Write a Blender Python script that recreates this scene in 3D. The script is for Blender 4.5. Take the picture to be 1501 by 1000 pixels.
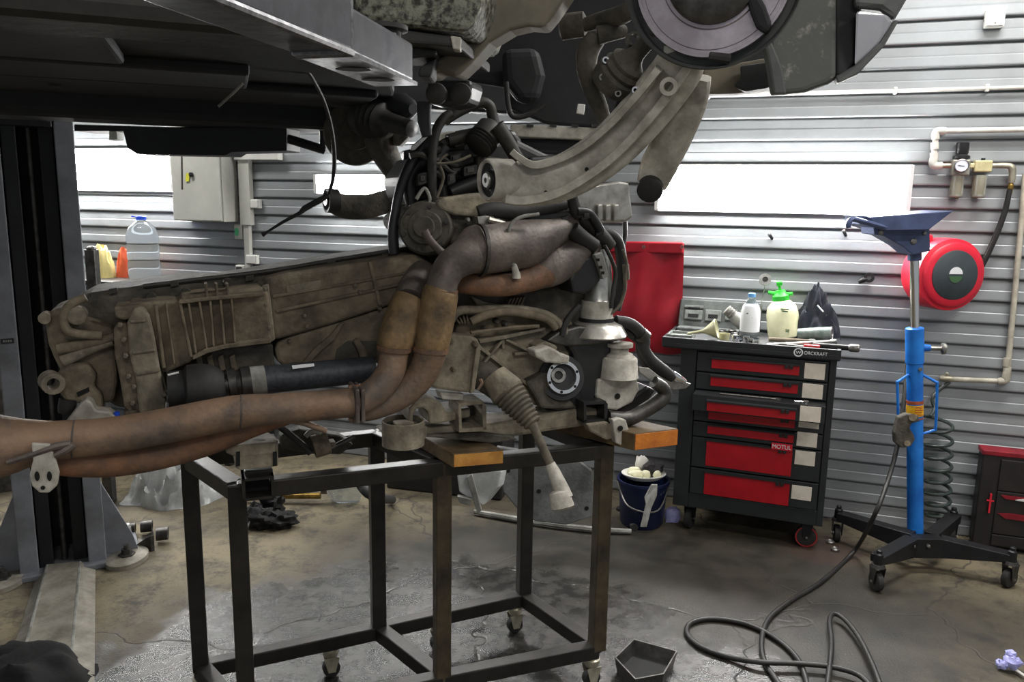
import bpy, bmesh, math, random
from mathutils import Vector, Matrix, noise

for _o in list(bpy.data.objects):
    bpy.data.objects.remove(_o)
SC = bpy.context.scene
COL = SC.collection
R = math.radians
V = Vector

# ------------------------------------------------------------------ camera
FPX, CAMH, PITCH, ROLL = 1150.0, 1.6, R(10), R(1.0)
FW = V((0, math.cos(PITCH), -math.sin(PITCH)))
_u0 = V((0, math.sin(PITCH), math.cos(PITCH)))
_r0 = V((1, 0, 0))
RT = _r0 * math.cos(ROLL) + _u0 * math.sin(ROLL)
UP = _u0 * math.cos(ROLL) - _r0 * math.sin(ROLL)
CAM = V((0, 0, CAMH))
cd = bpy.data.cameras.new('camera')
cam = bpy.data.objects.new('camera', cd)
COL.objects.link(cam)
cam.matrix_world = Matrix(((RT.x, UP.x, -FW.x, CAM.x), (RT.y, UP.y, -FW.y, CAM.y), (RT.z, UP.z, -FW.z, CAM.z), (0, 0, 0, 1)))
cd.sensor_fit = 'HORIZONTAL'
cd.sensor_width = 36
cd.lens = 36 * FPX / 1501
cd.clip_start = 0.02
SC.camera = cam

# ------------------------------------------------------------------ world, lights, exposure
SC.view_settings.view_transform = 'Standard'
SC.view_settings.look = 'None'
SC.view_settings.gamma = 1
SC.view_settings.use_curve_mapping = False
SC.view_settings.exposure = 0.0
W = bpy.data.worlds.new('world')
SC.world = W
W.use_nodes = True
W.node_tree.nodes['Background'].inputs[0].default_value = (0.80, 0.84, 0.88, 1)
W.node_tree.nodes['Background'].inputs[1].default_value = 0.42


def area(name, loc, size, power, col=(1, 1, 1), target=None):
    l = bpy.data.lights.new(name, 'AREA')
    l.shape = 'RECTANGLE'
    l.size, l.size_y = size
    l.energy = power
    l.color = col
    o = bpy.data.objects.new(name, l)
    COL.objects.link(o)
    o.location = loc
    d = V(target) - V(loc) if target else V((0, 0, -1))
    o.rotation_euler = d.to_track_quat('-Z', 'Y').to_euler()
    return o


LAMP_E = 88.0      # radiance of the wall tube lights
area('ceiling_tube_light', (1.9, 2.9, 3.45), (1.5, 0.25), 78, (1, 0.98, 0.95))
area('ceiling_tube_light', (2.6, 1.0, 3.45), (1.5, 0.25), 60, (1, 0.96, 0.9))
area('ceiling_tube_light', (-2.9, 4.2, 3.45), (1.5, 0.25), 60, (1, 0.98, 0.95))
area('ceiling_tube_light', (-2.6, 0.2, 3.45), (1.5, 0.25), 40, (1, 0.96, 0.9))
area('ceiling_tube_light', (0.6, -1.2, 3.45), (1.5, 0.25), 60, (1, 0.96, 0.9))

# ------------------------------------------------------------------ pixel -> world helpers (frame 1501 x 1000)


def ray(x, y):
    return FW + RT * ((x - 750.5) / FPX) + UP * ((500 - y) / FPX)


def PY(x, y, Y):
    d = ray(x, y)
    return CAM + d * (Y / d.y)


def FL(x, y, z=0.0):
    d = ray(x, y)
    return CAM + d * ((z - CAM.z) / d.z)


def onplane(x, y, q, n):
    d = ray(x, y)
    return CAM + d * ((q - CAM).dot(n) / d.dot(n))


def px(p):          # metres per pixel at a point
    return (p - CAM).dot(FW) / FPX


ENG_O = V((-0.2, 2.215, 0))
ENG_A = V((math.cos(R(23)), math.sin(R(23)), 0))
ENG_N = V((-math.sin(R(23)), math.cos(R(23)), 0))


def EN(x, y, off=0.0):
    return onplane(x, y, ENG_O + ENG_N * off, ENG_N)


WA = R(18.7)
W0 = V((1.856, 3.854, 0))
WD = V((math.cos(WA), -math.sin(WA), 0))
WN = V((-math.sin(WA), -math.cos(WA), 0))


def WL(x, y, off=0.0):
    return onplane(x, y, W0 + WN * off, WN)


CA = R(21)
CX = V((math.cos(CA), -math.sin(CA), 0))
CN = V((math.sin(CA), math.cos(CA), 0))
CQ = V((0.873, 3.70, 0))
Z3 = V((0, 0, 1))


def CT(a, d, z):     # cart space: a along front, d back, z up
    return CQ + CX * a + CN * d + Z3 * z


def lin(c):
    c = c / 255
    return c / 12.92 if c <= 0.04045 else ((c + 0.055) / 1.055) ** 2.4


def rgb(r, g, b):
    return (lin(r), lin(g), lin(b), 1)


# ------------------------------------------------------------------ materials
MATS = {}


def mat(name, c1, c2=None, rough=0.6, metal=0.0, scale=8, bump=0.0, bscale=60, r2=None, trans=0.0, ior=1.45, emit=None, alpha=1.0, lo=0.35, hi=0.65, coat=0.0, spec=None, var=0.0):
    m = bpy.data.materials.new(name)
    m.use_nodes = True
    nt = m.node_tree
    b = nt.nodes['Principled BSDF']
    b.inputs['Roughness'].default_value = rough
    b.inputs['Metallic'].default_value = metal
    b.inputs['Transmission Weight'].default_value = trans
    b.inputs['IOR'].default_value = ior
    b.inputs['Alpha'].default_value = alpha
    b.inputs['Coat Weight'].default_value = coat
    if spec is not None:
        b.inputs['Specular IOR Level'].default_value = spec
    b.inputs['Base Color'].default_value = c1
    if emit:
        b.inputs['Emission Color'].default_value = c1
        b.inputs['Emission Strength'].default_value = emit
    tc = nt.nodes.new('ShaderNodeTexCoord')
    if c2 or r2 is not None:
        n = nt.nodes.new('ShaderNodeTexNoise')
        n.inputs['Scale'].default_value = scale
        n.inputs['Detail'].default_value = 6
        n.inputs['Roughness'].default_value = 0.65
        nt.links.new(tc.outputs['Object'], n.inputs['Vector'])
        mr = nt.nodes.new('ShaderNodeMapRange')
        mr.inputs['From Min'].default_value = lo
        mr.inputs['From Max'].default_value = hi
        nt.links.new(n.outputs['Fac'], mr.inputs['Value'])
        if c2:
            mx = nt.nodes.new('ShaderNodeMix')
            mx.data_type = 'RGBA'
            mx.inputs[6].default_value = c1
            mx.inputs[7].default_value = c2
            nt.links.new(mr.outputs['Result'], mx.inputs[0])
            src = mx.outputs[2]
            if var:
                n3 = nt.nodes.new('ShaderNodeTexNoise')
                n3.inputs['Scale'].default_value = scale * 0.45
                n3.inputs['Detail'].default_value = 9
                n3.inputs['Roughness'].default_value = 0.72
                n3.inputs['Distortion'].default_value = 0.6
                nt.links.new(tc.outputs['Object'], n3.inputs['Vector'])
                r3 = nt.nodes.new('ShaderNodeMapRange')
                r3.inputs['From Min'].default_value = 0.32
                r3.inputs['From Max'].default_value = 0.68
                r3.inputs['To Min'].default_value = 1 - var
                r3.inputs['To Max'].default_value = 1 + var * 0.55
                nt.links.new(n3.outputs['Fac'], r3.inputs['Value'])
                hs_ = nt.nodes.new('ShaderNodeHueSaturation')
                nt.links.new(r3.outputs['Result'], hs_.inputs['Value'])
                nt.links.new(src, hs_.inputs['Color'])
                src = hs_.outputs['Color']
            nt.links.new(src, b.inputs['Base Color'])
        if r2 is not None:
            mm = nt.nodes.new('ShaderNodeMapRange')
            mm.inputs['To Min'].default_value = rough
            mm.inputs['To Max'].default_value = r2
            nt.links.new(mr.outputs['Result'], mm.inputs['Value'])
            nt.links.new(mm.outputs['Result'], b.inputs['Roughness'])
    if bump:
        n2 = nt.nodes.new('ShaderNodeTexNoise')
        n2.inputs['Scale'].default_value = bscale
        n2.inputs['Detail'].default_value = 4
        nt.links.new(tc.outputs['Object'], n2.inputs['Vector'])
        bp = nt.nodes.new('ShaderNodeBump')
        bp.inputs['Strength'].default_value = bump
        bp.inputs['Distance'].default_value = 0.01
        nt.links.new(n2.outputs['Fac'], bp.inputs['Height'])
        nt.links.new(bp.outputs['Normal'], b.inputs['Normal'])
    MATS[name] = m
    return m


mat('siding', rgb(152, 156, 159), rgb(134, 137, 139), 0.34, 0.25, 2.5, 0.03, 9, r2=0.46)
mat('wall_back', rgb(90, 92, 94))
mat('ceiling', rgb(150, 150, 148), rgb(130, 130, 128), 0.8)
mat('lift_grey', rgb(122, 125, 131), rgb(94, 96, 100), 0.5, 0.0, 6, 0.05)
mat('lift_black', rgb(26, 28, 32), rgb(16, 17, 19), 0.5, 0.2, 9)
mat('arm_grey', rgb(70, 72, 80), rgb(46, 46, 50), 0.38, 0.35, 9, 0.08, 40, r2=0.6)
mat('weld', rgb(150, 150, 152), rgb(90, 90, 92), 0.35, 0.8, 60)
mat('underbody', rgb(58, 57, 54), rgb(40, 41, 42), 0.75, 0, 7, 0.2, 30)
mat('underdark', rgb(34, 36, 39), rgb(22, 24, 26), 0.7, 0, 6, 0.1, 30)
mat('speckle', rgb(120, 120, 108), rgb(42, 42, 38), 0.8, 0, 70, 0.4, 90, lo=0.42, hi=0.6)
mat('railbeige', rgb(122, 114, 98), rgb(92, 88, 78), 0.75, 0, 5, 0.08, 40)
mat('cast_dusty', rgb(142, 133, 115), rgb(102, 96, 84), 0.82, 0, 14, 0.28, 70, var=0.5)
mat('cast_brown', rgb(130, 118, 99), rgb(90, 82, 70), 0.85, 0, 14, 0.3, 70, var=0.5)
mat('cast_dark', rgb(92, 87, 78), rgb(60, 57, 52), 0.8, 0, 14, 0.3, 70, var=0.5)
mat('arm_alu', rgb(198, 194, 184), rgb(150, 146, 136), 0.7, 0.1, 14, 0.16, 70, var=0.3)
mat('alu_bright', rgb(190, 190, 186), rgb(150, 150, 146), 0.32, 0.75, 25, 0.05, 60)
mat('silver_shield', rgb(205, 202, 196), rgb(150, 146, 138), 0.35, 0.7, 14, 0.15, 25)
mat('exhaust_tan', rgb(148, 121, 99), rgb(98, 88, 81), 0.6, 0.25, 6, 0.2, 90, lo=0.4, hi=0.62, var=0.4)
mat('exhaust_grey', rgb(122, 112, 105), rgb(82, 75, 71), 0.55, 0.35, 8, 0.2, 80, var=0.4)
mat('cat_yellow', rgb(146, 120, 84), rgb(88, 74, 57), 0.65, 0.2, 12, 0.25, 80, var=0.5)
mat('rust', rgb(146, 104, 76), rgb(88, 74, 64), 0.7, 0.1, 9, 0.25, 90, var=0.45)
mat('rubber', rgb(30, 30, 31), rgb(42, 41, 40), 0.65, 0, 20, 0.1, 60)
mat('plastic_black', rgb(26, 27, 29), rgb(38, 38, 39), 0.42, 0, 12, 0.06, 40)
mat('boot_dust', rgb(104, 98, 84), rgb(70, 66, 58), 0.85, 0, 18, 0.15, 60)
mat('shaft', rgb(66, 70, 76), rgb(48, 50, 54), 0.5, 0.2, 90, 0.1, 120)
mat('wire_dark', rgb(34, 34, 33), rgb(52, 50, 46), 0.55, 0, 30)
mat('hole_black', rgb(10, 10, 10), None, 0.8)
mat('chrome', rgb(225, 225, 225), None, 0.12, 1.0)
mat('steel', rgb(170, 168, 164), rgb(120, 118, 114), 0.35, 0.85, 30)
mat('steel_dark', rgb(92, 90, 88), rgb(60, 58, 56), 0.45, 0.7, 25)
mat('disc_metal', rgb(196, 188, 196), rgb(156, 148, 154), 0.38, 0.7, 9, 0.03, 80)
mat('stand_steel', rgb(52, 49, 46), rgb(38, 36, 34), 0.45, 0.4, 10, 0.06, 50, var=0.3)
mat('stand_rusty', rgb(88, 77, 60), rgb(46, 42, 38), 0.5, 0.4, 7, 0.1, 60, var=0.5)
mat('wood_end', rgb(200, 146, 70), rgb(160, 106, 48), 0.7, 0, 14, 0.2, 60)
mat('wood_old', rgb(112, 92, 60), rgb(70, 58, 42), 0.8, 0, 9, 0.2, 60)
mat('wood_orange', rgb(206, 124, 44), rgb(168, 92, 34), 0.7, 0, 22, 0.2, 60)
mat('cart_black', rgb(44, 47, 49), rgb(36, 38, 40), 0.42, 0.1, 8)
mat('cart_top', rgb(78, 79, 80), rgb(58, 60, 61), 0.55, 0, 12, 0.05)
mat('cart_red', rgb(186, 24, 36), rgb(160, 18, 30), 0.35, 0, 6)
mat('card', rgb(226, 216, 202), rgb(206, 198, 184), 0.6, 0, 20)
mat('white_print', rgb(222, 224, 226), None, 0.5)
mat('red_cloth', rgb(164, 30, 44), rgb(134, 22, 34), 0.4, 0, 5, 0.1, 12)
mat('jack_blue', rgb(34, 122, 210), rgb(20, 92, 178), 0.4, 0, 7)
mat('jack_black', rgb(34, 35, 38), rgb(24, 24, 26), 0.45, 0.2, 12)
mat('head_blue', rgb(84, 96, 132), rgb(66, 76, 106), 0.4, 0.3, 9)
mat('label_yellow', rgb(232, 180, 30), rgb(200, 140, 24), 0.5, 0, 40)
mat('label_orange', rgb(176, 84, 44), rgb(120, 60, 36), 0.5, 0, 40)
mat('reel_red', rgb(222, 40, 62), rgb(202, 30, 52), 0.4, 0, 5)
mat('reel_disc', rgb(62, 70, 74), rgb(50, 56, 60), 0.5, 0, 7)
mat('pipe_white', rgb(226, 224, 216), rgb(204, 200, 190), 0.45, 0, 14)
mat('pipe_dirty', rgb(196, 190, 174), rgb(160, 154, 140), 0.55, 0, 18)
mat('fitting', rgb(196, 190, 170), rgb(150, 144, 126), 0.35, 0.6, 30)
mat('reg_body', rgb(172, 170, 158), rgb(140, 138, 128), 0.4, 0.5, 20)
mat('reg_cream', rgb(214, 204, 158), rgb(190, 180, 136), 0.45, 0.1, 20)
mat('bowl', rgb(222, 220, 196), None, 0.12, 0, trans=0.55)
mat('gauge_face', rgb(222, 226, 236), None, 0.3)
mat('white_plastic', rgb(228, 228, 222), rgb(212, 212, 206), 0.45, 0, 9)
mat('elec_grey', rgb(206, 206, 198), rgb(192, 192, 184), 0.5, 0, 5)
mat('green_tag', rgb(90, 196, 140), None, 0.6)
mat('yellow_tag', rgb(224, 222, 70), None, 0.5)
mat('hose_black', rgb(28, 28, 29), rgb(44, 43, 41), 0.45, 0, 12, 0.03, 80)
mat('coil_green', rgb(56, 66, 62), rgb(40, 48, 46), 0.4, 0, 12)
mat('cabinet_dark', rgb(40, 36, 36), rgb(28, 26, 26), 0.5, 0, 9)
mat('cabinet_red', rgb(150, 26, 40), rgb(110, 20, 32), 0.45, 0, 7)
mat('bottle_clear', rgb(232, 242, 250), None, 0.05, 0, trans=0.96, ior=1.12)
mat('cap_blue', rgb(40, 84, 220), None, 0.4)
mat('cap_lightblue', rgb(110, 170, 226), None, 0.4)
mat('label_white', rgb(236, 238, 240), None, 0.5)
mat('spray_body', rgb(226, 226, 190), rgb(206, 204, 166), 0.4, 0, 9)
mat('spray_green', rgb(60, 204, 64), rgb(44, 176, 50), 0.4, 0, 9)
mat('print_green', rgb(60, 92, 60), None, 0.6)
mat('jacket', rgb(40, 44, 54), rgb(28, 30, 38), 0.85, 0, 12, 0.2, 30)
mat('grey_case', rgb(98, 102, 100), rgb(70, 74, 72), 0.6, 0, 18, 0.1)
mat('case_insert', rgb(128, 132, 128), rgb(92, 96, 92), 0.6, 0, 30)
mat('funnel', rgb(206, 204, 170), None, 0.3, 0, trans=0.35)
mat('can_metal', rgb(150, 156, 150), rgb(96, 116, 110), 0.35, 0.5, 30)
mat('tool_red', rgb(190, 40, 44), None, 0.4)
mat('paper', rgb(228, 226, 220), None, 0.7)
mat('bucket_blue', rgb(20, 30, 66), rgb(14, 22, 48), 0.4, 0, 6)
mat('foam_white', rgb(232, 230, 206), rgb(214, 210, 170), 0.6, 0, 16)
mat('rag_dark', rgb(38, 36, 38), rgb(60, 56, 58), 0.9, 0, 18, 0.3)
mat('black_cloth', rgb(18, 18, 19), rgb(28, 27, 27), 0.9, 0, 9, 0.2)
mat('bag_plastic', rgb(206, 208, 206), rgb(170, 172, 170), 0.22, 0, 9, 0.3, 18, alpha=0.72)
mat('undertray', rgb(92, 94, 92), rgb(54, 55, 54), 0.6, 0, 9, 0.2, var=0.4)
mat('light_grey_dirty', rgb(160, 160, 154), rgb(104, 102, 95), 0.6, 0, 9, 0.15, var=0.3)
mat('plate_floor', rgb(158, 153, 141), rgb(108, 103, 91), 0.6, 0.1, 7, 0.1, 30, var=0.4)
mat('fender_grey', rgb(176, 176, 184), rgb(164, 164, 172), 0.28, 0.2, 3, coat=0.5)
mat('liner_grey', rgb(92, 94, 94), rgb(74, 76, 76), 0.7, 0, 6, 0.1)
mat('liner_dirt', rgb(88, 90, 88), rgb(142, 140, 132), 0.8, 0, 16, 0.1, 40, lo=0.56, hi=0.66)
mat('brass', rgb(170, 140, 70), rgb(120, 96, 52), 0.35, 0.8, 30)
mat('tissue_blue', rgb(176, 176, 222), rgb(146, 148, 206), 0.8, 0, 20, 0.2)
mat('wheel_red', rgb(150, 36, 40), None, 0.5)
mat('yellow_box', rgb(222, 206, 140), rgb(200, 184, 120), 0.6)
mat('orange_cloth', rgb(214, 96, 60), None, 0.7)
mat('sticker', rgb(198, 36, 52), None, 0.4)
mat('lamp_diffuser', (1.0, 0.99, 0.97, 1), None, 0.4, emit=LAMP_E)
mat('lamp_housing', rgb(225, 225, 222), None, 0.4)


def floor_material():
    m = bpy.data.materials.new('floor_concrete')
    m.use_nodes = True
    nt = m.node_tree
    L = nt.links.new
    N = nt.nodes.new
    b = nt.nodes['Principled BSDF']
    geo = N('ShaderNodeNewGeometry')

    def noise_(s, d=5, r=0.6):
        n = N('ShaderNodeTexNoise')
        n.inputs['Scale'].default_value = s
        n.inputs['Detail'].default_value = d
        n.inputs['Roughness'].default_value = r
        L(geo.outputs['Position'], n.inputs['Vector'])
        return n.outputs['Fac']

    def rng(v, a, c, t0=0.0, t1=1.0):
        r = N('ShaderNodeMapRange')
        r.interpolation_type = 'SMOOTHSTEP'
        for i, x in zip(('From Min', 'From Max', 'To Min', 'To Max'), (a, c, t0, t1)):
            r.inputs[i].default_value = x
        L(v, r.inputs['Value'])
        return r.outputs['Result']

    def mth(op, a, c):
        n = N('ShaderNodeMath')
        n.operation = op
        for i, x in enumerate((a, c)):
            if isinstance(x, (int, float)):
                n.inputs[i].default_value = x
            else:
                L(x, n.inputs[i])
        return n.outputs[0]

    def blob(cx, cy, rx, ry, rot, edge, amp):
        mp = N('ShaderNodeMapping')
        mp.vector_type = 'TEXTURE'
        mp.inputs['Location'].default_value = (cx, cy, 0)
        mp.inputs['Rotation'].default_value = (0, 0, rot)
        mp.inputs['Scale'].default_value = (rx, ry, 1)
        L(geo.outputs['Position'], mp.inputs['Vector'])
        ln = N('ShaderNodeVectorMath')
        ln.operation = 'LENGTH'
        L(mp.outputs['Vector'], ln.inputs[0])
        d = mth('ADD', ln.outputs['Value'], mth('MULTIPLY', mth('SUBTRACT', noise_(3.2, 5), 0.5), amp))
        return rng(d, 1.0 + edge, 1.0 - edge)

    def mix(f, a, c):
        x = N('ShaderNodeMix')
        x.data_type = 'RGBA'
        L(f, x.inputs[0])
        for i, s in ((6, a), (7, c)):
            if isinstance(s, tuple):
                x.inputs[i].default_value = s
            else:
                L(s, x.inputs[i])
        return x.outputs[2]
    wet = mth('MAXIMUM', blob(-0.42, 2.34, 1.16, 0.92, R(24), 0.10, 0.9), blob(0.72, 2.35, 0.34, 0.30, 0.3, 0.12, 1.2))
    damp = mth('MAXIMUM', blob(0.50, 2.90, 1.45, 1.05, R(-8), 0.35, 1.1), blob(-0.35, 2.35, 1.35, 0.9, R(24), 0.25, 1.0))
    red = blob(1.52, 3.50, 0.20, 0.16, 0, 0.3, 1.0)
    base = mix(rng(noise_(1.6, 8), 0.35, 0.65), rgb(128, 117, 92), rgb(82, 75, 61))
    base = mix(rng(noise_(7, 9, 0.75), 0.44, 0.68), base, rgb(54, 50, 43))
    base = mix(rng(noise_(60, 4, 0.7), 0.58, 0.70), base, rgb(62, 58, 52))
    base = mix(mth('MULTIPLY', damp, 0.92), base, mix(rng(noise_(5, 7), 0.4, 0.62), rgb(42, 40, 35), rgb(20, 19, 18)))
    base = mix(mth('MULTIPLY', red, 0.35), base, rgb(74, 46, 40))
    # cracks
    wv = N('ShaderNodeTexVoronoi')
    wv.feature = 'DISTANCE_TO_EDGE'
    wv.inputs['Scale'].default_value = 0.9
    vm = N('ShaderNodeVectorMath')
    vm.operation = 'ADD'
    nz = N('ShaderNodeTexNoise')
    nz.inputs['Scale'].default_value = 5
    L(geo.outputs['Position'], nz.inputs['Vector'])
    sc_ = N('ShaderNodeVectorMath')
    sc_.operation = 'SCALE'
    sc_.inputs['Scale'].default_value = 0.22
    L(nz.outputs['Color'], sc_.inputs[0])
    L(geo.outputs['Position'], vm.inputs[0])
    L(sc_.outputs[0], vm.inputs[1])
    L(vm.outputs[0], wv.inputs['Vector'])
    crack = rng(wv.outputs['Distance'], 0.006, 0.0)
    base = mix(mth('MULTIPLY', crack, 0.75), base, rgb(46, 42, 38))
    base = mix(wet, base, mix(rng(noise_(14, 6), 0.4, 0.6), rgb(36, 36, 35), rgb(58, 57, 54)))
    L(base, b.inputs['Base Color'])
    ro = mth('SUBTRACT', 0.78, mth('MULTIPLY', damp, 0.22))
    rwet = rng(noise_(7, 6), 0.35, 0.7, 0.06, 0.2)
    mr = N('ShaderNodeMix')
    L(wet, mr.inputs[0])
    L(ro, mr.inputs[2])
    L(rwet, mr.inputs[3])
    L(mr.outputs[0], b.inputs['Roughness'])
    bp = N('ShaderNodeBump')
    bp.inputs['Distance'].default_value = 0.006
    bp.inputs['Strength'].default_value = 0.30
    h = mth('ADD', mth('MULTIPLY', noise_(130, 3, 0.7), 1.3), mth('ADD', mth('MULTIPLY', noise_(40, 3), 0.35), mth('MULTIPLY', noise_(9, 3), 0.3)))
    h = mth('SUBTRACT', h, mth('MULTIPLY', crack, 1.5))
    L(h, bp.inputs['Height'])
    L(bp.outputs['Normal'], b.inputs['Normal'])
    MATS['floor_concrete'] = m


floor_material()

# ------------------------------------------------------------------ mesh builder
WLOC = {}


def frame(d):
    d = d.normalized()
    a = V((0, 0, 1)) if abs(d.z) < 0.9 else V((1, 0, 0))
    u = a.cross(d).normalized()
    return u, d.cross(u).normalized()


def cat(pts, n):
    """Catmull-Rom through tuples of (Vector, r)."""
    if n < 2 or len(pts) < 3:
        return pts
    out = []
    P = [pts[0]] + list(pts) + [pts[-1]]
    for i in range(1, len(P) - 2):
        p0, p1, p2, p3 = P[i - 1], P[i], P[i + 1], P[i + 2]
        for k in range(n):
            t = k / n
            v = 0.5 * ((2 * p1[0]) + (p2[0] - p0[0]) * t + (2 * p0[0] - 5 * p1[0] + 4 * p2[0] - p3[0]) * t * t + (3 * p1[0] - p0[0] - 3 * p2[0] + p3[0]) * t ** 3)
            out.append((v, p1[1] + (p2[1] - p1[1]) * t))
    out.append(P[-2])
    return out


class G:
    def __init__(s):
        s.v = []
        s.f = []

    def add(s, vs, fs):
        o = len(s.v)
        s.v += [V(p) for p in vs]
        s.f += [tuple(i + o for i in f) for f in fs]
        return s

    def prism(s, pts, vec):
        n = len(pts)
        vs = list(pts) + [p + vec for p in pts]
        fs = [tuple(range(n)), tuple(range(2 * n - 1, n - 1, -1))] + [(i, (i + 1) % n, n + (i + 1) % n, n + i) for i in range(n)]
        return s.add(vs, fs)

    def box(s, c, hx, hy, hz):
        vs = [c + hx * a + hy * b + hz * d for d in (-1, 1) for b in (-1, 1) for a in (-1, 1)]
        return s.add(vs, [(0, 2, 3, 1), (4, 5, 7, 6), (0, 1, 5, 4), (2, 6, 7, 3), (0, 4, 6, 2), (1, 3, 7, 5)])

    def abox(s, x0, x1, y0, y1, z0, z1):
        return s.box(V(((x0 + x1) / 2, (y0 + y1) / 2, (z0 + z1) / 2)), V(((x1 - x0) / 2, 0, 0)), V((0, (y1 - y0) / 2, 0)), V((0, 0, (z1 - z0) / 2)))

    def beam(s, p, q, w, h, up=Z3):
        d = (q - p)
        x = d.normalized()
        y = up.cross(x).normalized()
        z = x.cross(y)
        return s.box((p + q) / 2, d / 2, y * w / 2, z * h / 2)

    def tube(s, pts, seg=12, n=6, cap=True):
        pts = cat(pts, n)
        ps = [p for p, r in pts]
        m = len(ps)
        u = None
        vs, fs = [], []
        for i in range(m):
            d = (ps[min(i + 1, m - 1)] - ps[max(i - 1, 0)])
            if d.length < 1e-9:
                d = V((0, 0, 1))
            d.normalize()
            if u is None:
                u, w = frame(d)
            else:
                u = (u - d * u.dot(d))
                u = u.normalized() if u.length > 1e-6 else frame(d)[0]
                w = d.cross(u)
            r = pts[i][1]
            for k in range(seg):
                a = 2 * math.pi * k / seg
                vs.append(ps[i] + u * (math.cos(a) * r) + w * (math.sin(a) * r))
        for i in range(m - 1):
            for k in range(seg):
                k2 = (k + 1) % seg
                fs.append((i * seg + k, i * seg + k2, (i + 1) * seg + k2, (i + 1) * seg + k))
        if cap:
            fs.append(tuple(range(seg - 1, -1, -1)))
            fs.append(tuple((m - 1) * seg + k for k in range(seg)))
        return s.add(vs, fs)

    def lathe(s, p, axis, prof, seg=24, closed=False, sq=None):
        ax = axis.normalized()
        u, w = frame(ax)
        if sq:
            u, w = u * sq[0], w * sq[1]
        vs, fs = [], []
        m = len(prof)
        for t, r in prof:
            for k in range(seg):
                a = 2 * math.pi * k / seg
                vs.append(p + ax * t + u * (math.cos(a) * r) + w * (math.sin(a) * r))
        rows = m if closed else m - 1
        for i in range(rows):
            j = (i + 1) % m
            for k in range(seg):
                k2 = (k + 1) % seg
                fs.append((i * seg + k, i * seg + k2, j * seg + k2, j * seg + k))
        if not closed:
            if prof[0][1] > 1e-5:
                fs.append(tuple(range(seg - 1, -1, -1)))
            if prof[-1][1] > 1e-5:
                fs.append(tuple((m - 1) * seg + k for k in range(seg)))
        return s.add(vs, fs)

    def ball(s, c, rx, ry=None, rz=None, seg=14, rings=8, jit=0, seed=0, freq=1.6):
        ry = ry or rx
        rz = rz or rx
        vs, fs = [], []
        for i in range(rings + 1):
            th = math.pi * i / rings
            for k in range(seg):
                a = 2 * math.pi * k / seg
                d = V((math.sin(th) * math.cos(a), math.sin(th) * math.sin(a), math.cos(th)))
                f = 1 + (jit * noise.noise(d * freq + V((seed * 7.3, seed * 1.7, 0))) if jit else 0)
                vs.append(c + V((d.x * rx * f, d.y * ry * f, d.z * rz * f)))
        for i in range(rings):
            for k in range(seg):
                k2 = (k + 1) % seg
                fs.append((i * seg + k, (i + 1) * seg + k, (i + 1) * seg + k2, i * seg + k2))
        return s.add(vs, fs)

    def cloth(s, c, ux, uy, h, n=26, seed=0, amp=0.35, freq=3.0, edge=1.6, th=0.0):
        """A crumpled sheet that lies on its base: height falls to the edge; closed underneath."""
        vs, fs = [], []
        N_ = n + 1
        for j in range(N_):
            for i in range(N_):
                a, b = 2 * i / n - 1, 2 * j / n - 1
                rr = max(0.0, 1 - (abs(a) ** 2.4 + abs(b) ** 2.4))
                q = V((a * freq + seed * 3.1, b * freq - seed * 1.3, seed))
                wob = 1 + 0.18 * noise.noise(V((a * 2 + seed, b * 2, 3)))
                rid = 1 - abs(noise.noise(q)) * 2
                z = h * (rr ** 0.6) * (1 - amp + amp * rid + 0.35 * amp * noise.noise(q * 2.3))
                k = 1 / (1 + 0.25 * (a * a * b * b))
                vs.append(c + ux * (a * wob * k) + uy * (b * wob * k) + Z3 * max(z, 0.002))
        o = len(vs)
        for j in range(N_):
            for i in range(N_):
                p = vs[j * N_ + i]
                vs.append(V((p.x, p.y, c.z)))
        for j in range(n):
            for i in range(n):
                a = j * N_ + i
                fs.append((a, a + 1, a + N_ + 1, a + N_))
                fs.append((o + a, o + a + N_, o + a + N_ + 1, o + a + 1))
        for i in range(n):
            for a, b in ((i, i + 1), (n * N_ + i + 1, n * N_ + i), ((i + 1) * N_, i * N_), (i * N_ + n, (i + 1) * N_ + n)):
                fs.append((b, a, o + a, o + b))
        return s.add(vs, fs)

    def build(s, name, material, parent=None, smooth=False, bevel=0.0, bseg=2, angle=None, sub=0):
        bm = bmesh.new()
        bv = [bm.verts.new(p) for p in s.v]
        for f in s.f:
            try:
                bm.faces.new([bv[i] for i in f])
            except ValueError:
                pass
        bmesh.ops.recalc_face_normals(bm, faces=bm.faces)
        lo = V((min(p.x for p in s.v), min(p.y for p in s.v), min(p.z for p in s.v)))
        hi = V((max(p.x for p in s.v), max(p.y for p in s.v), max(p.z for p in s.v)))
        c = (lo + hi) / 2
        if parent is None:
            c.z = lo.z
        bmesh.ops.translate(bm, verts=bm.verts, vec=-c)
        me = bpy.data.meshes.new(name)
        bm.to_mesh(me)
        bm.free()
        me.materials.append(MATS[material])
        if smooth:
            for p in me.polygons:
                p.use_smooth = True
            me.set_sharp_from_angle(angle=R(angle or 42))
        o = bpy.data.objects.new(name, me)
        COL.objects.link(o)
        put(o, c, parent)
        if bevel:
            md = o.modifiers.new('bevel', 'BEVEL')
            md.width = bevel
            md.segments = bseg
            md.limit_method = 'ANGLE'
            md.angle_limit = R(35)
        if sub:
            md = o.modifiers.new('sub', 'SUBSURF')
            md.levels = md.render_levels = sub
        return o


def put(o, wloc, parent=None):
    if parent is not None:
        o.parent = parent
        o.location = wloc - WLOC[parent.name]
    else:
        o.location = wloc
    WLOC[o.name] = V(wloc)


def tag(o, label, category=None, group=None, kind=None):
    o['label'] = label
    if category:
        o['category'] = category
    if group:
        o['group'] = group
    if kind:
        o['kind'] = kind
    return o


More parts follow.
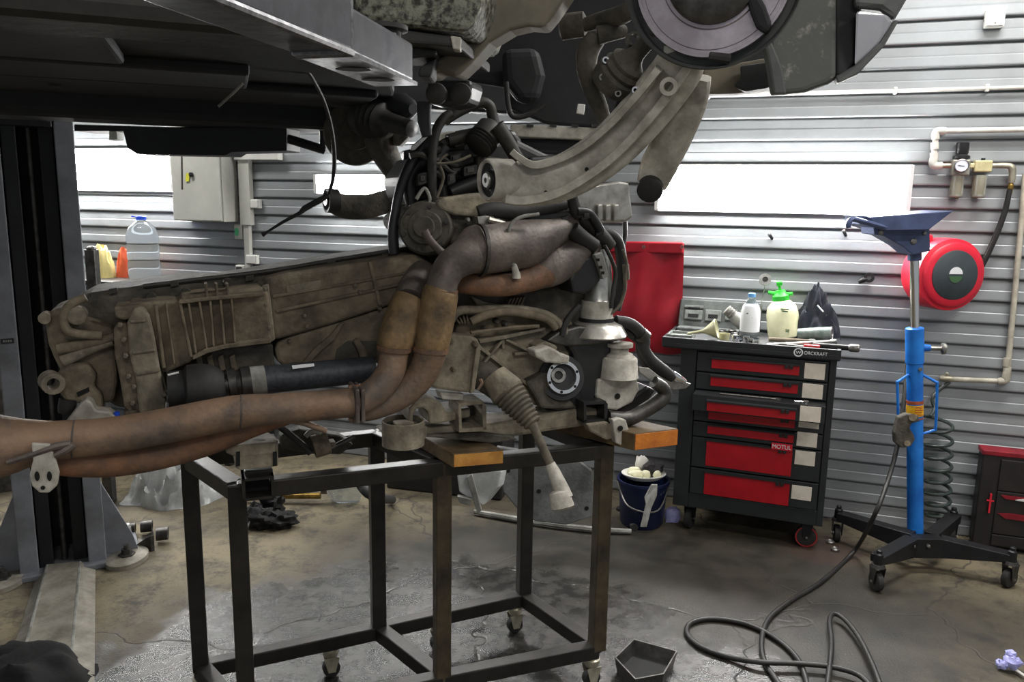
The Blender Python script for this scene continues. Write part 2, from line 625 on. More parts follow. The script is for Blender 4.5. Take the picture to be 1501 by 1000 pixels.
def thing(name, loc, label, category, group=None):
    o = bpy.data.objects.new(name, None)
    o.empty_display_size = 0.05
    COL.objects.link(o)
    put(o, V(loc))
    return tag(o, label, category, group)


def struct(o):
    o['kind'] = 'structure'
    return o


def text(name, body, material, parent, origin, ax, ay, size, width=None, extr=0.0006):
    cu = bpy.data.curves.new(name, 'FONT')
    cu.body = body
    cu.size = 1
    cu.extrude = 0.01
    tmp = bpy.data.objects.new(name, cu)
    COL.objects.link(tmp)
    dg = bpy.context.evaluated_depsgraph_get()
    me = bpy.data.meshes.new_from_object(tmp.evaluated_get(dg))
    bpy.data.objects.remove(tmp)
    xs = [v.co.x for v in me.vertices]
    wx = (max(xs) - min(xs)) or 1
    sx = width / wx if width else size
    ax, ay = ax.normalized(), ay.normalized()
    az = ax.cross(ay)
    for v in me.vertices:
        x, y, z = v.co
        v.co = ax * ((x - min(xs)) * sx) + ay * (y * size) + az * (z * extr / 0.01)
    me.materials.append(MATS[material])
    o = bpy.data.objects.new(name, me)
    COL.objects.link(o)
    put(o, origin, parent)
    return o


def pts(fn, lst, d=None):
    return [fn(*p) if len(p) > 2 else fn(p[0], p[1], d) for p in lst]


def ptube(fn, lst, d=None):
    """[(x, y, radius_px[, depth])] -> tube points"""
    out = []
    for q in lst:
        p = fn(q[0], q[1], q[3] if len(q) > 3 else d)
        out.append((p, q[2] * px(p)))
    return out

# ================================================================== setting
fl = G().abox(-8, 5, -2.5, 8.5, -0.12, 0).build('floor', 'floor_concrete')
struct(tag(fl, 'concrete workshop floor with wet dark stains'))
ce = G().abox(-8, 5, -2.5, 8.5, 3.6, 3.7).build('ceiling', 'ceiling')
struct(ce)
S0, S1 = -9.5, 2.6
ROOMS = WD


def wp(s, z, off=0.0):
    return W0 + WD * s + WN * off + Z3 * z


wb = G().prism([wp(S0, 0), wp(S1, 0), wp(S1, 3.6), wp(S0, 3.6)], -WN * 0.12).build('wall_back', 'wall_back')
struct(tag(wb, 'grey horizontal metal siding wall'))
BH = 0.107
prof = [(0.0, 0.004), (0.0025, 0.020), (0.006, 0.0235), (0.012, 0.024), (0.050, 0.0195), (0.054, 0.0165), (0.060, 0.0165), (0.096, 0.0135), (0.1035, 0.006), (0.107, 0.004)]
bg = G()
n_ = len(prof)
vs = [wp(s, z, o) for s in (S0, S1) for z, o in prof]
bg.add(vs, [(i, i + 1, n_ + i + 1, n_ + i) for i in range(n_ - 1)] + [tuple(range(n_ - 1, -1, -1)), tuple(range(n_, 2 * n_))])
b0 = bg.build('siding_board', 'siding', wb)
base_loc = V(b0.location)
for i in range(1, 33):
    o = b0.copy()
    COL.objects.link(o)
    o.location = base_loc + Z3 * (BH * i)


def wallbox(g, s0, s1, z0, z1, o0, o1):
    return g.prism([wp(s0, z0, o0), wp(s1, z0, o0), wp(s1, z1, o0), wp(s0, z1, o0)], WN * (o1 - o0))


# ------------------------------------------------------------------ wall tube lights
def wall_light(s0, s1, z, label, hh=0.06):
    t = thing('wall_light', wp((s0 + s1) / 2, z - 0.06, 0.03), label, 'lamp', 'long wall lights')
    g = G()
    wallbox(g, s0, s1, z - hh, z + hh, 0.022, 0.055)
    g.build('housing', 'lamp_housing', t, bevel=0.004)
    g = G()
    P8 = [(0.01 - hh, 0.056), (0.014 - hh, 0.078), (0.035 - hh, 0.094), (hh - 0.035, 0.094), (hh - 0.014, 0.078), (hh - 0.01, 0.056)]
    g.prism([wp(s0 + 0.02, z + a, o) for a, o in P8], WD * (s1 - s0 - 0.04))
    g.build('diffuser', 'lamp_diffuser', t)
    for s in (s0, s1 - 0.02):
        g = G()
        wallbox(g, s, s + 0.02, z - hh + 0.004, z + hh - 0.004, 0.056, 0.098)
        g.build('end_cap', 'lamp_housing', t, bevel=0.003)


wall_light(-1.16, 0.04, 1.69, 'bright white wall light above the tool cart', 0.12)  # height enlarged so the glowing diffuser imitates the bloom around the lamp
wall_light(-3.20, -2.00, 1.69, 'bright white wall light half hidden behind the engine')
wall_light(-5.60, -4.24, 1.77, 'bright white wall light beside the grey electrical box', 0.14)  # likewise taller than the lamp itself, its bloom is put into the shape

# ------------------------------------------------------------------ pipes on the wall
ap = thing('air_pipe', wp(0.3, 1.0, 0.03), 'thin white conduit running high along the siding wall', 'pipe')
g = G()
pp = [WL(x, y, 0.04) for x, y in ((1030, 139), (1320, 133), (1501, 128), (1580, 126))]
g.tube([(p, 0.0085) for p in pp], n=1)
g.build('pipe_run', 'pipe_white', ap, smooth=True)
for x, y in ((1312, 133), (1447, 129)):
    g = G()
    p = WL(x, y, 0.035)
    g.box(p, WD * 0.008, WN * 0.012, Z3 * 0.016)
    g.build('clip', 'pipe_white', ap, bevel=0.003)

pr = thing('supply_pipe', WL(1372, 200, 0.03), 'white plastic air pipe with elbows feeding the regulator', 'pipe')
g = G()
g.tube([(WL(x, y, 0.05), 0.0125) for x, y in ((1560, 189), (1380, 192))], n=1)
g.tube([(WL(x, y, 0.05), 0.0125) for x, y in ((1372, 198), (1368, 236))], n=1)
g.build('pipe_run', 'pipe_white', pr, smooth=True)
for e3 in (((1386, 192), (1373, 193), (1371, 204)), ((1369, 231), (1368, 242), (1381, 243))):
    g = G()
    g.tube([(WL(x, y, 0.05), 0.018) for x, y in e3], n=5)
    g.build('elbow', 'pipe_white', pr, smooth=True)
g = G()
g.tube([(WL(1370, 209, 0.05), 0.017), (WL(1370, 219, 0.05), 0.017)], n=1)
g.tube([(WL(1369, 224, 0.05), 0.0175), (WL(1369, 234, 0.05), 0.0175)], n=1)
g.build('coupling', 'pipe_white', pr, smooth=True)

rg = thing('air_regulator', WL(1420, 290, 0.03), 'air filter regulator with round gauge and clear bowls on wall', 'regulator')
g = G()
g.tube([(WL(1379, 243, 0.055), 0.011), (WL(1396, 243, 0.055), 0.013)], n=1)
g.build('inlet_nipple', 'fitting', rg, smooth=True)
g = G()
c = WL(1407, 246, 0.055)
g.box(c, WD * 0.038, WN * 0.028, Z3 * 0.036)
g.build('regulator_body', 'reg_body', rg, bevel=0.006)
g = G()
g.lathe(WL(1409, 233, 0.055), Z3, [(0, 0.036), (0.012, 0.036), (0.02, 0.024), (0.026, 0.027), (0.072, 0.027), (0.076, 0.023)], 16)
g.build('regulator_knob', 'plastic_black', rg, smooth=True)
gp = WL(1409, 243, 0.09)
g = G()
g.lathe(gp, WN, [(0, 0.03), (0.012, 0.03), (0.014, 0.027), (0.010, 0.025)], 24)
gg = g.build('gauge', 'steel', rg, smooth=True)
g = G()
g.lathe(gp + WN * 0.0105, WN, [(0, 0.026), (0.001, 0.026)], 24)
g.build('gauge_face', 'gauge_face', gg)
g = G()
g.beam(gp + WN * 0.0125 - WD * 0.015 + Z3 * 0.002, gp + WN * 0.0125 + WD * 0.012 - Z3 * 0.002, 0.001, 0.003, WN)
g.build('needle', 'plastic_black', gg)
for xx, mm, yy in ((1404, 'bowl', 257), (1437, 'bowl', 257)):
    c = WL(xx, yy, 0.055)
    g = G()
    g.lathe(c, -Z3, [(0, 0.024), (0.085, 0.023), (0.095, 0.016), (0.098, 0.0)], 18)
    bo = g.build('filter_bowl', 'bowl', rg, smooth=True)
    g = G()
    for k in range(4):
        a = k * math.pi / 2 + 0.6
        q = c + WD * math.cos(a) * 0.026 + WN * math.sin(a) * 0.026
        g.beam(q, q - Z3 * 0.09, 0.008, 0.003, WN)
    g.lathe(c - Z3 * 0.087, -Z3, [(0, 0.028), (0.01, 0.028), (0.016, 0.02)], 18)
    g.build('bowl_guard', 'reg_body', bo, smooth=True)
    g = G()
    g.lathe(c - Z3 * 0.002, -Z3, [(0, 0.012), (0.024, 0.012)], 12)
    g.build('filter_core', 'plastic_black', bo, smooth=True)
g = G()
g.lathe(WL(1403, 288, 0.055), -Z3, [(-0.012, 0.008), (0, 0.009), (0.012, 0.006)], 10)
g.build('drain_nut', 'brass', rg, smooth=True)
g = G()
g.box(WL(1440, 244, 0.055), WD * 0.036, WN * 0.026, Z3 * 0.026)
g.box(WL(1424, 243, 0.055), WD * 0.018, WN * 0.02, Z3 * 0.012)
g.build('lubricator_body', 'reg_cream', rg, bevel=0.005)
g = G()
g.lathe(WL(1441, 236, 0.055), Z3, [(0, 0.009), (0.012, 0.009)], 10)
g.build('oil_plug', 'plastic_black', rg, smooth=True)
g = G()
g.tube([(WL(1452, 243, 0.055), 0.012), (WL(1476, 243, 0.055), 0.013), (WL(1483, 246, 0.055), 0.016), (WL(1484, 256, 0.055), 0.015), (WL(1483, 268, 0.055), 0.013)], n=3)
g.build('outlet_elbow', 'fitting', rg, smooth=True)
g = G()
g.lathe(WL(1481, 278, 0.055), Z3, [(-0.02, 0.009), (0, 0.01), (0.004, 0.012), (0.02, 0.012), (0.03, 0.008)], 8)
g.build('hose_nipple', 'brass', rg)

# black hose from the regulator to the reel
g = G()
g.tube(ptube(WL, [(1480, 278, 3.6), (1473, 310, 4), (1458, 350, 4.2), (1438, 392, 4.2), (1426, 408, 4.2), (1418, 412, 4)], 0.06), seg=10)
tag(g.build('air_hose', 'hose_black', smooth=True), 'short black hose from the regulator down to the red reel', 'hose')

# white pipe down the right side, ends with a tap
dp = thing('drop_pipe', WL(1410, 560, 0.03), 'white plastic drop pipe with a valve behind the blue jack', 'pipe')
g = G()
g.tube([(WL(x, y, 0.045), 0.0125) for x, y in ((1503, 255), (1497, 330), (1476, 552))], n=1)
g.tube([(WL(x, y, 0.045), 0.0125) for x, y in ((1467, 559), (1396, 556))], n=1)
g.build('pipe_run', 'pipe_dirty', dp, smooth=True)
g = G()
g.tube([(WL(1477, 538, 0.045), 0.0165), (WL(1475, 552, 0.045), 0.018), (WL(1473, 558, 0.045), 0.018), (WL(1462, 559, 0.045), 0.0165)], n=3)
g.build('elbow', 'pipe_dirty', dp, smooth=True)
g = G()
g.lathe(WL(1476, 531, 0.045), Z3, [(-0.02, 0.016), (0.02, 0.016)], 14)
g.build('coupling', 'pipe_dirty', dp, smooth=True)
g = G()
c = WL(1387, 555, 0.05)
g.lathe(c, WD, [(-0.03, 0.012), (-0.018, 0.016), (0.018, 0.016), (0.03, 0.013)], 10)
g.lathe(c + Z3 * 0.008, Z3 + WN * 0.4, [(0, 0.008), (0.02, 0.008), (0.024, 0.006)], 10)
g.build('valve', 'fitting', dp, smooth=True)

# ------------------------------------------------------------------ hose reel
AX = (WN * 1.0 + WD * 0.50 + Z3 * 0.02).normalized()
rc = WL(1386, 402, 0.20)
rl = thing('hose_reel', WL(1386, 450, 0.05), 'round red hose reel with dark disc on the siding wall', 'hose reel')
g = G()
g.lathe(rc - AX * 0.11, AX, [(0, 0.10), (0.005, 0.15), (0.03, 0.163), (0.12, 0.165), (0.15, 0.162), (0.155, 0.148), (0.163, 0.146), (0.17, 0.138), (0.172, 0.11)], 48)
g.build('reel_drum', 'reel_red', rl, smooth=True)
g = G()
g.lathe(rc + AX * 0.058, AX, [(0, 0.112), (0.006, 0.112), (0.009, 0.108), (0.010, 0.0)], 48)
dk = g.build('reel_disc', 'reel_disc', rl, smooth=True)
g = G()
u = AX.cross(Z3).normalized() * -1
w = u.cross(AX) * -1
w = Z3 - AX * AX.z
w.normalize()
arc = [rc + AX * 0.0685 + u * (0.033 * math.cos(a)) + w * (0.005 + 0.032 * math.sin(a)) for a in [math.pi * k / 12 for k in range(13)]]
g.prism(arc, AX * 0.0008)
g.build('logo_half', 'white_print', dk)
g = G()
arc = [rc + AX * 0.0685 + u * (0.032 * math.cos(a)) + w * (-0.004 + 0.03 * math.sin(a)) for a in [math.pi + math.pi * k / 12 for k in range(13)]]
g.prism(arc, AX * 0.0008)
g.build('logo_half', 'print_green', dk)
g = G()
g.box(rc - AX * 0.13 - Z3 * 0.0, u * 0.05, AX * 0.035, w * 0.12)
g.build('wall_bracket', 'jack_black', rl, bevel=0.006)
g = G()
g.box(WL(1350, 375, 0.16), u * 0.02, AX * 0.05, Z3 * 0.10)
g.build('hose_guide', 'reel_red', rl, bevel=0.012)

# long black hose from reel, behind the jack, down to the floor and coiled there
lst = [(WL(1344, 440, 0.16), 0.0098), (WL(1336, 480, 0.15), 0.0098), (PY(1328, 560, 3.55), 0.0098), (PY(1318, 640, 3.42), 0.0098), (PY(1303, 700, 3.32), 0.0098), (PY(1282, 755, 3.22), 0.0098), (FL(1252, 808, 0.03), 0.0098)]
lst += [(FL(x, y, 0.011), 0.0098) for x, y in ((1205, 852), (1160, 880), (1128, 906), (1117, 935), (1120, 968), (1140, 1000), (1165, 1040))]
lst += [(FL(x, y, 0.012), 0.0098) for x, y in ((1186, 1035), (1178, 985), (1158, 953), (1120, 926), (1082, 912), (1040, 907), (1012, 914), (1008, 930), (1030, 950), (1070, 964))]
lst += [(FL(x, y, 0.026), 0.0098) for x, y in ((1115, 971), (1170, 973), (1220, 978), (1262, 992), (1290, 1025), (1300, 1050))]
lst += [(FL(x, y, 0.03), 0.0098) for x, y in ((1292, 1010), (1276, 968), (1258, 933), (1238, 908), (1222, 900), (1216, 912), (1219, 945), (1213, 1005), (1206, 1060))]
g = G()
g.tube(lst, seg=10, n=8)
tag(g.build('long_hose', 'hose_black', smooth=True), 'long black rubber hose hanging from the reel and looped on the floor', 'hose')

# spiral hose
c0, c1 = WL(1372, 640, 0.10), WL(1374, 762, 0.12)
hel = [(WL(1392, 560, 0.05), 0.0085), (WL(1376, 572, 0.07), 0.0085), (WL(1366, 586, 0.09), 0.0085), (WL(1370, 598, 0.1), 0.0085)]
turns = 8.5
for k in range(int(turns * 14)):
    t = k / (turns * 14)
    a = 2 * math.pi * turns * t + 2.3
    q = c0 + (c1 - c0) * (t ** 0.85)
    q.z += 0.11 * (1 - t)
    rr = 0.062 - 0.010 * t
    hel.append((q + WD * math.cos(a) * rr + WN * math.sin(a) * rr, 0.0085))
hel.append((V((hel[-1][0].x, hel[-1][0].y, 0.02)), 0.0085))
g = G()
g.tube(hel, seg=8, n=2)
tag(g.build('spiral_hose', 'coil_green', smooth=True), 'dark green spiral air hose hanging beside the blue jack', 'hose')

# ------------------------------------------------------------------ switch boxes, pegs, hook
def wbox(name, x, y, w, h, d, label, catg, m='white_plastic'):
    t = thing(name, WL(x, y + h / 2, 0.02), label, catg)
    p = WL(x, y, 0.02)
    k = px(p)
    g = G()
    g.box(p + WN * d / 2, WD * (w * k / 2), WN * (d / 2), Z3 * (h * k / 2))
    b = g.build('box_body', m, t, bevel=0.004)
    g = G()
    g.box(p + WN * (d + 0.003), WD * (w * k / 2 * 0.86), WN * 0.003, Z3 * (h * k / 2 * 0.86))
    g.build('cover', m, t, bevel=0.002)
    return t, p, k


t, p, k = wbox('junction_box', 1456, 29, 25, 25, 0.04, 'white square junction box high on the wall at right', 'junction box')
g = G()
g.lathe(p + WN * 0.045 - Z3 * 0.022, WN, [(0, 0.004), (0.003, 0.004)], 8)
g.build('screw', 'steel', t)

for x, y, lb in ((1132, 350, 'small black peg in the wall above the white-labelled bottle'), (1240, 345, 'small black peg in the wall left of the jack head')):
    g = G()
    p = WL(x, y, 0.015)
    g.lathe(p, WN * 0.8 + WD * -0.3 + Z3 * 0.45, [(0, 0.008), (0.05, 0.008), (0.052, 0.0)], 10)
    tag(g.build('wall_peg', 'plastic_black', smooth=True), lb, 'peg')
hk = thing('wall_hook', WL(1270, 410, 0.02), 'small black plastic clamp hanging on the wall near the reel', 'clamp')
g = G()
p = WL(1274, 407, 0.04)
g.lathe(p, WN, [(-0.01, 0.011), (-0.01, 0.024), (0.01, 0.024), (0.01, 0.011)], 18, closed=True)
g.build('ring', 'plastic_black', hk, smooth=True)
g = G()
g.tube(ptube(WL, [(1270, 409, 3.5), (1264, 411, 4), (1258, 414, 2.5)], 0.04), n=2)
g.build('tail', 'plastic_black', hk, smooth=True)

# ------------------------------------------------------------------ red bag hanging on the wall
rb = thing('red_cover', WL(955, 515, 0.03), 'red vinyl cover hanging on the wall behind the tool cart', 'cover')
g = G()
nx, nz = 26, 30
gv, gf = [], []
for side in (0, 1):
    for j in range(nz + 1):
        for i in range(nx + 1):
            a, b_ = i / nx, j / nz
            xx = 876 + (1003 - 876) * a + (4 - 22 * a * 0.4) * b_ * (1 if a > 0.5 else 0.2)
            yy = 357 + 160 * b_ + (3 * math.sin(a * 9) if j == nz else 0)
            off = 0.06 + 0.022 * noise.noise(V((a * 3, b_ * 2.2, 1))) + 0.02 * math.sin(a * 3.1) - (0.012 if side else 0)
            off += 0.01 * math.sin(a * 14 + b_ * 5) * (0.3 + 0.7 * (1 - b_))
            gv.append(WL(xx, yy, off))
M_ = (nx + 1) * (nz + 1)
for j in range(nz):
    for i in range(nx):
        q = j * (nx + 1) + i
        gf.append((q, q + 1, q + nx + 2, q + nx + 1))
        gf.append((M_ + q, M_ + q + nx + 1, M_ + q + nx + 2, M_ + q + 1))
g.add(gv, gf)
g.build('cover_sheet', 'red_cloth', rb, smooth=True)
g = G()
g.prism([WL(874, 353, 0.05), WL(1003, 355, 0.05), WL(1003, 372, 0.05), WL(874, 369, 0.05)], WN * 0.035)
g.build('top_hem', 'red_cloth', rb, bevel=0.008)
for x in (886, 944, 1000):
    g = G()
    g.lathe(WL(x, 362, 0.08), WN, [(0, 0.004), (0, 0.009), (0.006, 0.009), (0.006, 0.004)], 12, closed=True)
    g.build('eyelet', 'steel', rb)

# ================================================================== tool cart
tc = thing('tool_cart', CT(0.29, 0.22, 0), 'black wheeled tool cart with red drawers against the siding wall', 'tool cart')


def cbox(name, a0, a1, d0, d1, z0, z1, m, parent, bevel=0.003):
    g = G()
    g.box(CT((a0 + a1) / 2, (d0 + d1) / 2, (z0 + z1) / 2), CX * ((a1 - a0) / 2), CN * ((d1 - d0) / 2), Z3 * ((z1 - z0) / 2))
    return g.build(name, m, parent, bevel=bevel)


cbox('body', -0.06, 0.635, 0.012, 0.43, 0.13, 0.925, 'cart_black', tc, 0.006)
cbox('side_post', -0.06, 0.015, -0.004, 0.012, 0.13, 0.925, 'cart_black', tc)
cbox('side_post', 0.608, 0.637, -0.004, 0.012, 0.13, 0.925, 'cart_black', tc)
cbox('bottom_rail', 0.015, 0.608, -0.004, 0.012, 0.13, 0.205, 'cart_black', tc)
top = cbox('top_tray', -0.15, 0.65, -0.03, 0.45, 0.925, 0.958, 'cart_black', tc, 0.008)
cbox('tray_mat', -0.13, 0.63, -0.012, 0.43, 0.958, 0.962, 'cart_top', top, 0.001)
for a0, a1, d0, d1 in ((-0.15, 0.65, -0.03, -0.012), (-0.15, 0.65, 0.432, 0.45), (-0.15, -0.132, -0.012, 0.432), (0.632, 0.65, -0.012, 0.432)):
    cbox('tray_rim', a0, a1, d0, d1, 0.95, 0.978, 'cart_black', top, 0.004)
# drawers: z range, red strip range, card or not
DR = [(0.822, 0.915, 0.842, 0.886, 1), (0.735, 0.815, 0.756, 0.800, 1),
      (0.648, 0.728, 0.654, 0.696, 1), (0.578, 0.642, 0.592, 0.630, 1), (0.500, 0.572, 0.520, 0.558, 1),
      (0.345, 0.494, 0.358, 0.482, 1), (0.208, 0.338, 0.212, 0.322, 1)]
for i, (z0, z1, r0, r1, c_) in enumerate(DR):
    pull = 0.0
    if i == 2:
        pull = 0.085
    d = cbox('drawer', 0.02, 0.604, -0.012 - pull, 0.010, z0, z1, 'cart_black', tc, 0.003)
    cbox('red_panel', 0.088, 0.480, -0.016 - pull, -0.011 - pull, r0, r1, 'cart_red', d, 0.0015)
    g = G()
    zt = r1
    g.prism([CT(0.085, -0.012 - pull, zt + 0.001), CT(0.085, -0.024 - pull, zt + 0.002), CT(0.085, -0.024 - pull, zt + 0.009), CT(0.085, -0.012 - pull, zt + 0.014)], CX * 0.398)
    g.build('handle', 'cart_black', d)
    if i == 2:
        g = G()
        for a in (0.035, 0.59):
            g.box(CT(a, -0.045, (z0 + z1) / 2), CX * 0.003, CN * 0.05, Z3 * 0.03)
        g.build('slide', 'steel_dark', d)
    cz = [0.868, 0.775, 0.688, 0.624, 0.545, 0.455, 0.285][i]
    ch = [0.072, 0.068, 0.07, 0.048, 0.068, 0.068, 0.068][i]
    cbox('label_card', 0.502 - 0.002 * i, 0.590 - 0.002 * i, -0.0145 - pull, -0.011 - pull, cz - ch / 2, cz + ch / 2, 'card', d, 0.0008)
    for q in (0.425, 0.445):
        g = G()
        g.box(CT(q, -0.02 - pull, r1 - 0.006), CX * 0.008, CN * 0.006, Z3 * 0.008)
        g.build('latch', 'plastic_black', d, bevel=0.002)
# stickers and lettering
st = cbox('sticker', 0.385, 0.478, -0.027, -0.0245, 0.484, 0.516, 'sticker', tc, 0.0005)
text('sticker_text', 'MOTUL', 'white_print', st, CT(0.390, -0.0278, 0.490), CX, Z3, 0.028, 0.083)
text('maker_text', 'ORCKRAFT', 'white_print', tc, CT(0.495, -0.0305, 0.946), CX, Z3, 0.022, 0.098)
g = G()
c = CT(0.470, -0.0305, 0.953)
g.lathe(c, -CN, [(0, 0.015), (0, 0.020), (0.0008, 0.020), (0.0008, 0.015)], 28, closed=True)
g.build('maker_ring', 'white_print', tc)
text('maker_initial', 'W', 'white_print', tc, CT(0.459, -0.0308, 0.946), CX, Z3, 0.019, 0.023)
# casters


def caster(parent, p, ax, r, wdt, wm='rubber', fork='jack_black', rim=None, top=None):
    """a swivel caster: p floor contact, ax wheel axle"""
    ax = ax.normalized()
    c = p + Z3 * r
    g = G()
    h = top if top else r * 2 + 0.03
    for s in (-1, 1):
        g.prism([c + ax * (s * (wdt / 2 + 0.006)) + v for v in (Z3.cross(ax) * 0.012 - Z3 * 0.008, Z3.cross(ax) * -0.012 - Z3 * 0.008, Z3.cross(ax) * -0.026 + Z3 * (h - r - 0.012), Z3.cross(ax) * 0.026 + Z3 * (h - r - 0.012))], ax * (s * 0.003))
    g.lathe(p + Z3 * (h - 0.014), Z3, [(0, 0.03), (0.014, 0.026)], 14)
    f = g.build('caster_fork', fork, parent)
    g = G()
    w = wdt / 2
    g.lathe(c, ax, [(-w, r * 0.5), (-w, r * 0.9), (-w * 0.8, r), (w * 0.8, r), (w, r * 0.9), (w, r * 0.5)], 28)
    wh = g.build('caster_wheel', wm, f, smooth=True)
    if rim:
        for s in (-1, 1):
            g = G()
            g.lathe(c + ax * s * w, ax * s, [(0, r * 0.86), (0.0015, r * 0.86), (0.0015, r * 0.97), (0, r * 0.97)], 28, closed=True)
            g.build('wheel_ring', rim, f)
    g = G()
    g.lathe(c - ax * (w + 0.012), ax, [(0, 0.006), (2 * w + 0.024, 0.006)], 6)
    g.build('axle_bolt', 'steel', f)
    return f


caster(tc, CT(0.57, 0.055, 0), -CN + CX * 0.15, 0.052, 0.03, rim='wheel_red', top=0.13)
caster(tc, CT(0.02, 0.055, 0), CX - CN * 0.2, 0.052, 0.03, rim=None, top=0.13)
caster(tc, CT(0.57, 0.37, 0), CX, 0.052, 0.03, top=0.13)
caster(tc, CT(0.02, 0.37, 0), CX, 0.052, 0.03, top=0.13)

# tools in the open drawer
ZT = 0.962
for i, (a, d, l, m) in enumerate(((0.14, -0.06, 0.26, 'steel'), (0.47, -0.06, 0.05, 'chrome'))):
    t = thing('wrench', CT(a, d, 0.728), ('long steel wrench lying in the open cart drawer', 'short chrome socket bar in the open drawer beside the labels')[i], 'wrench')
    g = G()
    g.tube([(CT(a, d, 0.733), 0.004), (CT(a + l, d + 0.005, 0.733), 0.004)], seg=8, n=1)
    g.build('shank', m, t, smooth=True)
    g = G()
    g.lathe(CT(a + l, d + 0.005, 0.729), Z3, [(0, 0.007), (0, 0.012), (0.008, 0.012), (0.008, 0.007)], 12, closed=True)
    g.build('ring_end', m, t)

# ------------------------------------------------------------------ things on the cart top
def on_cart(x, y):
    return FL(x, y, ZT)


# pressure sprayer
b = CT(0.395, 0.335, ZT)
k = px(b)
sp = thing('pressure_sprayer', b, 'cream pressure sprayer bottle with a bright green pump head', 'sprayer')
axs = (Z3 - CX * 0.16).normalized()
g = G()
g.lathe(b, axs, [(0, 20 * k), (2 * k, 22.5 * k), (12 * k, 23 * k), (35 * k, 22.5 * k), (45 * k, 20 * k), (52 * k, 14 * k), (56 * k, 10 * k)], 28)
g.build('bottle', 'spray_body', sp, smooth=True)
g = G()
g.lathe(b + axs * 53 * k, axs, [(0, 12 * k), (8 * k, 12 * k), (12 * k, 8 * k), (16 * k, 7 * k)], 16)
for s in (-1, 1):
    g.tube([(b + axs * 63 * k + CX * s * 5 * k, 3.2 * k), (b + axs * 65 * k + CX * s * 17 * k, 2.6 * k)], n=1, seg=8)
g.build('collar', 'spray_green', sp, smooth=True)
g = G()
g.tube([(b + axs * 68 * k, 2 * k), (b + axs * 79 * k - CX * 1 * k, 2 * k)], n=1, seg=8)
g.tube([(b + axs * 79 * k - CX * 4 * k, 4 * k), (b + axs * 80 * k + CX * 4 * k, 3.5 * k)], n=1, seg=10)
g.build('pump_head', 'spray_green', sp, smooth=True)
fwd = (-CN)
for zz, ww in ((44, 7), (41, 5), (14, 4), (11.5, 3)):
    g = G()
    rr_ = 22.9 if zz < 40 else 21.6
    g.box(b + axs * zz * k + (fwd + CX * 0.25).normalized() * rr_ * k, CX * ww * 0.8 * k, CN * 0.5 * k, axs * 0.7 * k)
    g.build('print_line', 'print_green', sp)

# water bottle
b = CT(0.243, 0.075, ZT)
k = px(b) * 1.02
t = thing('water_bottle', b, 'clear plastic water bottle with white label and light blue cap', 'bottle')
g = G()
g.lathe(b, Z3, [(0, 12 * k), (2 * k, 14 * k), (14 * k, 14 * k), (17 * k, 13.2 * k), (30 * k, 13.4 * k), (46 * k, 12.6 * k), (56 * k, 9.5 * k), (63 * k, 5.2 * k), (67 * k, 4.6 * k)], 24)
g.build('bottle', 'bottle_clear', t, smooth=True)
g = G()
g.lathe(b + Z3 * 17.2 * k, Z3, [(0, 13.6 * k), (14 * k, 13.8 * k), (29 * k, 13.1 * k), (37 * k, 11 * k)], 24)
g.build('label_sleeve', 'label_white', t, smooth=True)
g = G()
g.lathe(b + Z3 * 66 * k, Z3, [(0, 5 * k), (5 * k, 5 * k), (6 * k, 4 * k)], 14)
g.build('cap', 'cap_lightblue', t, smooth=True)
g = G()
for i in range(3):
    g.box(b + Z3 * (44 - 3 * i) * k + fwd * 12.9 * k + CX * (i - 1) * 1.5 * k, CX * (3 - i * 0.5) * k, CN * 0.1 * k, Z3 * 0.6 * k)
g.build('print_lines', 'rag_dark', t)

# grey spray can lying tilted
a_, b_ = on_cart(1095, 478), None
p0, p1 = CT(0.225, 0.215, 1.01), CT(0.135, 0.205, 1.085)
t = thing('grease_bottle', p0, 'grey dirty bottle with ribbed neck leaning left of the water bottle', 'bottle')
d = (p1 - p0)
g = G()
g.lathe(p0 - d.normalized() * 0.04, d, [(0, 0.030), (0.01, 0.034), (0.12, 0.034), (0.138, 0.024)], 20)
g.build('bottle', 'light_grey_dirty', t, smooth=True)
g = G()
pf = []
for i in range(4):
    pf += [(i * 0.012, 0.026), (i * 0.012 + 0.007, 0.027), (i * 0.012 + 0.009, 0.022)]
g.lathe(p0 + d.normalized() * 0.095, d, pf, 20)
g.build('ribbed_neck', 'light_grey_dirty', t, smooth=True)

# open tool case (lid + base)
tcx = thing('socket_case', CT(-0.03, 0.35, ZT), 'open grey plastic socket case standing at the left cart end', 'tool case')
g = G()
lidn = (Z3 * 0.35 - CN * 0.9).normalized()
lu = (Z3 - lidn * lidn.z).normalized()
lc = CT(0.07, 0.37, 1.045)
g.box(lc, CX * 0.205, lidn * 0.018, lu * 0.075)
g.build('lid', 'grey_case', tcx, bevel=0.008)
for i, (a, b2, w, h) in enumerate(((-0.13, -0.012, 0.045, 0.026), (-0.03, -0.01, 0.04, 0.03), (0.06, 0.0, 0.03, 0.03), (0.13, 0.0, 0.03, 0.03), (-0.13, 0.03, 0.05, 0.008))):
    g = G()
    g.box(lc + CX * a + lu * b2 + lidn * 0.022, CX * w, lidn * 0.006, lu * h)
    g.build('insert_block', 'case_insert', tcx, bevel=0.004)
    g = G()
    g.box(lc + CX * a + lu * (b2 - 0.005) + lidn * 0.028, CX * w * 0.6, lidn * 0.002, lu * h * 0.35)
    g.build('insert_slot', 'hole_black', tcx)
g = G()
g.box(CT(0.07, 0.30, ZT + 0.012), CX * 0.20, CN * 0.045, Z3 * 0.012)
g.build('base', 'grey_case', tcx, bevel=0.006)

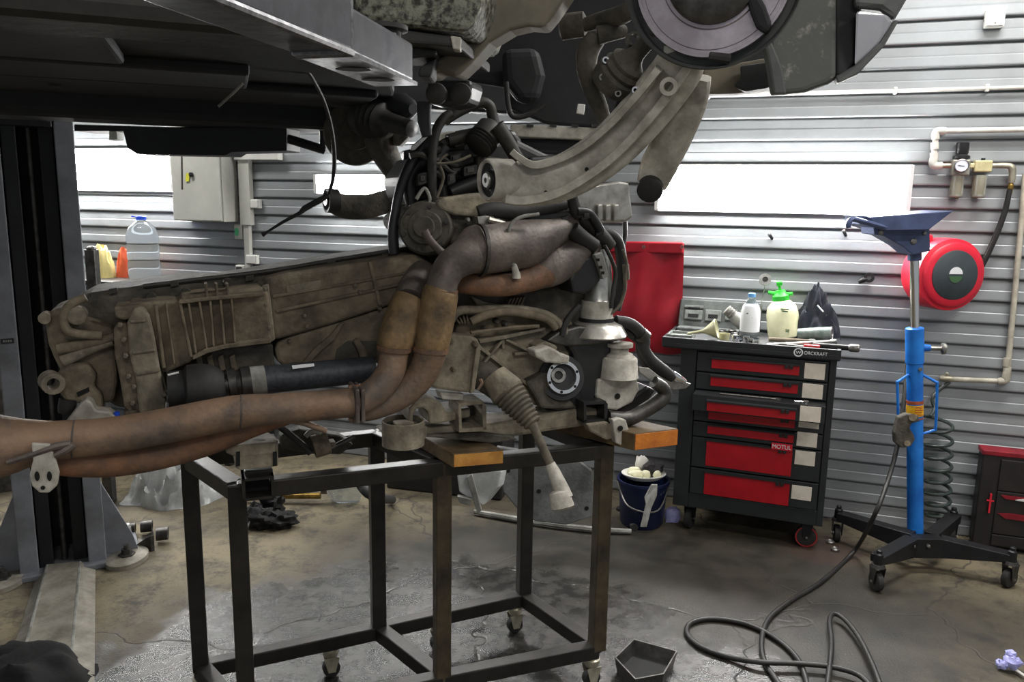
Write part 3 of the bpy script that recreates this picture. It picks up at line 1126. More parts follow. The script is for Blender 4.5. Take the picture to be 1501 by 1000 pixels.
# left tray with white sticks
t = thing('parts_tray', CT(-0.06, 0.06, ZT), 'pale grey parts tray at the left front corner of the cart', 'tray')
g = G()
g.box(CT(-0.075, 0.075, ZT + 0.005), CX * 0.06, CN * 0.07, Z3 * 0.005)
g.build('tray_base', 'case_insert', t, bevel=0.003)
g = G()
for s in (-1, 1):
    g.box(CT(-0.075, 0.075 + s * 0.066, ZT + 0.014), CX * 0.06, CN * 0.004, Z3 * 0.01)
    g.box(CT(-0.075 + s * 0.056, 0.075, ZT + 0.014), CX * 0.004, CN * 0.062, Z3 * 0.01)
g.build('tray_rim', 'case_insert', t, bevel=0.002)

# funnel
t = thing('funnel', CT(0.06, 0.05, ZT), 'translucent cream plastic funnel lying on the cart', 'funnel')
fa = (CX + Z3 * 0.25).normalized()
g = G()
g.lathe(CT(-0.04, 0.03, ZT + 0.028), fa, [(0, 0.006), (0.075, 0.009), (0.085, 0.014), (0.135, 0.045), (0.142, 0.046), (0.136, 0.040), (0.088, 0.010), (0.0, 0.003)], 24)
g.build('cone', 'funnel', t, smooth=True)
g = G()
g.lathe(CT(-0.04, 0.03, ZT + 0.028) + fa * 0.137, fa, [(0, 0.044), (0, 0.049), (0.006, 0.049), (0.006, 0.044)], 24, closed=True)
g.build('rim', 'funnel', t, smooth=True)
t = thing('plastic_cup', CT(0.135, 0.02, ZT), 'small translucent measuring cup beside the funnel', 'cup')
g = G()
g.lathe(CT(0.135, 0.03, ZT), Z3, [(0, 0.02), (0.045, 0.026), (0.045, 0.024), (0.003, 0.018)], 18)
g.build('cup_wall', 'funnel', t, smooth=True)

# sockets and universal joint hanging on the front edge
for i, (x, y, r, h, lb) in enumerate(((1066, 478, 5, 12, 'chrome socket standing near the front edge of the cart'), (1074, 492, 4.5, 10, 'chrome universal joint at the front rim of the cart'), (1078, 498, 5.5, 8, 'small chrome socket tipped at the front rim'), (1052, 486, 6, 10, 'steel cup socket right of the funnel'))):
    p = CT([0.235, 0.255, 0.275, 0.175][i], [0.03, 0.01, 0.005, 0.09][i], ZT)
    k = px(p)
    g = G()
    g.lathe(p, Z3 + CX * (0.3 if i == 2 else 0), [(0, r * k * 0.8), (h * k * 0.45, r * k * 0.8), (h * k * 0.55, r * k), (h * k, r * k), (h * k, r * k * 0.7), (h * k * 0.6, r * k * 0.6)], 14)
    o = g.build('socket', 'chrome', smooth=True)
    tag(o, lb, 'socket', 'sockets on the cart top')
for i, (a, d, r) in enumerate(((0.11, 0.20, 0.022), (0.15, 0.24, 0.02), (0.17, 0.16, 0.018), (0.20, 0.25, 0.02))):
    g = G()
    p = CT(a, d, ZT)
    g.lathe(p, Z3, [(0, r), (0.03, r), (0.034, r * 0.7), (0.02, r * 0.5)], 12)
    tag(g.build('black_socket', 'steel_dark', smooth=True), ('dark impact socket nearest the socket case', 'dark impact socket behind the leaning grey bottle', 'dark impact socket in front of the leaning bottle', 'dark impact socket at the back between case and bottle')[i], 'socket', 'sockets on the cart top')

# rods, torque wrench, breaker bar
def rod(name, pa, pb, r, m, label, catg, head=None):
    t = thing(name, pa, label, catg)
    g = G()
    g.tube([(pa, r), (pb, r)], seg=10, n=1)
    g.build('shaft', m, t, smooth=True)
    if head:
        g = G()
        d = (pb - pa).normalized()
        g.lathe(pb - d * head[2], d, [(0, head[0] * 0.8), (0.006, head[0]), (head[1] - 0.006, head[0]), (head[1], head[0] * 0.8)], 14)
        g.build('head', head[3], t, smooth=True)
    return t


rod('extension_bar', CT(0.33, 0.005, ZT + 0.008), CT(0.60, 0.10, ZT + 0.03), 0.008, 'alu_bright', 'long pale extension bar lying diagonally across the cart', 'bar', (0.011, 0.03, 0.0, 'alu_bright'))
rod('torque_wrench', CT(0.53, 0.04, ZT + 0.018), CT(0.70, 0.015, ZT + 0.022), 0.013, 'plastic_black', 'black handled torque wrench sticking out over the right cart edge', 'wrench', (0.018, 0.045, 0.02, 'steel'))
rod('pry_bar', CT(0.33, 0.14, ZT + 0.014), CT(0.53, 0.15, ZT + 0.016), 0.011, 'cast_brown', 'brown wooden handle lying behind the pale bar', 'handle', (0.014, 0.03, 0.02, 'steel_dark'))
rod('thin_rod', CT(0.17, 0.08, ZT + 0.03), CT(0.29, 0.06, ZT + 0.03), 0.004, 'steel', 'thin steel rod between the socket and the water bottle', 'rod')
# spray can lying
p0 = CT(0.46, 0.22, ZT + 0.036)
t = thing('spray_can', p0, 'dirty metal spray can lying under the black jacket', 'can')
cdir = (CX * 1 + Z3 * 0.12 - CN * 0.15).normalized()
g = G()
g.lathe(p0, cdir, [(0, 0.028), (0.10, 0.033), (0.145, 0.033), (0.15, 0.029)], 22)
g.build('can_body', 'can_metal', t, smooth=True)
g = G()
g.lathe(p0 + cdir * 0.148, cdir, [(0, 0.034), (0.006, 0.034), (0.006, 0.028), (0.002, 0.026)], 22)
g.build('can_rim', 'alu_bright', t, smooth=True)
# red tool
t = thing('ratchet', CT(0.48, 0.0, ZT), 'red handled ratchet tool lying near the front right corner', 'tool')
g = G()
g.box(CT(0.525, 0.005, ZT + 0.014), CX * 0.035, CN * 0.016, Z3 * 0.012)
g.build('red_grip', 'tool_red', t, bevel=0.006)
g = G()
g.tube([(CT(0.41, 0.01, ZT + 0.012), 0.008), (CT(0.49, 0.005, ZT + 0.012), 0.006)], n=1, seg=8)
g.lathe(CT(0.40, 0.01, ZT), Z3, [(0, 0.018), (0.02, 0.018)], 14)
g.build('shaft', 'steel_dark', t, smooth=True)
g = G()
g.prism([CT(0.395, -0.008, ZT + 0.003), CT(0.47, -0.01, ZT + 0.003), CT(0.49, 0.035, ZT + 0.003), CT(0.42, 0.04, ZT + 0.003)], Z3 * 0.004)
tag(g.build('paper_note', 'paper'), 'folded white paper note near the front of the cart', 'paper')
g = G()
g.beam(CT(0.55, -0.006, ZT + 0.008), CT(0.645, -0.004, ZT + 0.010), 0.02, 0.006)
tag(g.build('feeler_blade', 'steel', bevel=0.001), 'flat steel blade at the front right rim of the cart', 'blade')
# inspection mirror on rod
t = thing('inspection_mirror', CT(0.262, 0.31, ZT), 'round inspection mirror on a thin rod behind the water bottle', 'mirror')
mt = WL(1110, 411, 0.12)
mt = CT(0.285, 0.31, 1.245)
g = G()
g.tube([(CT(0.262, 0.31, ZT + 0.005), 0.0025), (mt - Z3 * 0.02, 0.0025)], seg=6, n=1)
g.build('rod', 'steel', t)
g = G()
g.lathe(mt, (-CN + Z3 * 0.4), [(0, 0.014), (0, 0.030), (0.010, 0.030), (0.010, 0.014)], 24, closed=True)
g.build('mirror_rim', 'alu_bright', t, smooth=True)
g = G()
g.lathe(mt, (-CN + Z3 * 0.4), [(0.003, 0.015), (0.006, 0.015)], 20)
g.build('mirror_glass', 'steel_dark', t)

# black jacket
t = thing('work_jacket', CT(0.47, 0.33, ZT), 'crumpled black work jacket heaped on the back of the cart', 'jacket')
g = G()
g.cloth(CT(0.535, 0.35, ZT), CX * 0.115, CN * 0.08, 0.20, 30, 5, 0.5, 2.6)
g.build('fabric', 'jacket', t, smooth=True, angle=60)
g = G()
g.cloth(CT(0.53, 0.36, ZT + 0.02), CX * 0.08, CN * 0.055, 0.25, 22, 9, 0.35, 2.0)
g.build('sleeve', 'jacket', t, smooth=True, angle=60)
g = G()
g.beam(CT(0.535, 0.285, ZT + 0.175), CT(0.565, 0.280, ZT + 0.145), 0.006, 0.012, -CN)
g.build('reflective_stripe', 'label_white', t)

# ================================================================== blue transmission jack
JB = V((1.862, 3.39, 0.13))
JT = V((1.700, 3.39, 1.62))
JD = (JT - JB).normalized()
jk = thing('transmission_jack', (1.866, 3.39, 0), 'tall blue transmission jack with chrome ram and black wheeled base', 'jack')


def jz(z):
    return JB + JD * ((z - JB.z) / JD.z)


g = G()
g.tube([(jz(0.13), 0.034), (jz(0.555), 0.034)], seg=24, n=1)
g.build('lower_tube', 'jack_blue', jk, smooth=True)
g = G()
g.tube([(jz(0.55), 0.0335), (jz(0.94), 0.0335)], seg=24, n=1)
g.lathe(jz(0.935), JD, [(0, 0.035), (0.002, 0.0375), (0.155, 0.0375), (0.158, 0.034)], 24)
g.build('upper_tube', 'jack_blue', jk, smooth=True)
for z, h, m in ((0.755, 0.014, 'label_orange'), (0.70, 0.05, 'label_yellow'), (0.685, 0.006, 'label_orange')):
    g = G()
    g.lathe(jz(z), JD, [(0, 0.0342), (0, 0.0352), (h, 0.0352), (h, 0.0342)], 24, closed=True)
    lb_ = g.build('warning_label', m, jk, smooth=True)
    if m == 'label_yellow':
        for q in range(4):
            g = G()
            g.box(jz(z + 0.009 + q * 0.011) - V((0, 0.0355, 0)), V((0.018 - 0.004 * (q % 2), 0, 0)), V((0, 0.0008, 0)), Z3 * 0.0018)
            g.build('print_line', 'label_orange', lb_)
g = G()
g.tube([(jz(1.08), 0.0185), (jz(1.42), 0.0185)], seg=20, n=1)
g.build('ram', 'chrome', jk, smooth=True)
# locking knob
kp = jz(1.005)
g = G()
g.tube([(kp + V((0.03, -0.005, 0)), 0.018), (kp + V((0.062, -0.01, 0.0)), 0.014)], n=1)
g.build('knob_boss', 'jack_blue', jk, smooth=True)
g = G()
g.tube([(kp + V((0.06, -0.01, 0)), 0.010), (kp + V((0.115, -0.016, 0)), 0.010)], n=1)
g.lathe(kp + V((0.108, -0.016, 0)), V((1, -0.1, 0)), [(0, 0.014), (0.004, 0.026), (0.014, 0.026), (0.018, 0.018)], 16)
g.build('knob', 'steel', jk, smooth=True)
g = G()
g.lathe(jz(0.915) + V((0.005, -0.034, 0)), V((0, -1, 0)), [(0, 0.009), (0.008, 0.009)], 6)
g.build('bolt', 'steel', jk)
# side handles
for s in (-1, 1):
    g = G()
    A_, B_ = jz(0.885), jz(0.62)
    o = V((s, -0.25, 0)).normalized()
    pz = [A_ + o * 0.03, A_ + o * 0.085 - JD * 0.03, A_ + o * 0.09 - JD * 0.045, B_ + o * 0.085 + JD * 0.035, B_ + o * 0.075 + JD * 0.015, B_ + o * 0.03 - JD * 0.005]
    g.tube([(p, 0.0062) for p in pz], seg=8, n=3)
    g.build('side_handle', 'jack_blue', jk, smooth=True)
# head
hc = jz(1.50)
hx = V((1, 0.08, 0.02)).normalized()
hy = V((-0.08, 1, 0)).normalized()


def hp(x, y, d=0.0):
    return PY(x, y, 3.33 + d)


g = G()
g.lathe(jz(1.385), JD, [(0, 0.028), (0.05, 0.028), (0.055, 0.034), (0.07, 0.034)], 16)
g.build('head_collar', 'head_blue', jk, smooth=True)
g = G()
g.prism([hp(1308, 336), hp(1363, 334), hp(1364, 368), hp(1338, 374), hp(1324, 362), hp(1296, 346), hp(1282, 344), hp(1280, 330), hp(1303, 330)], V((0, 0.13, 0)))
hd = g.build('saddle_block', 'head_blue', jk, bevel=0.004)
for x, y, r in ((1291, 341, 4), (1339, 354, 4.5), (1355, 342, 3)):
    g = G()
    p = hp(x, y)
    g.lathe(p + V((0, 0.002, 0)), V((0, -1, 0)), [(0, r * px(p)), (0.006, r * px(p)), (0.009, r * 0.6 * px(p))], 12)
    g.build('pin', 'steel', hd)
g = G()
g.prism([hp(1330, 332), hp(1350, 331), hp(1350, 334), hp(1330, 335)], V((0, -0.003, 0)))
g.build('slot_plate', 'steel', hd)
g = G()
g.prism([hp(1277, 318, -0.06), hp(1398, 309, -0.06), hp(1372, 329, -0.06), hp(1362, 337, -0.06), hp(1300, 338, -0.06), hp(1278, 330, -0.06)], V((0, 0.26, 0.0)))
g.build('saddle_plate', 'head_blue', jk, bevel=0.003)
g = G()
g.tube([(hp(1300, 334, -0.05), 0.010), (hp(1262, 324, -0.07), 0.011), (hp(1249, 321, -0.08), 0.011), (hp(1244, 328, -0.08), 0.012), (hp(1244, 334, -0.08), 0.010)], seg=8, n=3)
g.build('tilt_handle', 'head_blue', jk, smooth=True)
g = G()
g.prism([hp(1250, 316, -0.02), hp(1283, 317, -0.02), hp(1283, 328, -0.02), hp(1260, 326, -0.02)], V((0, 0.1, 0)))
g.build('saddle_wing', 'head_blue', jk, bevel=0.002)
# base legs
LEG = [((1.568, 3.115), 0.125), ((2.164, 3.167), 0.125), ((2.157, 3.62), 0.125), ((1.608, 3.60), 0.125)]
jc = V((1.866, 3.30, 0))
# front cross member (one bent beam) and rear pair
g = G()
hz = [PY(1287, 829, 3.13), PY(1340, 781, 3.26), PY(1480, 826, 3.18), PY(1480, 837, 3.18), PY(1395, 813, 3.2), PY(1345, 815, 3.26), PY(1290, 840, 3.13)]
FLp = V((1.568, 3.13, 0))
FRp = V((2.164, 3.18, 0))
M1 = V((1.80, 3.30, 0))
M2 = V((1.93, 3.30, 0))
for a, b_, z0, z1 in ((FLp, M1, (0.115, 0.15), (0.075, 0.165)), (M1, M2, (0.075, 0.165), (0.075, 0.165)), (M2, FRp, (0.075, 0.165), (0.115, 0.15))):
    d = (b_ - a).normalized()
    n = V((-d.y, d.x, 0)) * 0.03
    vs = [a + n + Z3 * z0[0], a - n + Z3 * z0[0], a - n + Z3 * z0[1], a + n + Z3 * z0[1], b_ + n + Z3 * z1[0], b_ - n + Z3 * z1[0], b_ - n + Z3 * z1[1], b_ + n + Z3 * z1[1]]
    g.add(vs, [(0, 1, 2, 3), (7, 6, 5, 4), (0, 4, 5, 1), (1, 5, 6, 2), (2, 6, 7, 3), (3, 7, 4, 0)])
fb = g.build('front_beam', 'jack_black', jk, bevel=0.003)
for x in (1338, 1360):
    g = G()
    g.lathe(PY(x, 800, 3.27), V((0, -1, 0)), [(0, 0.008), (0.012, 0.008), (0.014, 0.005)], 6)
    g.build('bolt', 'steel', fb)
for q in (V((2.157, 3.60, 0)), V((1.600, 3.60, 0))):
    a = V((1.866 + (0.04 if q.x > 1.9 else -0.04), 3.34, 0))
    d = (q - a).normalized()
    n = V((-d.y, d.x, 0)) * 0.03
    vs = []
    for p, z0, z1 in ((a, 0.075, 0.165), (q, 0.115, 0.155)):
        vs += [p + n + Z3 * z0, p - n + Z3 * z0, p - n + Z3 * z1, p + n + Z3 * z1]
    g = G()
    g.add(vs, [(0, 1, 2, 3), (7, 6, 5, 4), (0, 4, 5, 1), (1, 5, 6, 2), (2, 6, 7, 3), (3, 7, 4, 0)])
    g.build('rear_leg', 'jack_black', jk, bevel=0.003)
for q, ax in ((V((1.568, 3.115, 0)), V((1, 0.1, 0))), (V((2.164, 3.165, 0)), V((0.5, -1, 0))), (V((2.157, 3.61, 0)), V((1, -0.4, 0))), (V((1.600, 3.61, 0)), V((1, -0.3, 0)))):
    f = caster(jk, q, ax, 0.042, 0.028, 'rubber', 'steel_dark', None, 0.12)
    g = G()
    g.lathe(q + Z3 * 0.118, Z3, [(0, 0.02), (0.045, 0.018), (0.05, 0.012), (0.062, 0.012), (0.066, 0.006)], 12)
    g.build('swivel_bolt', 'jack_black', f, smooth=True)
# brake caliper bracket hanging on the left handle of the jack
t = thing('brake_bracket', PY(1326, 655, 3.30), 'dirty bent metal brake bracket hung on the jack handle', 'bracket')
g = G()
q = 3.31
g.prism([PY(x, y, q) for x, y in ((1318, 612), (1330, 607), (1347, 610), (1349, 618), (1337, 621), (1334, 628), (1340, 638), (1342, 645), (1335, 655), (1322, 657), (1313, 650), (1312, 635))], V((0, 0.035, 0)))
g.build('bracket_body', 'cast_dark', t, bevel=0.006)
g = G()
g.tube([(PY(1338, 612, q - 0.012), 0.016), (PY(1338, 612, q + 0.04), 0.016)], n=1)
g.tube([(PY(1330, 650, q - 0.012), 0.013), (PY(1330, 650, q + 0.04), 0.013)], n=1)
g.build('bushing', 'cast_brown', t, smooth=True)

# ================================================================== dark red cabinet at the right edge
cb = thing('tool_cabinet', V((2.36, 3.60, 0)), 'low black and dark red metal cabinet at the right edge', 'cabinet')
c00 = FL(1424, 803, 0.0)
cdx = V((math.cos(R(-18.7)), math.sin(R(-18.7)), 0))
cdn = V((-cdx.y, cdx.x, 0))
if True:
    g = G()
    g.prism([c00 + Z3 * 0.02, c00 + cdx * 0.6 + Z3 * 0.02, c00 + cdx * 0.6 + Z3 * 0.47, c00 + Z3 * 0.47], cdn * 0.085)
    g.build('body', 'cabinet_dark', cb, bevel=0.006)
    g = G()
    g.box(c00 + cdx * 0.3 + cdn * 0.042 + Z3 * 0.48, cdx * 0.305, cdn * 0.048, Z3 * 0.012)
    g.build('top_edge', 'cabinet_red', cb, bevel=0.004)
    for z0, z1, nm, m in ((0.305, 0.455, 'upper_panel', 'cabinet_dark'), (0.09, 0.30, 'drawer_front', 'cabinet_dark'), (0.03, 0.085, 'lower_panel', 'cabinet_dark')):
        g = G()
        g.box(c00 + cdx * 0.33 - cdn * 0.004 + Z3 * ((z0 + z1) / 2), cdx * 0.255, cdn * 0.006, Z3 * ((z1 - z0) / 2))
        g.build(nm, m, cb, bevel=0.003)
    g = G()
    g.prism([c00 + cdx * a - cdn * 0.012 + Z3 * z for a, z in ((0.09, 0.285), (0.58, 0.285), (0.58, 0.265), (0.11, 0.268))], -cdn * 0.004)
    g.prism([c00 + cdx * a - cdn * 0.012 + Z3 * z for a, z in ((0.085, 0.195), (0.14, 0.20), (0.58, 0.185), (0.58, 0.165), (0.12, 0.172))], -cdn * 0.004)
    g.build('red_stripe', 'cabinet_red', cb)
    g = G()
    g.beam(c00 + cdx * 0.05 - cdn * 0.012 + Z3 * 0.285, c00 + cdx * 0.05 - cdn * 0.012 + Z3 * 0.19, 0.008, 0.008, cdn)
    g.beam(c00 + cdx * 0.035 - cdn * 0.012 + Z3 * 0.25, c00 + cdx * 0.065 - cdn * 0.012 + Z3 * 0.25, 0.006, 0.006, cdn)
    g.build('red_latch', 'sticker', cb)
    g = G()
    g.cloth(c00 + cdx * 0.2 - cdn * 0.018 + Z3 * 0.268, cdx * 0.05, cdn * -0.006, 0.012, 10, 3)
    g.build('plastic_wrap', 'bag_plastic', cb)

# ================================================================== left: electrical box, conduit, sockets
eb = thing('electrical_box', WL(320, 325, 0.02), 'pale grey electrical box on the wall beside the left light', 'electrical box')
p = [WL(x, y, 0.03) for x, y in ((271, 205), (345, 205), (345, 325), (273, 325))]
zlo, zhi = p[2].z, p[0].z
s0 = (p[0] - W0).dot(WD)
s1 = (p[2] - W0).dot(WD)
g = G()
wallbox(g, s0, s1 + 0.02, zlo, zhi + 0.12, 0.02, 0.16)
g.build('cabinet_body', 'elec_grey', eb, bevel=0.004)
g = G()
wallbox(g, s0 + 0.005, s1 + 0.01, zlo + 0.005, zhi + 0.115, 0.16, 0.175)
dr = g.build('box_door', 'elec_grey', eb, bevel=0.004)
g = G()
g.lathe(WL(281, 256, 0.178), WN, [(0, 0.014), (0.012, 0.014), (0.015, 0.008)], 14)
g.build('lock', 'plastic_black', dr, smooth=True)
g = G()
g.prism([WL(x, y, 0.18) for x, y in ((273, 254), (278, 254), (277, 266), (272, 266))], WN * 0.002)
g.build('tag', 'yellow_tag', dr)
g = G()
g.beam(WL(267, 200, 0.17), WL(268, 278, 0.17), 0.012, 0.012, WN)
g.build('door_edge', 'steel_dark', eb)
cdt = thing('cable_trunking', WL(360, 420, 0.02), 'white cable trunking running down the wall by the electrical box', 'trunking')
g = G()
ss = (WL(364, 300, 0.03) - W0).dot(WD)
wallbox(g, ss - 0.045, ss + 0.035, WL(364, 330, 0.03).z, 2.05, 0.02, 0.06)
wallbox(g, ss - 0.03, ss + 0.012, 1.05, WL(364, 330, 0.03).z, 0.02, 0.05)
g.build('vertical_duct', 'elec_grey', cdt, bevel=0.003)
g = G()
za = WL(380, 228, 0.03).z
wallbox(g, ss - 0.06, ss + 0.26, za - 0.028, za + 0.028, 0.02, 0.075)
g.build('horizontal_duct', 'white_plastic', cdt, bevel=0.003)
wbox('wall_switch', 378, 299, 15, 13, 0.035, 'small white switch beside the trunking, upper one', 'switch')
wbox('wall_switch', 373, 380, 18, 13, 0.035, 'small white switch beside the trunking above the gearbox', 'switch')
t, p, k = wbox('wall_socket', 357, 396, 15, 16, 0.035, 'white wall socket with dark flap just above the gearbox', 'socket')
g = G()
g.box(p + WN * 0.044, WD * 5 * k, WN * 0.003, Z3 * 5.5 * k)
g.build('flap', 'rag_dark', t, bevel=0.002)
t, p, k = wbox('paper_holder', 353, 340, 16, 22, 0.02, 'small pale holder with a green mark on the wall', 'holder', 'elec_grey')
g = G()
g.lathe(p + WN * 0.028 - WD * 0.01, WN, [(0, 0.02), (0.002, 0.02)], 16, sq=(0.8, 1.3))
g.build('green_mark', 'green_tag', t)

# shelf / workbench behind the gearbox that carries the bottle
wbk = thing('workbench', wp(-4.4, 0, 0.35), 'steel workbench behind the gearbox against the siding wall', 'workbench')
zb = 1.08
g = G()
wallbox(g, -5.6, -3.55, zb - 0.03, zb, 0.03, 0.5)
g.build('bench_top', 'stand_steel', wbk, bevel=0.004)
for s in (-5.55, -3.6):
    for o_ in (0.06, 0.47):
        g = G()
        g.beam(wp(s, 0, o_), wp(s, zb - 0.03, o_), 0.04, 0.04, WD)
        g.build('leg', 'stand_steel', wbk)
g = G()
wallbox(g, -5.55, -3.6, 0.35, 0.38, 0.05, 0.48)
g.build('shelf', 'stand_steel', wbk)


def bench(x, o_):
    q = onplane(x, 400, W0 + WN * o_, WN)
    return V((q.x, q.y, zb))


b = bench(212, 0.25)
k = px(b)
t = thing('water_jug', b, 'large clear water jug with blue cap behind the gearbox', 'jug')
g = G()
g.lathe(b, Z3, [(0, 20 * k), (3 * k, 22 * k), (24 * k, 22 * k), (27 * k, 21 * k), (30 * k, 22 * k), (48 * k, 22 * k), (51 * k, 21 * k), (54 * k, 22 * k), (64 * k, 22 * k), (74 * k, 18.5 * k), (81 * k, 11 * k), (84 * k, 6 * k), (86 * k, 6 * k)], 28)
g.build('jug_body', 'bottle_clear', t, smooth=True)
g = G()
g.lathe(b + Z3 * 85 * k, Z3, [(0, 7 * k), (5 * k, 7 * k), (6 * k, 6 * k)], 18)
g.tube([(b + Z3 * 89 * k, 1.2 * k), (b + Z3 * 90 * k - WD * 17 * k, 1.2 * k)], n=1, seg=6)
g.build('cap', 'cap_blue', t, smooth=True)
b = bench(150, 0.3)
g = G()
g.cloth(b, WD * 0.09, WN * 0.06, 0.22, 14, 2, 0.3)
tag(g.build('yellow_rag', 'yellow_box', smooth=True), 'pale yellow rag heap left of the water jug', 'rag')
b = bench(181, 0.22)
g = G()
g.cloth(b + WD * 0.02, WD * 0.06, WN * 0.05, 0.20, 14, 4, 0.3)
tag(g.build('orange_rag', 'orange_cloth', smooth=True), 'orange red rag between yellow rag and water jug', 'rag')
# grey upright profile leaning at the post
g = G()
p = PY(134, 366, 3.95)
q = PY(135, 640, 3.95)
g.beam(V((p.x, p.y, 0.0)), p, 0.05, 0.05, V((0, 1, 0)))
g.lathe(p, Z3, [(0, 0.026), (0.012, 0.022), (0.018, 0.01)], 12)
tag(g.build('steel_upright', 'steel_dark', bevel=0.004), 'slim grey steel upright just right of the lift column', 'upright')

# things seen left of the column
t = thing('metal_drum', V((-3.05, 4.3, 0)), 'dark metal drum at the left edge behind the lift column', 'drum')
g = G()
c = PY(2, 640, 4.2)
c.z = 0
g.lathe(c, Z3, [(0, 0.17), (0.25, 0.17), (0.26, 0.178), (0.28, 0.178), (0.29, 0.17), (0.55, 0.17), (0.56, 0.178), (0.58, 0.178), (0.59, 0.17), (0.85, 0.17), (0.86, 0.175)], 30)
g.build('drum_shell', 'steel_dark', t, smooth=True)
g = G()
g.lathe(c + Z3 * 0.86, Z3, [(0, 0.16), (0, 0.178), (0.015, 0.178), (0.015, 0.16)], 30, closed=True)
g.build('drum_rim', 'steel', t, smooth=True)
put(t, c)
for ch in t.children:
    put(ch, WLOC[ch.name], t)

# ================================================================== lift column with carriage arm
LC = FL(98, 838)
LA_ = R(30)
LX, LY = V((math.cos(LA_), math.sin(LA_), 0)), V((-math.sin(LA_), math.cos(LA_), 0))


def lq(x, y, z):
    return LC + LX * x + LY * y + Z3 * z

lp = thing('lift_column', LC, 'tall grey lift column with dark channel and bolted base plate', 'lift')


def lb(name, x0, x1, y0, y1, z0, z1, m, parent=lp, bevel=0.004):
    return G().box(lq((x0 + x1) / 2, (y0 + y1) / 2, (z0 + z1) / 2), LX * ((x1 - x0) / 2), LY * ((y1 - y0) / 2), Z3 * ((z1 - z0) / 2)).build(name, m, parent, bevel=bevel)


lb('column_flange', -0.17, -0.10, 0.0, 0.02, 0.02, 3.3, 'lift_grey')
lb('column_flange', 0.085, 0.155, 0.0, 0.02, 0.02, 3.3, 'lift_grey')
lb('column_side', -0.17, -0.155, 0.02, 0.26, 0.02, 3.3, 'lift_grey')
lb('column_side', 0.14, 0.155, 0.02, 0.26, 0.02, 3.3, 'lift_grey')
lb('column_back', -0.155, 0.14, 0.24, 0.26, 0.02, 3.3, 'lift_black')
lb('inner_rail', -0.098, -0.045, 0.03, 0.2, 0.02, 3.3, 'lift_black')
lb('inner_rail', 0.03, 0.083, 0.05, 0.2, 0.02, 3.3, 'lift_black')
g = G()
g.tube([(lq(-0.005, 0.08, 0.02), 0.012), (lq(-0.005, 0.08, 3.3), 0.012)], n=1, seg=10)
g.build('lift_screw', 'steel_dark', lp, smooth=True)
lb('carriage', -0.095, 0.08, -0.04, 0.14, 1.86, 2.2, 'lift_black')
g = G()
g.box(lq(-0.135, -0.001, 1.02), LX * 0.022, LY * 0.003, Z3 * 0.010)
pl_ = g.build('type_plate', 'plastic_black', lp)
for q in range(4):
    g = G()
    g.box(lq(-0.147 + q * 0.008, -0.0045, 1.02), LX * 0.0026, LY * 0.0006, Z3 * 0.004)
    g.build('plate_mark', 'steel', pl_)
bp_ = lb('base_plate', -0.29, 0.29, -0.04, 0.34, 0.0, 0.025, 'lift_grey')
for s in (-1, 1):
    g = G()
    x0 = 0.155 if s > 0 else -0.17
    g.prism([lq(x0, 0.05, 0.025), lq(x0 + s * 0.13, 0.05, 0.025), lq(x0 + s * 0.11, 0.05, 0.10), lq(x0, 0.05, 0.36)], LY * 0.02)
    g.build('gusset', 'lift_grey', lp, bevel=0.002)
    for yy in (0.0, 0.3):
        g = G()
        c = lq(s * 0.235, yy, 0.025)
        g.lathe(c, Z3, [(0, 0.035), (0.008, 0.035), (0.009, 0.022), (0.03, 0.022)], 6)
        g.tube([(c, 0.011), (c + Z3 * 0.05, 0.011)], n=1, seg=8)
        g.build('anchor_nut', 'steel_dark', bp_)
    g = G()
    c = lq(s * 0.235, 0.0, 0.0)
    g.lathe(c - Z3 * 0.0, Z3, [(0, 0.11), (0.02, 0.11), (0.026, 0.10)], 20, sq=(1, 0.75))
    g.build('base_foot', 'plate_floor', lp, smooth=True)
# far carriage arm that reaches under the far sill
g = G()
P_ = [(108, 192), (180, 192), (186, 217), (200, 226), (330, 228), (338, 223), (420, 221), (420, 186), (250, 186), (108, 182)]
g.prism([PY(x, y, 2.98) for x, y in P_], V((0.02, 0.12, 0)))
g.build('carriage_arm', 'lift_black', lp, bevel=0.004)
g = G()
g.prism([PY(x, y, 3.0) for x, y in ((160, 186), (170, 186), (172, 204), (160, 205))], V((0.0, 0.05, 0)))
g.build('arm_pin', 'elec_grey', lp)
g = G()
g.tube([(PY(418, 202, 3.0), 0.017), (PY(476, 220, 3.05), 0.017)], n=1, seg=8)
g.tube([(PY(474, 222, 3.05), 0.015), (PY(474, 192, 3.05), 0.015)], n=1, seg=8)
g.build('arm_stop', 'lift_black', lp)

# floor cover plate in front of the column
fpz = 0.012
t = thing('floor_cover', FL(85, 900, 0), 'long grey sheet metal cable cover on the floor before the lift column', 'floor cover')
a0, a1, b0_, b1_ = FL(55, 840), FL(140, 832), FL(-15, 1060), FL(138, 1060)
ins = lambda p, q, f: p + (q - p) * f
prof_ = [(0, 0.002), (0.16, 0.03), (0.2, 0.035), (0.72, 0.035), (0.76, 0.03), (1, 0.002)]
g = G()
top_ = [ins(a0, a1, f) + Z3 * z for f, z in prof_]
bot_ = [ins(b0_, b1_, f) + Z3 * z for f, z in prof_]
n6 = len(prof_)
g.add(top_ + bot_ + [a0, a1, b0_, b1_], [(i, i + 1, n6 + i + 1, n6 + i) for i in range(n6 - 1)] + [tuple(range(n6))[::-1], tuple(range(n6, 2 * n6)), (2 * n6, 2 * n6 + 2, 2 * n6 + 3, 2 * n6 + 1)])
g.build('cover_sheet', 'plate_floor', t)
for f in (0.18, 0.74):
    g = G()
    g.beam(ins(a0, a1, f) + Z3 * 0.034, ins(b0_, b1_, f) + Z3 * 0.034, 0.01, 0.005)
    g.build('fold_edge', 'light_grey_dirty', t, bevel=0.002)

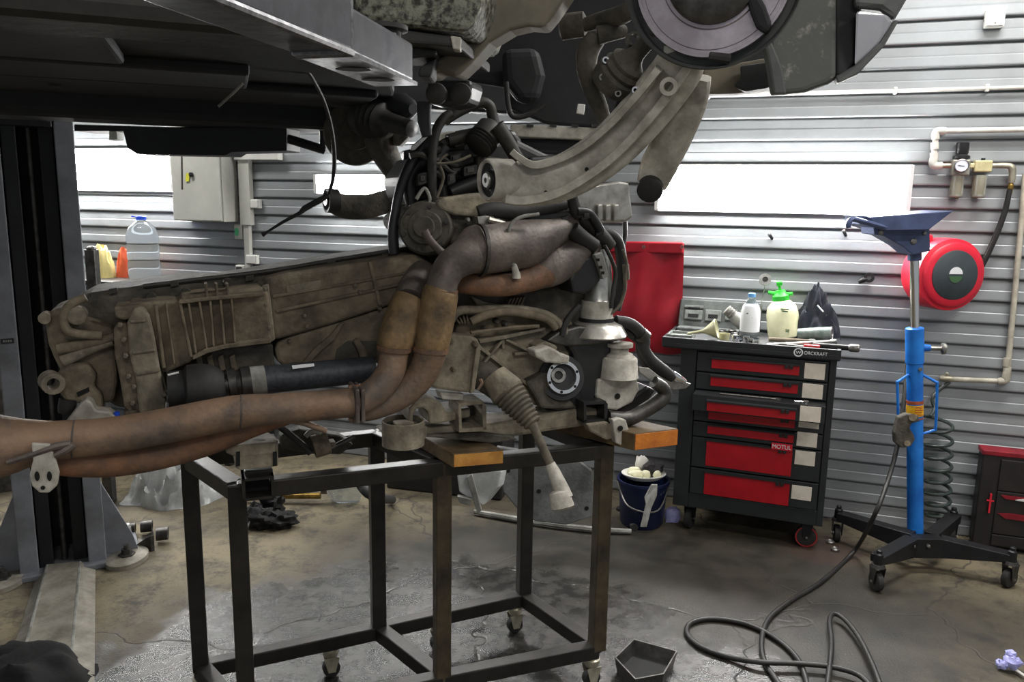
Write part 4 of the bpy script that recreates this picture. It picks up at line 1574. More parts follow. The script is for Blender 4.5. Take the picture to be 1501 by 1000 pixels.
# ================================================================== welded engine stand
SA, SCc, SE = V((-0.966, 2.262, 0)), V((-0.445, 2.505, 0)), V((0.06, 2.752, 0))
SB, SD, SF = V((-0.735, 2.01, 0)), V((-0.20, 2.225, 0)), V((0.302, 2.415, 0))
sd = thing('engine_stand', (-0.33, 2.36, 0), 'welded dark steel frame stand on casters under the engine', 'stand')
ZB, ZTOP = 0.13, 0.845
SAX = (SF - SB).normalized()
SNX = V((-SAX.y, SAX.x, 0))
tw = 0.048


def rail(name, p, q, z, m='stand_steel', w=tw, h=tw):
    g = G()
    g.beam(p + Z3 * z, q + Z3 * z, w, h)
    return g.build(name, m, sd, bevel=0.004)


for nm, p, m, lo, hi in (('leg', SA, 'stand_steel', ZB, ZTOP), ('leg', SB, 'stand_steel', ZB, ZTOP), ('leg', SCc, 'stand_steel', ZB, ZTOP), ('leg', SD, 'stand_rusty', ZB, ZTOP), ('leg', SE, 'stand_steel', ZB, ZTOP), ('leg', SF, 'stand_rusty', ZB, ZTOP)):
    g = G()
    g.box(p + Z3 * ((lo + hi) / 2), SAX * tw / 2, SNX * tw / 2, Z3 * ((hi - lo) / 2))
    g.build(nm, m, sd, bevel=0.004)
rail('top_rail', SB, SD, ZTOP - 0.02)
rail('top_rail', SD, SF, ZTOP - 0.02)
rail('top_rail', SA, SCc, ZTOP - 0.02)
rail('top_rail', SCc, SE, ZTOP - 0.02)
rail('cross_rail', SA, SB, ZTOP - 0.02)
rail('cross_rail', SCc, SD, ZTOP - 0.02)
rail('cross_rail', SE, SF, ZTOP - 0.02)
rail('bottom_rail', SA, SCc, ZB)
rail('bottom_rail', SCc, SE, ZB)
rail('bottom_rail', SB, SD, ZB)
rail('bottom_rail', SD, SF, ZB)
rail('bottom_cross_rail', SA, SB, ZB)
rail('bottom_cross_rail', SCc, SD, ZB)
rail('bottom_cross_rail', SE, SF, ZB)
# open tube stub at the left corner
g = G()
c = EN(378, 712, -0.045)
k = px(c)
for sx, sz, hx_, hz_ in ((0, 1, 22, 2), (0, -1, 22, 2), (-1, 0, 2, 17), (1, 0, 2, 17)):
    g.box(c + SAX * sx * 20 * k + Z3 * sz * 15 * k + SNX * 0.02, SAX * hx_ * k, SNX * 0.045, Z3 * hz_ * k)
g.build('tube_stub', 'stand_steel', sd)
g = G()
g.box(c + SNX * 0.03, SAX * 17 * k, SNX * 0.003, Z3 * 13 * k)
g.build('stub_inside', 'hole_black', sd)


def stand_caster(p):
    c = V((p.x, p.y, 0))
    r = 0.03
    g = G()
    g.lathe(c + Z3 * 0.07, Z3, [(0, 0.018), (0.012, 0.026), (0.03, 0.028), (0.036, 0.02)], 16)
    for s in (-1, 1):
        g.prism([c + SNX * (s * 0.019) + SAX * a + Z3 * z for a, z in ((-0.012, 0.022), (0.012, 0.022), (0.026, 0.075), (-0.026, 0.075))], SNX * (s * 0.003))
    f = g.build('caster_fork', 'fitting', sd, smooth=True)
    g = G()
    g.lathe(c + Z3 * r - SNX * 0.013, SNX, [(0, r * 0.5), (0, r * 0.92), (0.003, r), (0.023, r), (0.026, r * 0.92), (0.026, r * 0.5)], 22)
    g.build('caster_wheel', 'rubber', f, smooth=True)


BD = (SE - SA)
for t_ in (0.0, 0.36, 0.70, 0.97):
    stand_caster(SA + BD * t_)
for t_ in (0.02, 0.5, 0.985):
    stand_caster(SB + (SF - SB) * t_)

# ------------------------------------------------------------------ wood blocks on the stand
def plank(label, quad, z0, z1, m_end, m='wood_old'):
    c = sum(quad, V((0, 0, 0))) / 4
    t = thing('wood_block', V((c.x, c.y, z0)), label, 'wood block', 'wood blocks on the engine stand')
    g = G()
    g.prism([V((p.x, p.y, z0)) for p in quad], Z3 * (z1 - z0))
    g.build('timber', m, t, bevel=0.003)
    # fresh cut end on the face between quad[0], quad[1]
    a, b_ = quad[0], quad[1]
    n = (b_ - a).cross(Z3).normalized()
    if n.dot(c - a) > 0:
        n = -n
    g = G()
    i_ = (b_ - a).normalized() * 0.003
    g.prism([V((p.x, p.y, z)) for p, z in ((a + i_, z0 + 0.003), (b_ - i_, z0 + 0.003), (b_ - i_, z1 - 0.003), (a + i_, z1 - 0.003))], n * 0.0025)
    g.build('sawn_end', m_end, t)


zp0 = ZTOP + 0.006
q0, q1 = FL(664, 686, zp0), FL(738, 680, zp0)
dv = SNX * 0.34 - SAX * 0.07
plank('old wooden block with pale sawn end under the middle of the engine', [q0, q1, q1 + dv, q0 + dv], zp0, zp0 + 0.042, 'wood_end')
q0, q1 = FL(929, 661, zp0), FL(993, 653, zp0)
dv = SNX * 0.30 - SAX * 0.16
plank('wooden block with orange sawn end at the right end of the stand', [q0, q1, q1 + dv, q0 + dv], zp0, zp0 + 0.055, 'wood_orange')

# ================================================================== floor clutter
g = G()
c = FL(268, 712)
g.cloth(FL(262, 724), V((0.25, -0.05, 0)), V((0.06, 0.22, 0)), 0.24, 34, 7, 0.95, 3.2)
tag(g.build('plastic_bag', 'bag_plastic', smooth=True, angle=60), 'crumpled clear plastic bag on the floor behind the stand', 'plastic bag')
g = G()
c = FL(250, 686)
g.ball(c + Z3 * 0.03, 0.06, 0.05, 0.035, jit=0.5, seed=4)
g.ball(c + V((0.1, 0.02, 0.04)), 0.05, 0.06, 0.045, jit=0.5, seed=6)
tag(g.build('rag_heap', 'cast_dark', smooth=True), 'small dark oily rag behind the plastic bag', 'rag')

# big plastic bottle lying with a stick
t = thing('plastic_bottle', FL(505, 736), 'clear plastic bottle lying on the floor between stand legs', 'bottle')
c = FL(505, 737) + Z3 * 0.085
g = G()
ad = V((-1, -0.1, 0)).normalized()
g.lathe(c - ad * 0.09, ad, [(0, 0.06), (0.012, 0.08), (0.12, 0.083), (0.15, 0.07), (0.175, 0.035), (0.18, 0.03)], 26)
g.build('bottle_body', 'bottle_clear', t, smooth=True)
g = G()
g.lathe(c + ad * 0.088, ad, [(0, 0.032), (0.03, 0.032), (0.034, 0.026)], 18)
g.build('cap', 'cast_brown', t, smooth=True)
t = thing('long_rod', FL(440, 735), 'pale brass coloured rod lying on the floor behind the stand', 'rod')
g = G()
g.tube([(FL(360, 728, 0.035), 0.014), (FL(470, 727, 0.045), 0.016)], n=1, seg=10)
g.build('rod_shaft', 'brass', t, smooth=True)

# black gloves / rags
t = thing('oily_rags', FL(395, 775), 'heap of black oily rags on the floor left of centre', 'rags')
for i, (x, y, rx, ry, rz) in enumerate(((383, 772, 0.075, 0.06, 0.05), (412, 772, 0.08, 0.055, 0.04), (398, 757, 0.06, 0.05, 0.07), (376, 762, 0.05, 0.05, 0.045))):
    g = G()
    g.ball(FL(x, y) + Z3 * rz * 0.85, rx, ry, rz, seg=22, rings=14, jit=0.75, seed=i + 2, freq=2.6)
    g.build('rag', 'black_cloth', t, smooth=True, angle=60)
g = G()
p, q = FL(357, 783, 0.008), FL(378, 745, 0.07)
g.tube([(p, 0.006), (q, 0.006)], n=1, seg=8)
tag(g.build('thin_stick', 'light_grey_dirty', smooth=True), 'thin pale stick leaning on the black oily rags', 'stick')

# small floor jack with rollers right of the column
t = thing('roller_dolly', FL(213, 800), 'small dark metal roller dolly on the floor beside the lift column', 'dolly')
g = G()
pz = [FL(188, 804), FL(222, 808), FL(224, 798), FL(236, 790)]
g.prism([FL(188, 806) , FL(221, 809), FL(226, 780, 0.0) , FL(205, 792)], Z3 * 0.008)
g.prism([FL(188, 806), FL(222, 809), FL(222, 809) + Z3 * 0.075, FL(214, 808) + Z3 * 0.06], V((0.01, 0.012, 0)))
g.build('wedge_frame', 'steel_dark', t)
for x, y, r in ((238, 796, 0.03), (215, 784, 0.028), (190, 786, 0.024)):
    g = G()
    c = FL(x, y) + Z3 * (r + 0.012)
    g.lathe(c - V((0.025, 0.0, 0)), V((1, 0.3, 0)), [(0, r * 0.5), (0, r), (0.05, r), (0.05, r * 0.5)], 16, closed=True)
    g.build('roller', 'steel_dark', t, smooth=True)
g = G()
g.prism([FL(176, 806) , FL(187, 809), FL(187, 809) + Z3 * 0.11, FL(176, 806) + Z3 * 0.12], V((0.01, 0.03, 0)))
g.build('side_plate', 'light_grey_dirty', t, bevel=0.002)
g = G()
g.tube([(FL(172, 806) + Z3 * 0.12, 0.008), (FL(190, 800) + Z3 * 0.10, 0.012)], n=1)
g.build('pin', 'steel', t, smooth=True)

# black cloth at the bottom left corner
g = G()
g.cloth(FL(25, 1010), V((0.22, -0.02, 0)), V((0.02, 0.20, 0)), 0.13, 26, 11, 0.35, 1.6)
tag(g.build('black_cloth', 'black_cloth', smooth=True, angle=70), 'black crumpled cloth in the bottom left corner', 'cloth')

# oil drip tray, bottom centre
t = thing('drip_tray', FL(945, 990), 'small grey metal tray with black oil on the wet floor', 'tray')
q = [FL(926, 966), FL(980, 978), FL(985, 1012), FL(905, 1005)]
q = [FL(900, 985), FL(928, 957), FL(992, 975), FL(972, 1010), FL(930, 1018)]
c = sum(q, V((0, 0, 0))) / 5
g = G()
out_b = [c + (p - c) * 0.9 for p in q]
out_t = [p + Z3 * 0.055 for p in q]
in_t = [c + (p - c) * 0.95 + Z3 * 0.055 for p in q]
in_b = [c + (p - c) * 0.78 + Z3 * 0.006 for p in q]
n5 = 5
fs = []
for ra, rb_ in ((0, 1), (1, 2), (2, 3)):
    fs += [(ra * 5 + i, ra * 5 + (i + 1) % 5, rb_ * 5 + (i + 1) % 5, rb_ * 5 + i) for i in range(5)]
fs += [tuple(range(5))[::-1], tuple(range(15, 20))]
g.add(out_b + out_t + in_t + in_b, fs)
g.build('tray_shell', 'steel_dark', t)
g = G()
g.prism([c + (p - c) * 0.80 + Z3 * 0.008 for p in q], Z3 * 0.006)
g.build('oil_pool', 'hole_black', t)

# caps on the floor near the cart wheel
for x, y, lb_ in ((1217, 797, 'small metal cap on the floor near the cart wheel, farther one'), (1224, 808, 'small metal cap on the floor near the cart wheel, nearer one')):
    g = G()
    g.lathe(FL(x, y), Z3, [(0, 0.018), (0.012, 0.02), (0.016, 0.016), (0.012, 0.013)], 18)
    tag(g.build('metal_disc', 'steel', smooth=True), lb_, 'cap', 'metal caps on the floor')

# crumpled bluish tissue at the lower right corner
t = thing('tissue', FL(1485, 985), 'crumpled pale blue tissue on the floor at the lower right', 'tissue')
c = FL(1482, 985)
g = G()
for i, (dx, dy, dz, r) in enumerate(((0, 0, 0.035, 0.026), (-0.03, 0.01, 0.022, 0.018), (0.025, 0.015, 0.03, 0.018), (0.005, 0.02, 0.055, 0.018))):
    g.ball(c + V((dx, dy, dz)), r, r, r * 0.8, jit=0.6, seed=i, freq=2.4)
g.build('crumple', 'tissue_blue', t, smooth=True)
g = G()
g.tube([(c + V((0.0, -0.01, 0.02)), 0.005), (c + V((0.03, -0.06, 0.008)), 0.004)], n=1, seg=6)
g.build('twist', 'paper', t)

# ------------------------------------------------------------------ bucket with foam tray, rags and panels behind the stand
b = FL(940, 766)
t = thing('blue_bucket', b, 'dark blue plastic bucket on the floor left of the tool cart', 'bucket')
k = px(b)
g = G()
hb = 0.235
g.lathe(b, Z3, [(0, 0.10), (0.01, 0.108), (hb, 0.125), (hb, 0.120), (0.015, 0.10)], 30)
g.build('bucket_wall', 'bucket_blue', t, smooth=True)
g = G()
g.lathe(b + Z3 * (hb - 0.01), Z3, [(0, 0.125), (0, 0.133), (0.014, 0.133), (0.014, 0.125)], 30, closed=True)
g.build('bucket_rim', 'bucket_blue', t, smooth=True)
g = G()
cc = b + Z3 * (hb - 0.01)
g.tube([(cc + V((-0.13, -0.01, 0)), 0.004), (cc + V((-0.09, -0.12, -0.09)), 0.004), (cc + V((0.05, -0.15, -0.10)), 0.004), (cc + V((0.13, -0.02, 0)), 0.004)], seg=6)
g.build('bail_handle', 'steel', t, smooth=True)
tb = b + Z3 * (hb + 0.006)
t = thing('foam_tray', tb, 'white foam tray with cream pieces lying on the blue bucket', 'tray')
g = G()
u_ = V((1, -0.1, 0))
g.lathe(tb, Z3, [(0, 0.085), (0.022, 0.112), (0.026, 0.112), (0.026, 0.104), (0.006, 0.08)], 28, sq=(0.75, 1.0))
g.build('tray_shell', 'white_plastic', t, smooth=True)
for i, (dx, dy, l) in enumerate(((-0.04, -0.02, 0.04), (-0.045, 0.03, 0.035), (0.005, -0.025, 0.026), (0.062, -0.03, 0.022))):
    g = G()
    g.ball(tb + V((dx, dy, 0.024)), l, l * 0.7, 0.022, jit=0.25, seed=i)
    g.build('cream_piece', 'foam_white', t, smooth=True)
g = G()
g.ball(tb + V((0.045, 0.015, 0.045)), 0.05, 0.04, 0.035, jit=0.6, seed=8, freq=2.6)
tag(g.build('dirty_rag', 'rag_dark', smooth=True), 'dark dirty rag lying on the white foam tray', 'rag')
g = G()
g.ball(tb + V((0.0, 0.06, 0.05)), 0.03, 0.02, 0.045, jit=0.6, seed=12, freq=2.6)
tag(g.build('white_crumple', 'paper', smooth=True), 'crumpled white paper standing behind the foam tray', 'paper')
# pale strap in front of the bucket
g = G()
p = [PY(960, 712, 3.50), PY(950, 735, 3.48), PY(943, 765, 3.45)]
g.prism([PY(955, 711, 3.5), PY(964, 711, 3.5), PY(963, 727, 3.5), PY(955, 745, 3.48), PY(948, 773, 3.46), PY(939, 773, 3.46), PY(947, 740, 3.48), PY(945, 730, 3.5)], V((0, 0.012, 0)))
tag(g.build('plastic_strip', 'light_grey_dirty', bevel=0.002), 'pale plastic strip leaning against the blue bucket', 'strip')
g = G()
g.ball(FL(985, 765) + Z3 * 0.035, 0.045, 0.03, 0.042, jit=0.5, seed=3, freq=2.2)
tag(g.build('blue_paper', 'tissue_blue', smooth=True), 'crumpled pale paper beside the left cart wheel', 'paper')
# black cable stub near bucket
g = G()
g.tube([(FL(905, 745, 0.06), 0.012), (FL(918, 752, 0.05), 0.014), (FL(926, 768, 0.02), 0.016), (FL(930, 774, 0.018), 0.02)], seg=10)
tag(g.build('cable_end', 'rubber', smooth=True), 'short black cable end lying before the blue bucket', 'cable')

# grey undertray panel leaning on the floor behind the stand
t = thing('splash_guard', FL(810, 765), 'grey plastic splash guard panel standing behind the stand', 'car panel')
g = G()
Yv = 3.46
outl = [(728, 655), (760, 660), (790, 672), (838, 668), (868, 690), (874, 735), (868, 758), (830, 770), (785, 765), (765, 755), (738, 722)]
g.prism([PY(x, y, Yv + (765 - y) * 0.0012) for x, y in outl], V((0.0, 0.03, 0)))
g.build('panel_skin', 'undertray', t, bevel=0.006)
for x, y in ((745, 690), (765, 700), (790, 720), (860, 745), (775, 680)):
    g = G()
    p = PY(x, y, Yv + (765 - y) * 0.0012 - 0.002)
    g.lathe(p, V((0, -1, 0.1)), [(0, 0.010), (0.003, 0.010)], 10)
    g.build('clip_hole', 'hole_black', t)
g = G()
g.tube([(FL(695, 750, 0.02), 0.012), (FL(740, 758, 0.02), 0.016), (FL(800, 768, 0.02), 0.014), (FL(870, 776, 0.02), 0.016), (FL(925, 779, 0.015), 0.012)], seg=8)
tag(g.build('torn_strip', 'light_grey_dirty', smooth=True), 'pale torn plastic strip along the floor under the splash guard', 'strip')
t = thing('wheel_liner', FL(690, 735), 'crumpled grey wheel liner piece on the floor behind the middle leg', 'car panel')
g = G()
Yv = 3.4
g.prism([PY(x, y, Yv) for x, y in ((668, 690), (700, 684), (735, 690), (730, 715), (708, 742), (695, 735), (672, 722))], V((0.03, 0.06, 0)))
g.build('liner_skin', 'bag_plastic', t, bevel=0.01)
g = G()
g.prism([PY(x, y, Yv - 0.02) for x, y in ((684, 700), (692, 695), (706, 748), (700, 755))], V((0, 0.02, 0)))
g.prism([PY(x, y, Yv - 0.02) for x, y in ((670, 728), (692, 732), (690, 742), (674, 738))], V((0, 0.03, 0)))
g.build('liner_bracket', 'light_grey_dirty', t, bevel=0.003)
# dark crate behind the stand
t = thing('dark_crate', FL(600, 705), 'large dark plastic crate standing behind the engine stand', 'crate')
p0, p1 = FL(566, 716), FL(735, 735)
g = G()
dd = (p1 - p0)
nn = V((-dd.y, dd.x, 0)).normalized()
g.prism([p0, p1, p1 + Z3 * 0.36, p0 + Z3 * 0.36], nn * 0.28)
g.build('crate_wall', 'cabinet_dark', t, bevel=0.012)
g = G()
g.box((p0 + p1) / 2 + nn * 0.14 + Z3 * 0.37, dd * 0.52, nn * 0.15, Z3 * 0.014)
g.build('crate_rim', 'cabinet_dark', t, bevel=0.006)
# round tyre like hose behind
g = G()
g.tube([(PY(524, 690, 3.2), 0.022), (PY(530, 712, 3.2), 0.022), (PY(548, 728, 3.2), 0.022), (FL(575, 733, 0.022), 0.022)], seg=10)
tag(g.build('curved_hose', 'rubber', smooth=True), 'thick black curved hose on the floor beside the clear bottle', 'hose')

# ================================================================== engine, gearbox, exhaust and subframe on the stand
ea = thing('engine_assembly', (-0.25, 2.40, ZTOP), 'dusty removed engine with gearbox, exhaust pipes and subframe resting on the stand', 'engine')


def slab(name, poly, off, th, m, parent=ea, bevel=0.006, vec=None, bseg=2):
    g = G()
    g.prism(pts(EN, poly, off), (vec if vec is not None else ENG_N) * th)
    return g.build(name, m, parent, bevel=bevel, bseg=bseg)


def etube(name, lst, m, off=0.0, parent=ea, seg=14, n=6):
    g = G()
    g.tube(ptube(EN, lst, off), seg=seg, n=n)
    return g.build(name, m, parent, smooth=True)


def ebolt(x, y, off, r, parent, m='steel_dark', h=0.012, ax=None):
    p = EN(x, y, off)
    g = G()
    a = ax or -ENG_N
    g.lathe(p, a, [(-0.004, r * px(p)), (h * 0.7, r * px(p)), (h, r * 0.7 * px(p))], 6)
    return g.build('bolt', m, parent)


# ---------------- gearbox
up_ = slab('gearbox_top', [(96, 462), (104, 446), (132, 430), (285, 409), (300, 412), (330, 410), (400, 398), (520, 378), (622, 362), (640, 400), (600, 440), (400, 500), (300, 540), (200, 600), (170, 600), (120, 560), (98, 520)], 0.15, 0.26, 'cast_dark', bevel=0.02, bseg=3)
for x, y, w_ in ((222, 435, 7), (273, 430, 8), (333, 413, 6), (440, 402, 9)):
    g = G()
    p = EN(x, y, 0.145)
    g.lathe(p, ENG_N, [(-0.03, w_ * px(p)), (0.02, w_ * px(p))], 10)
    g.build('lug', 'cast_dark', up_, smooth=True)
mid = slab('gearbox_case', [(389, 412), (420, 402), (520, 386), (612, 372), (648, 396), (640, 425), (560, 452), (480, 478), (402, 500), (394, 470), (391, 440)], 0.045, 0.28, 'cast_brown', bevel=0.014, bseg=3)
slab('joint_flange', [(383, 420), (394, 416), (404, 498), (396, 503), (390, 470)], 0.036, 0.24, 'cast_dusty', mid, bevel=0.004)
for x, y in ((388, 424), (389, 447), (394, 480), (446, 463), (449, 478), (527, 428), (520, 418)):
    ebolt(x, y, 0.04, 3.2, mid, 'cast_dusty')
slab('casting_seam', [(400, 433), (520, 412), (600, 398), (600, 401), (520, 416), (400, 437)], 0.040, 0.02, 'cast_brown', mid, bevel=0.001)
low = slab('bell_side_plate', [(402, 512), (408, 502), (424, 494), (520, 465), (610, 436), (648, 428), (650, 540), (600, 545), (540, 530), (415, 537), (407, 530)], 0.06, 0.22, 'cast_brown', bevel=0.010)
slab('plate_ridge', [(498, 475), (506, 472), (490, 500), (470, 516), (452, 536), (440, 536), (462, 510), (484, 492)], 0.050, 0.03, 'cast_brown', low, bevel=0.004)
slab('plate_recess', [(494, 512), (510, 500), (552, 500), (552, 528), (490, 532)], 0.056, 0.01, 'cast_dark', low, bevel=0.003)
g = G()
g.tube(ptube(EN, [(520, 498, 4), (530, 512, 6), (534, 528, 6)], 0.045), seg=10)
g.build('plate_lug', 'cast_brown', low, smooth=True)
for x, y in ((424, 500), (556, 452), (587, 446)):
    ebolt(x, y, 0.055, 3.2, low, 'cast_brown')
rc_ = slab('ribbed_case', [(186, 446), (226, 442), (262, 441), (266, 434), (300, 430), (386, 421), (394, 430), (398, 500), (352, 505), (318, 510), (290, 522), (278, 532), (246, 546), (238, 548), (222, 490), (190, 470)], 0.03, 0.22, 'cast_brown', bevel=0.010)
for top_, bot_, w_ in (((231, 448), (243, 540), 5), ((245, 446), (257, 534), 3), ((266, 443), (283, 524), 4.5), ((278, 442), (289, 518), 3.5), ((294, 441), (305, 512), 3.5), ((310, 440), (315, 508), 3.5), ((325, 438), (331, 505), 3.5), ((341, 437), (346, 502), 3)):
    slab('cooling_rib', [(top_[0] - w_, top_[1]), (top_[0], top_[1]), (bot_[0], bot_[1]), (bot_[0] - w_, bot_[1])], 0.008, 0.03, 'cast_brown', rc_, bevel=0.002)
slab('rib_crossbar', [(262, 446), (262, 441), (304, 436), (388, 429), (388, 434), (304, 441)], 0.004, 0.03, 'cast_brown', rc_, bevel=0.002)
slab('rib_crossbar', [(283, 528), (282, 522), (300, 512), (330, 505), (397, 497), (397, 503), (332, 511), (304, 518)], 0.004, 0.03, 'cast_brown', rc_, bevel=0.002)
for x0 in (300, 315, 331):
    slab('cooling_rib', [(x0, 416), (x0 + 4, 416), (x0 + 6, 436), (x0 + 2, 437)], 0.02, 0.05, 'cast_brown', rc_, bevel=0.002)
lr = slab('lower_rib_block', [(284, 530), (302, 518), (345, 508), (400, 504), (404, 548), (380, 552), (320, 546), (300, 540)], 0.06, 0.16, 'cast_dark', bevel=0.006)
for x0 in (287, 303, 319, 336):
    slab('cooling_rib', [(x0, 524), (x0 + 8, 519), (x0 + 12, 542), (x0 + 4, 545)], 0.045, 0.03, 'cast_brown', lr, bevel=0.002)
# rear cover with bolts
rcov = slab('rear_cover', [(196, 452), (206, 449), (219, 462), (226, 492), (234, 540), (243, 588), (242, 606), (214, 610), (203, 606), (199, 560), (189, 520), (186, 474)], -0.012, 0.16, 'cast_dusty', bevel=0.006)
slab('cover_rib', [(190, 470), (212, 468), (213, 472), (191, 474)], -0.018, 0.02, 'cast_dusty', rcov, bevel=0.002)
slab('cover_rib', [(194, 516), (227, 511), (228, 515), (195, 520)], -0.018, 0.02, 'cast_dusty', rcov, bevel=0.002)
slab('cover_rib', [(199, 546), (234, 541), (235, 545), (200, 551)], -0.018, 0.02, 'cast_dusty', rcov, bevel=0.002)
gas = slab('bolt_flange', [(166, 482), (176, 474), (186, 474), (192, 520), (202, 560), (206, 606), (196, 612), (182, 596), (176, 560), (168, 520)], 0.004, 0.12, 'cast_brown', bevel=0.005)
for x, y in ((176, 476), (181, 497), (184, 521), (188, 551), (196, 566), (194, 590), (241, 577)):
    ebolt(x, y, -0.006, 4, gas, 'cast_dusty', 0.016)
slab('upper_lug_plate', [(166, 450), (208, 446), (212, 462), (182, 470), (170, 466)], 0.006, 0.10, 'cast_brown', bevel=0.006)
slab('foot_block', [(206, 608), (243, 606), (244, 626), (208, 631)], -0.004, 0.14, 'cast_dusty', bevel=0.005)
slab('foot_block', [(181, 604), (203, 600), (204, 614), (183, 618)], -0.002, 0.10, 'cast_brown', bevel=0.005)
# left end of the gearbox
le = slab('end_housing', [(64, 466), (76, 454), (104, 452), (122, 470), (166, 482), (172, 560), (166, 592), (140, 592), (120, 575), (96, 560), (78, 525), (70, 505)], 0.07, 0.2, 'cast_brown', bevel=0.016, bseg=3)
g = G()
p = EN(113, 462, 0.05)
g.lathe(p, -ENG_N, [(-0.03, 0.022), (0.015, 0.022), (0.02, 0.016)], 16)
g.lathe(EN(66, 466, 0.06), -ENG_N, [(-0.03, 0.014), (0.012, 0.014)], 12)
g.build('boss', 'cast_dusty', le, smooth=True)
etube('breather_pipe', [(126, 436, 6), (104, 446, 6.5), (94, 462, 6.5), (96, 480, 6.5), (110, 489, 6.5), (150, 492, 6.5)], 'cast_brown', 0.04)
etube('shift_arm', [(84, 512, 8), (110, 508, 8), (140, 502, 7), (168, 494, 6)], 'cast_brown', 0.05)
etube('shift_arm', [(92, 530, 9), (130, 512, 9), (165, 500, 7)], 'cast_dusty', 0.055)
sb_ = slab('output_block', [(82, 548), (100, 536), (128, 534), (142, 552), (136, 568), (150, 580), (150, 604), (128, 600), (118, 592), (96, 590), (84, 572)], 0.03, 0.14, 'cast_brown', bevel=0.010)
slab('output_window', [(112, 576), (130, 568), (131, 574), (114, 582)], 0.026, 0.01, 'hole_black', sb_, bevel=0)
g = G()
p = EN(76, 561, 0.02)
g.lathe(p, -ENG_N + ENG_A * 0.3, [(-0.03, 0.012), (-0.03, 0.026), (0.02, 0.026), (0.02, 0.014)], 16, closed=True)
g.build('pipe_stub', 'cast_dusty', sb_, smooth=True)
g = G()
g.tube(ptube(EN, [(100, 585, 12), (98, 598, 12), (96, 606, 10)], 0.04))
g.build('stub_boot', 'rubber', sb_, smooth=True)
slab('mount_bracket', [(92, 626), (104, 610), (118, 592), (126, 586), (134, 590), (140, 602), (160, 604), (172, 613), (166, 626)], -0.02, 0.05, 'arm_alu', bevel=0.004)
slab('mount_bracket', [(244, 612), (252, 594), (264, 592), (268, 604), (272, 626), (246, 630)], 0.0, 0.05, 'cast_dark', bevel=0.004)
etube('blue_plug', [(171, 604, 4), (172, 614, 4)], 'cap_blue', -0.01, n=1)
etube('red_plug', [(270, 600, 5), (282, 602, 5)], 'tool_red', -0.01, n=1)
etube('white_clip', [(246, 550, 1.6), (262, 546, 1.6)], 'white_plastic', -0.03, n=1)

# ---------------- propeller shaft
g = G()
g.tube(ptube(EN, [(246, 572, 27), (270, 570, 28), (274, 570, 35), (290, 569, 36), (312, 567, 33), (322, 566, 27), (330, 565, 20)], -0.01), seg=22, n=1)
ps = g.build('shaft_boot', 'rubber', ea, smooth=True)
g = G()
g.tube(ptube(EN, [(328, 564, 16), (334, 564, 16), (335, 563, 22), (345, 562, 23), (346, 562, 19), (352, 561, 20), (354, 561, 23), (368, 559, 23)], -0.01), seg=22, n=1)
g.build('shaft_collar', 'steel_dark', ea, smooth=True)
g = G()
g.tube(ptube(EN, [(368, 560, 22.5), (389, 557, 21.5)], -0.01), seg=22, n=1)
g.build('shaft_band', 'light_grey_dirty', ea, smooth=True)
g = G()
g.tube(ptube(EN, [(388, 557, 20.5), (470, 549, 20), (548, 541, 19)], -0.01), seg=22, n=1)
sh = g.build('propeller_shaft', 'shaft', ea, smooth=True)
slab('shaft_sticker', [(428, 536), (460, 533), (461, 537), (429, 541)], -0.052, 0.003, 'label_white', sh, bevel=0)

# ---------------- exhaust
def ex(name, lst, m, seg=24, n=6):
    g = G()
    g.tube(ptube(EN, lst), seg=seg, n=n)
    return g.build(name, m, ea, smooth=True)


XO = -0.11
ex('front_pipe', [(-60, 656, 48, XO), (0, 654, 46, XO), (40, 650, 36, XO), (80, 646, 29, XO), (150, 640, 27, XO), (230, 627, 26, XO), (300, 613, 26, XO), (350, 604, 25, XO), (400, 600, 23, XO), (460, 595, 22, XO), (516, 590, 22, XO)], 'exhaust_tan')
ex('front_pipe', [(60, 668, 24, XO + 0.02), (110, 676, 23, XO + 0.03), (170, 676, 23, XO + 0.04), (240, 665, 22, XO + 0.05), (310, 645, 21, XO + 0.05), (370, 622, 19, XO + 0.05), (420, 606, 17, XO + 0.05)], 'rust')
ex('down_pipe', [(516, 590, 22, XO), (534, 584, 21, XO), (556, 568, 21, XO), (572, 545, 21, XO + 0.01), (577, 522, 21, XO + 0.02), (578, 508, 24, XO + 0.02)], 'exhaust_tan')
ex('catalyst', [(577, 512, 23, XO + 0.02), (580, 500, 27, XO + 0.02), (586, 482, 27.5, XO + 0.025), (598, 448, 27, XO + 0.04), (602, 438, 24, XO + 0.045)], 'cat_yellow', n=3)
ex('down_pipe', [(600, 442, 24, XO + 0.05), (606, 424, 23, XO + 0.09), (620, 402, 22, XO + 0.16)], 'exhaust_grey')
ex('down_pipe', [(512, 602, 19, XO + 0.04), (550, 594, 21, XO + 0.04), (588, 577, 22, XO + 0.03), (615, 553, 22, XO + 0.02), (627, 530, 23, XO + 0.01), (631, 510, 25, XO)], 'exhaust_tan')
ex('catalyst', [(630, 515, 23, XO), (633, 500, 27, XO), (638, 470, 28, XO), (645, 432, 27, XO), (647, 424, 24, XO)], 'cat_yellow', n=3)
ex('down_pipe', [(646, 428, 23, XO), (650, 410, 23, XO), (660, 392, 24, XO + 0.01), (676, 380, 26, XO + 0.02), (690, 374, 28, XO + 0.03)], 'exhaust_grey')
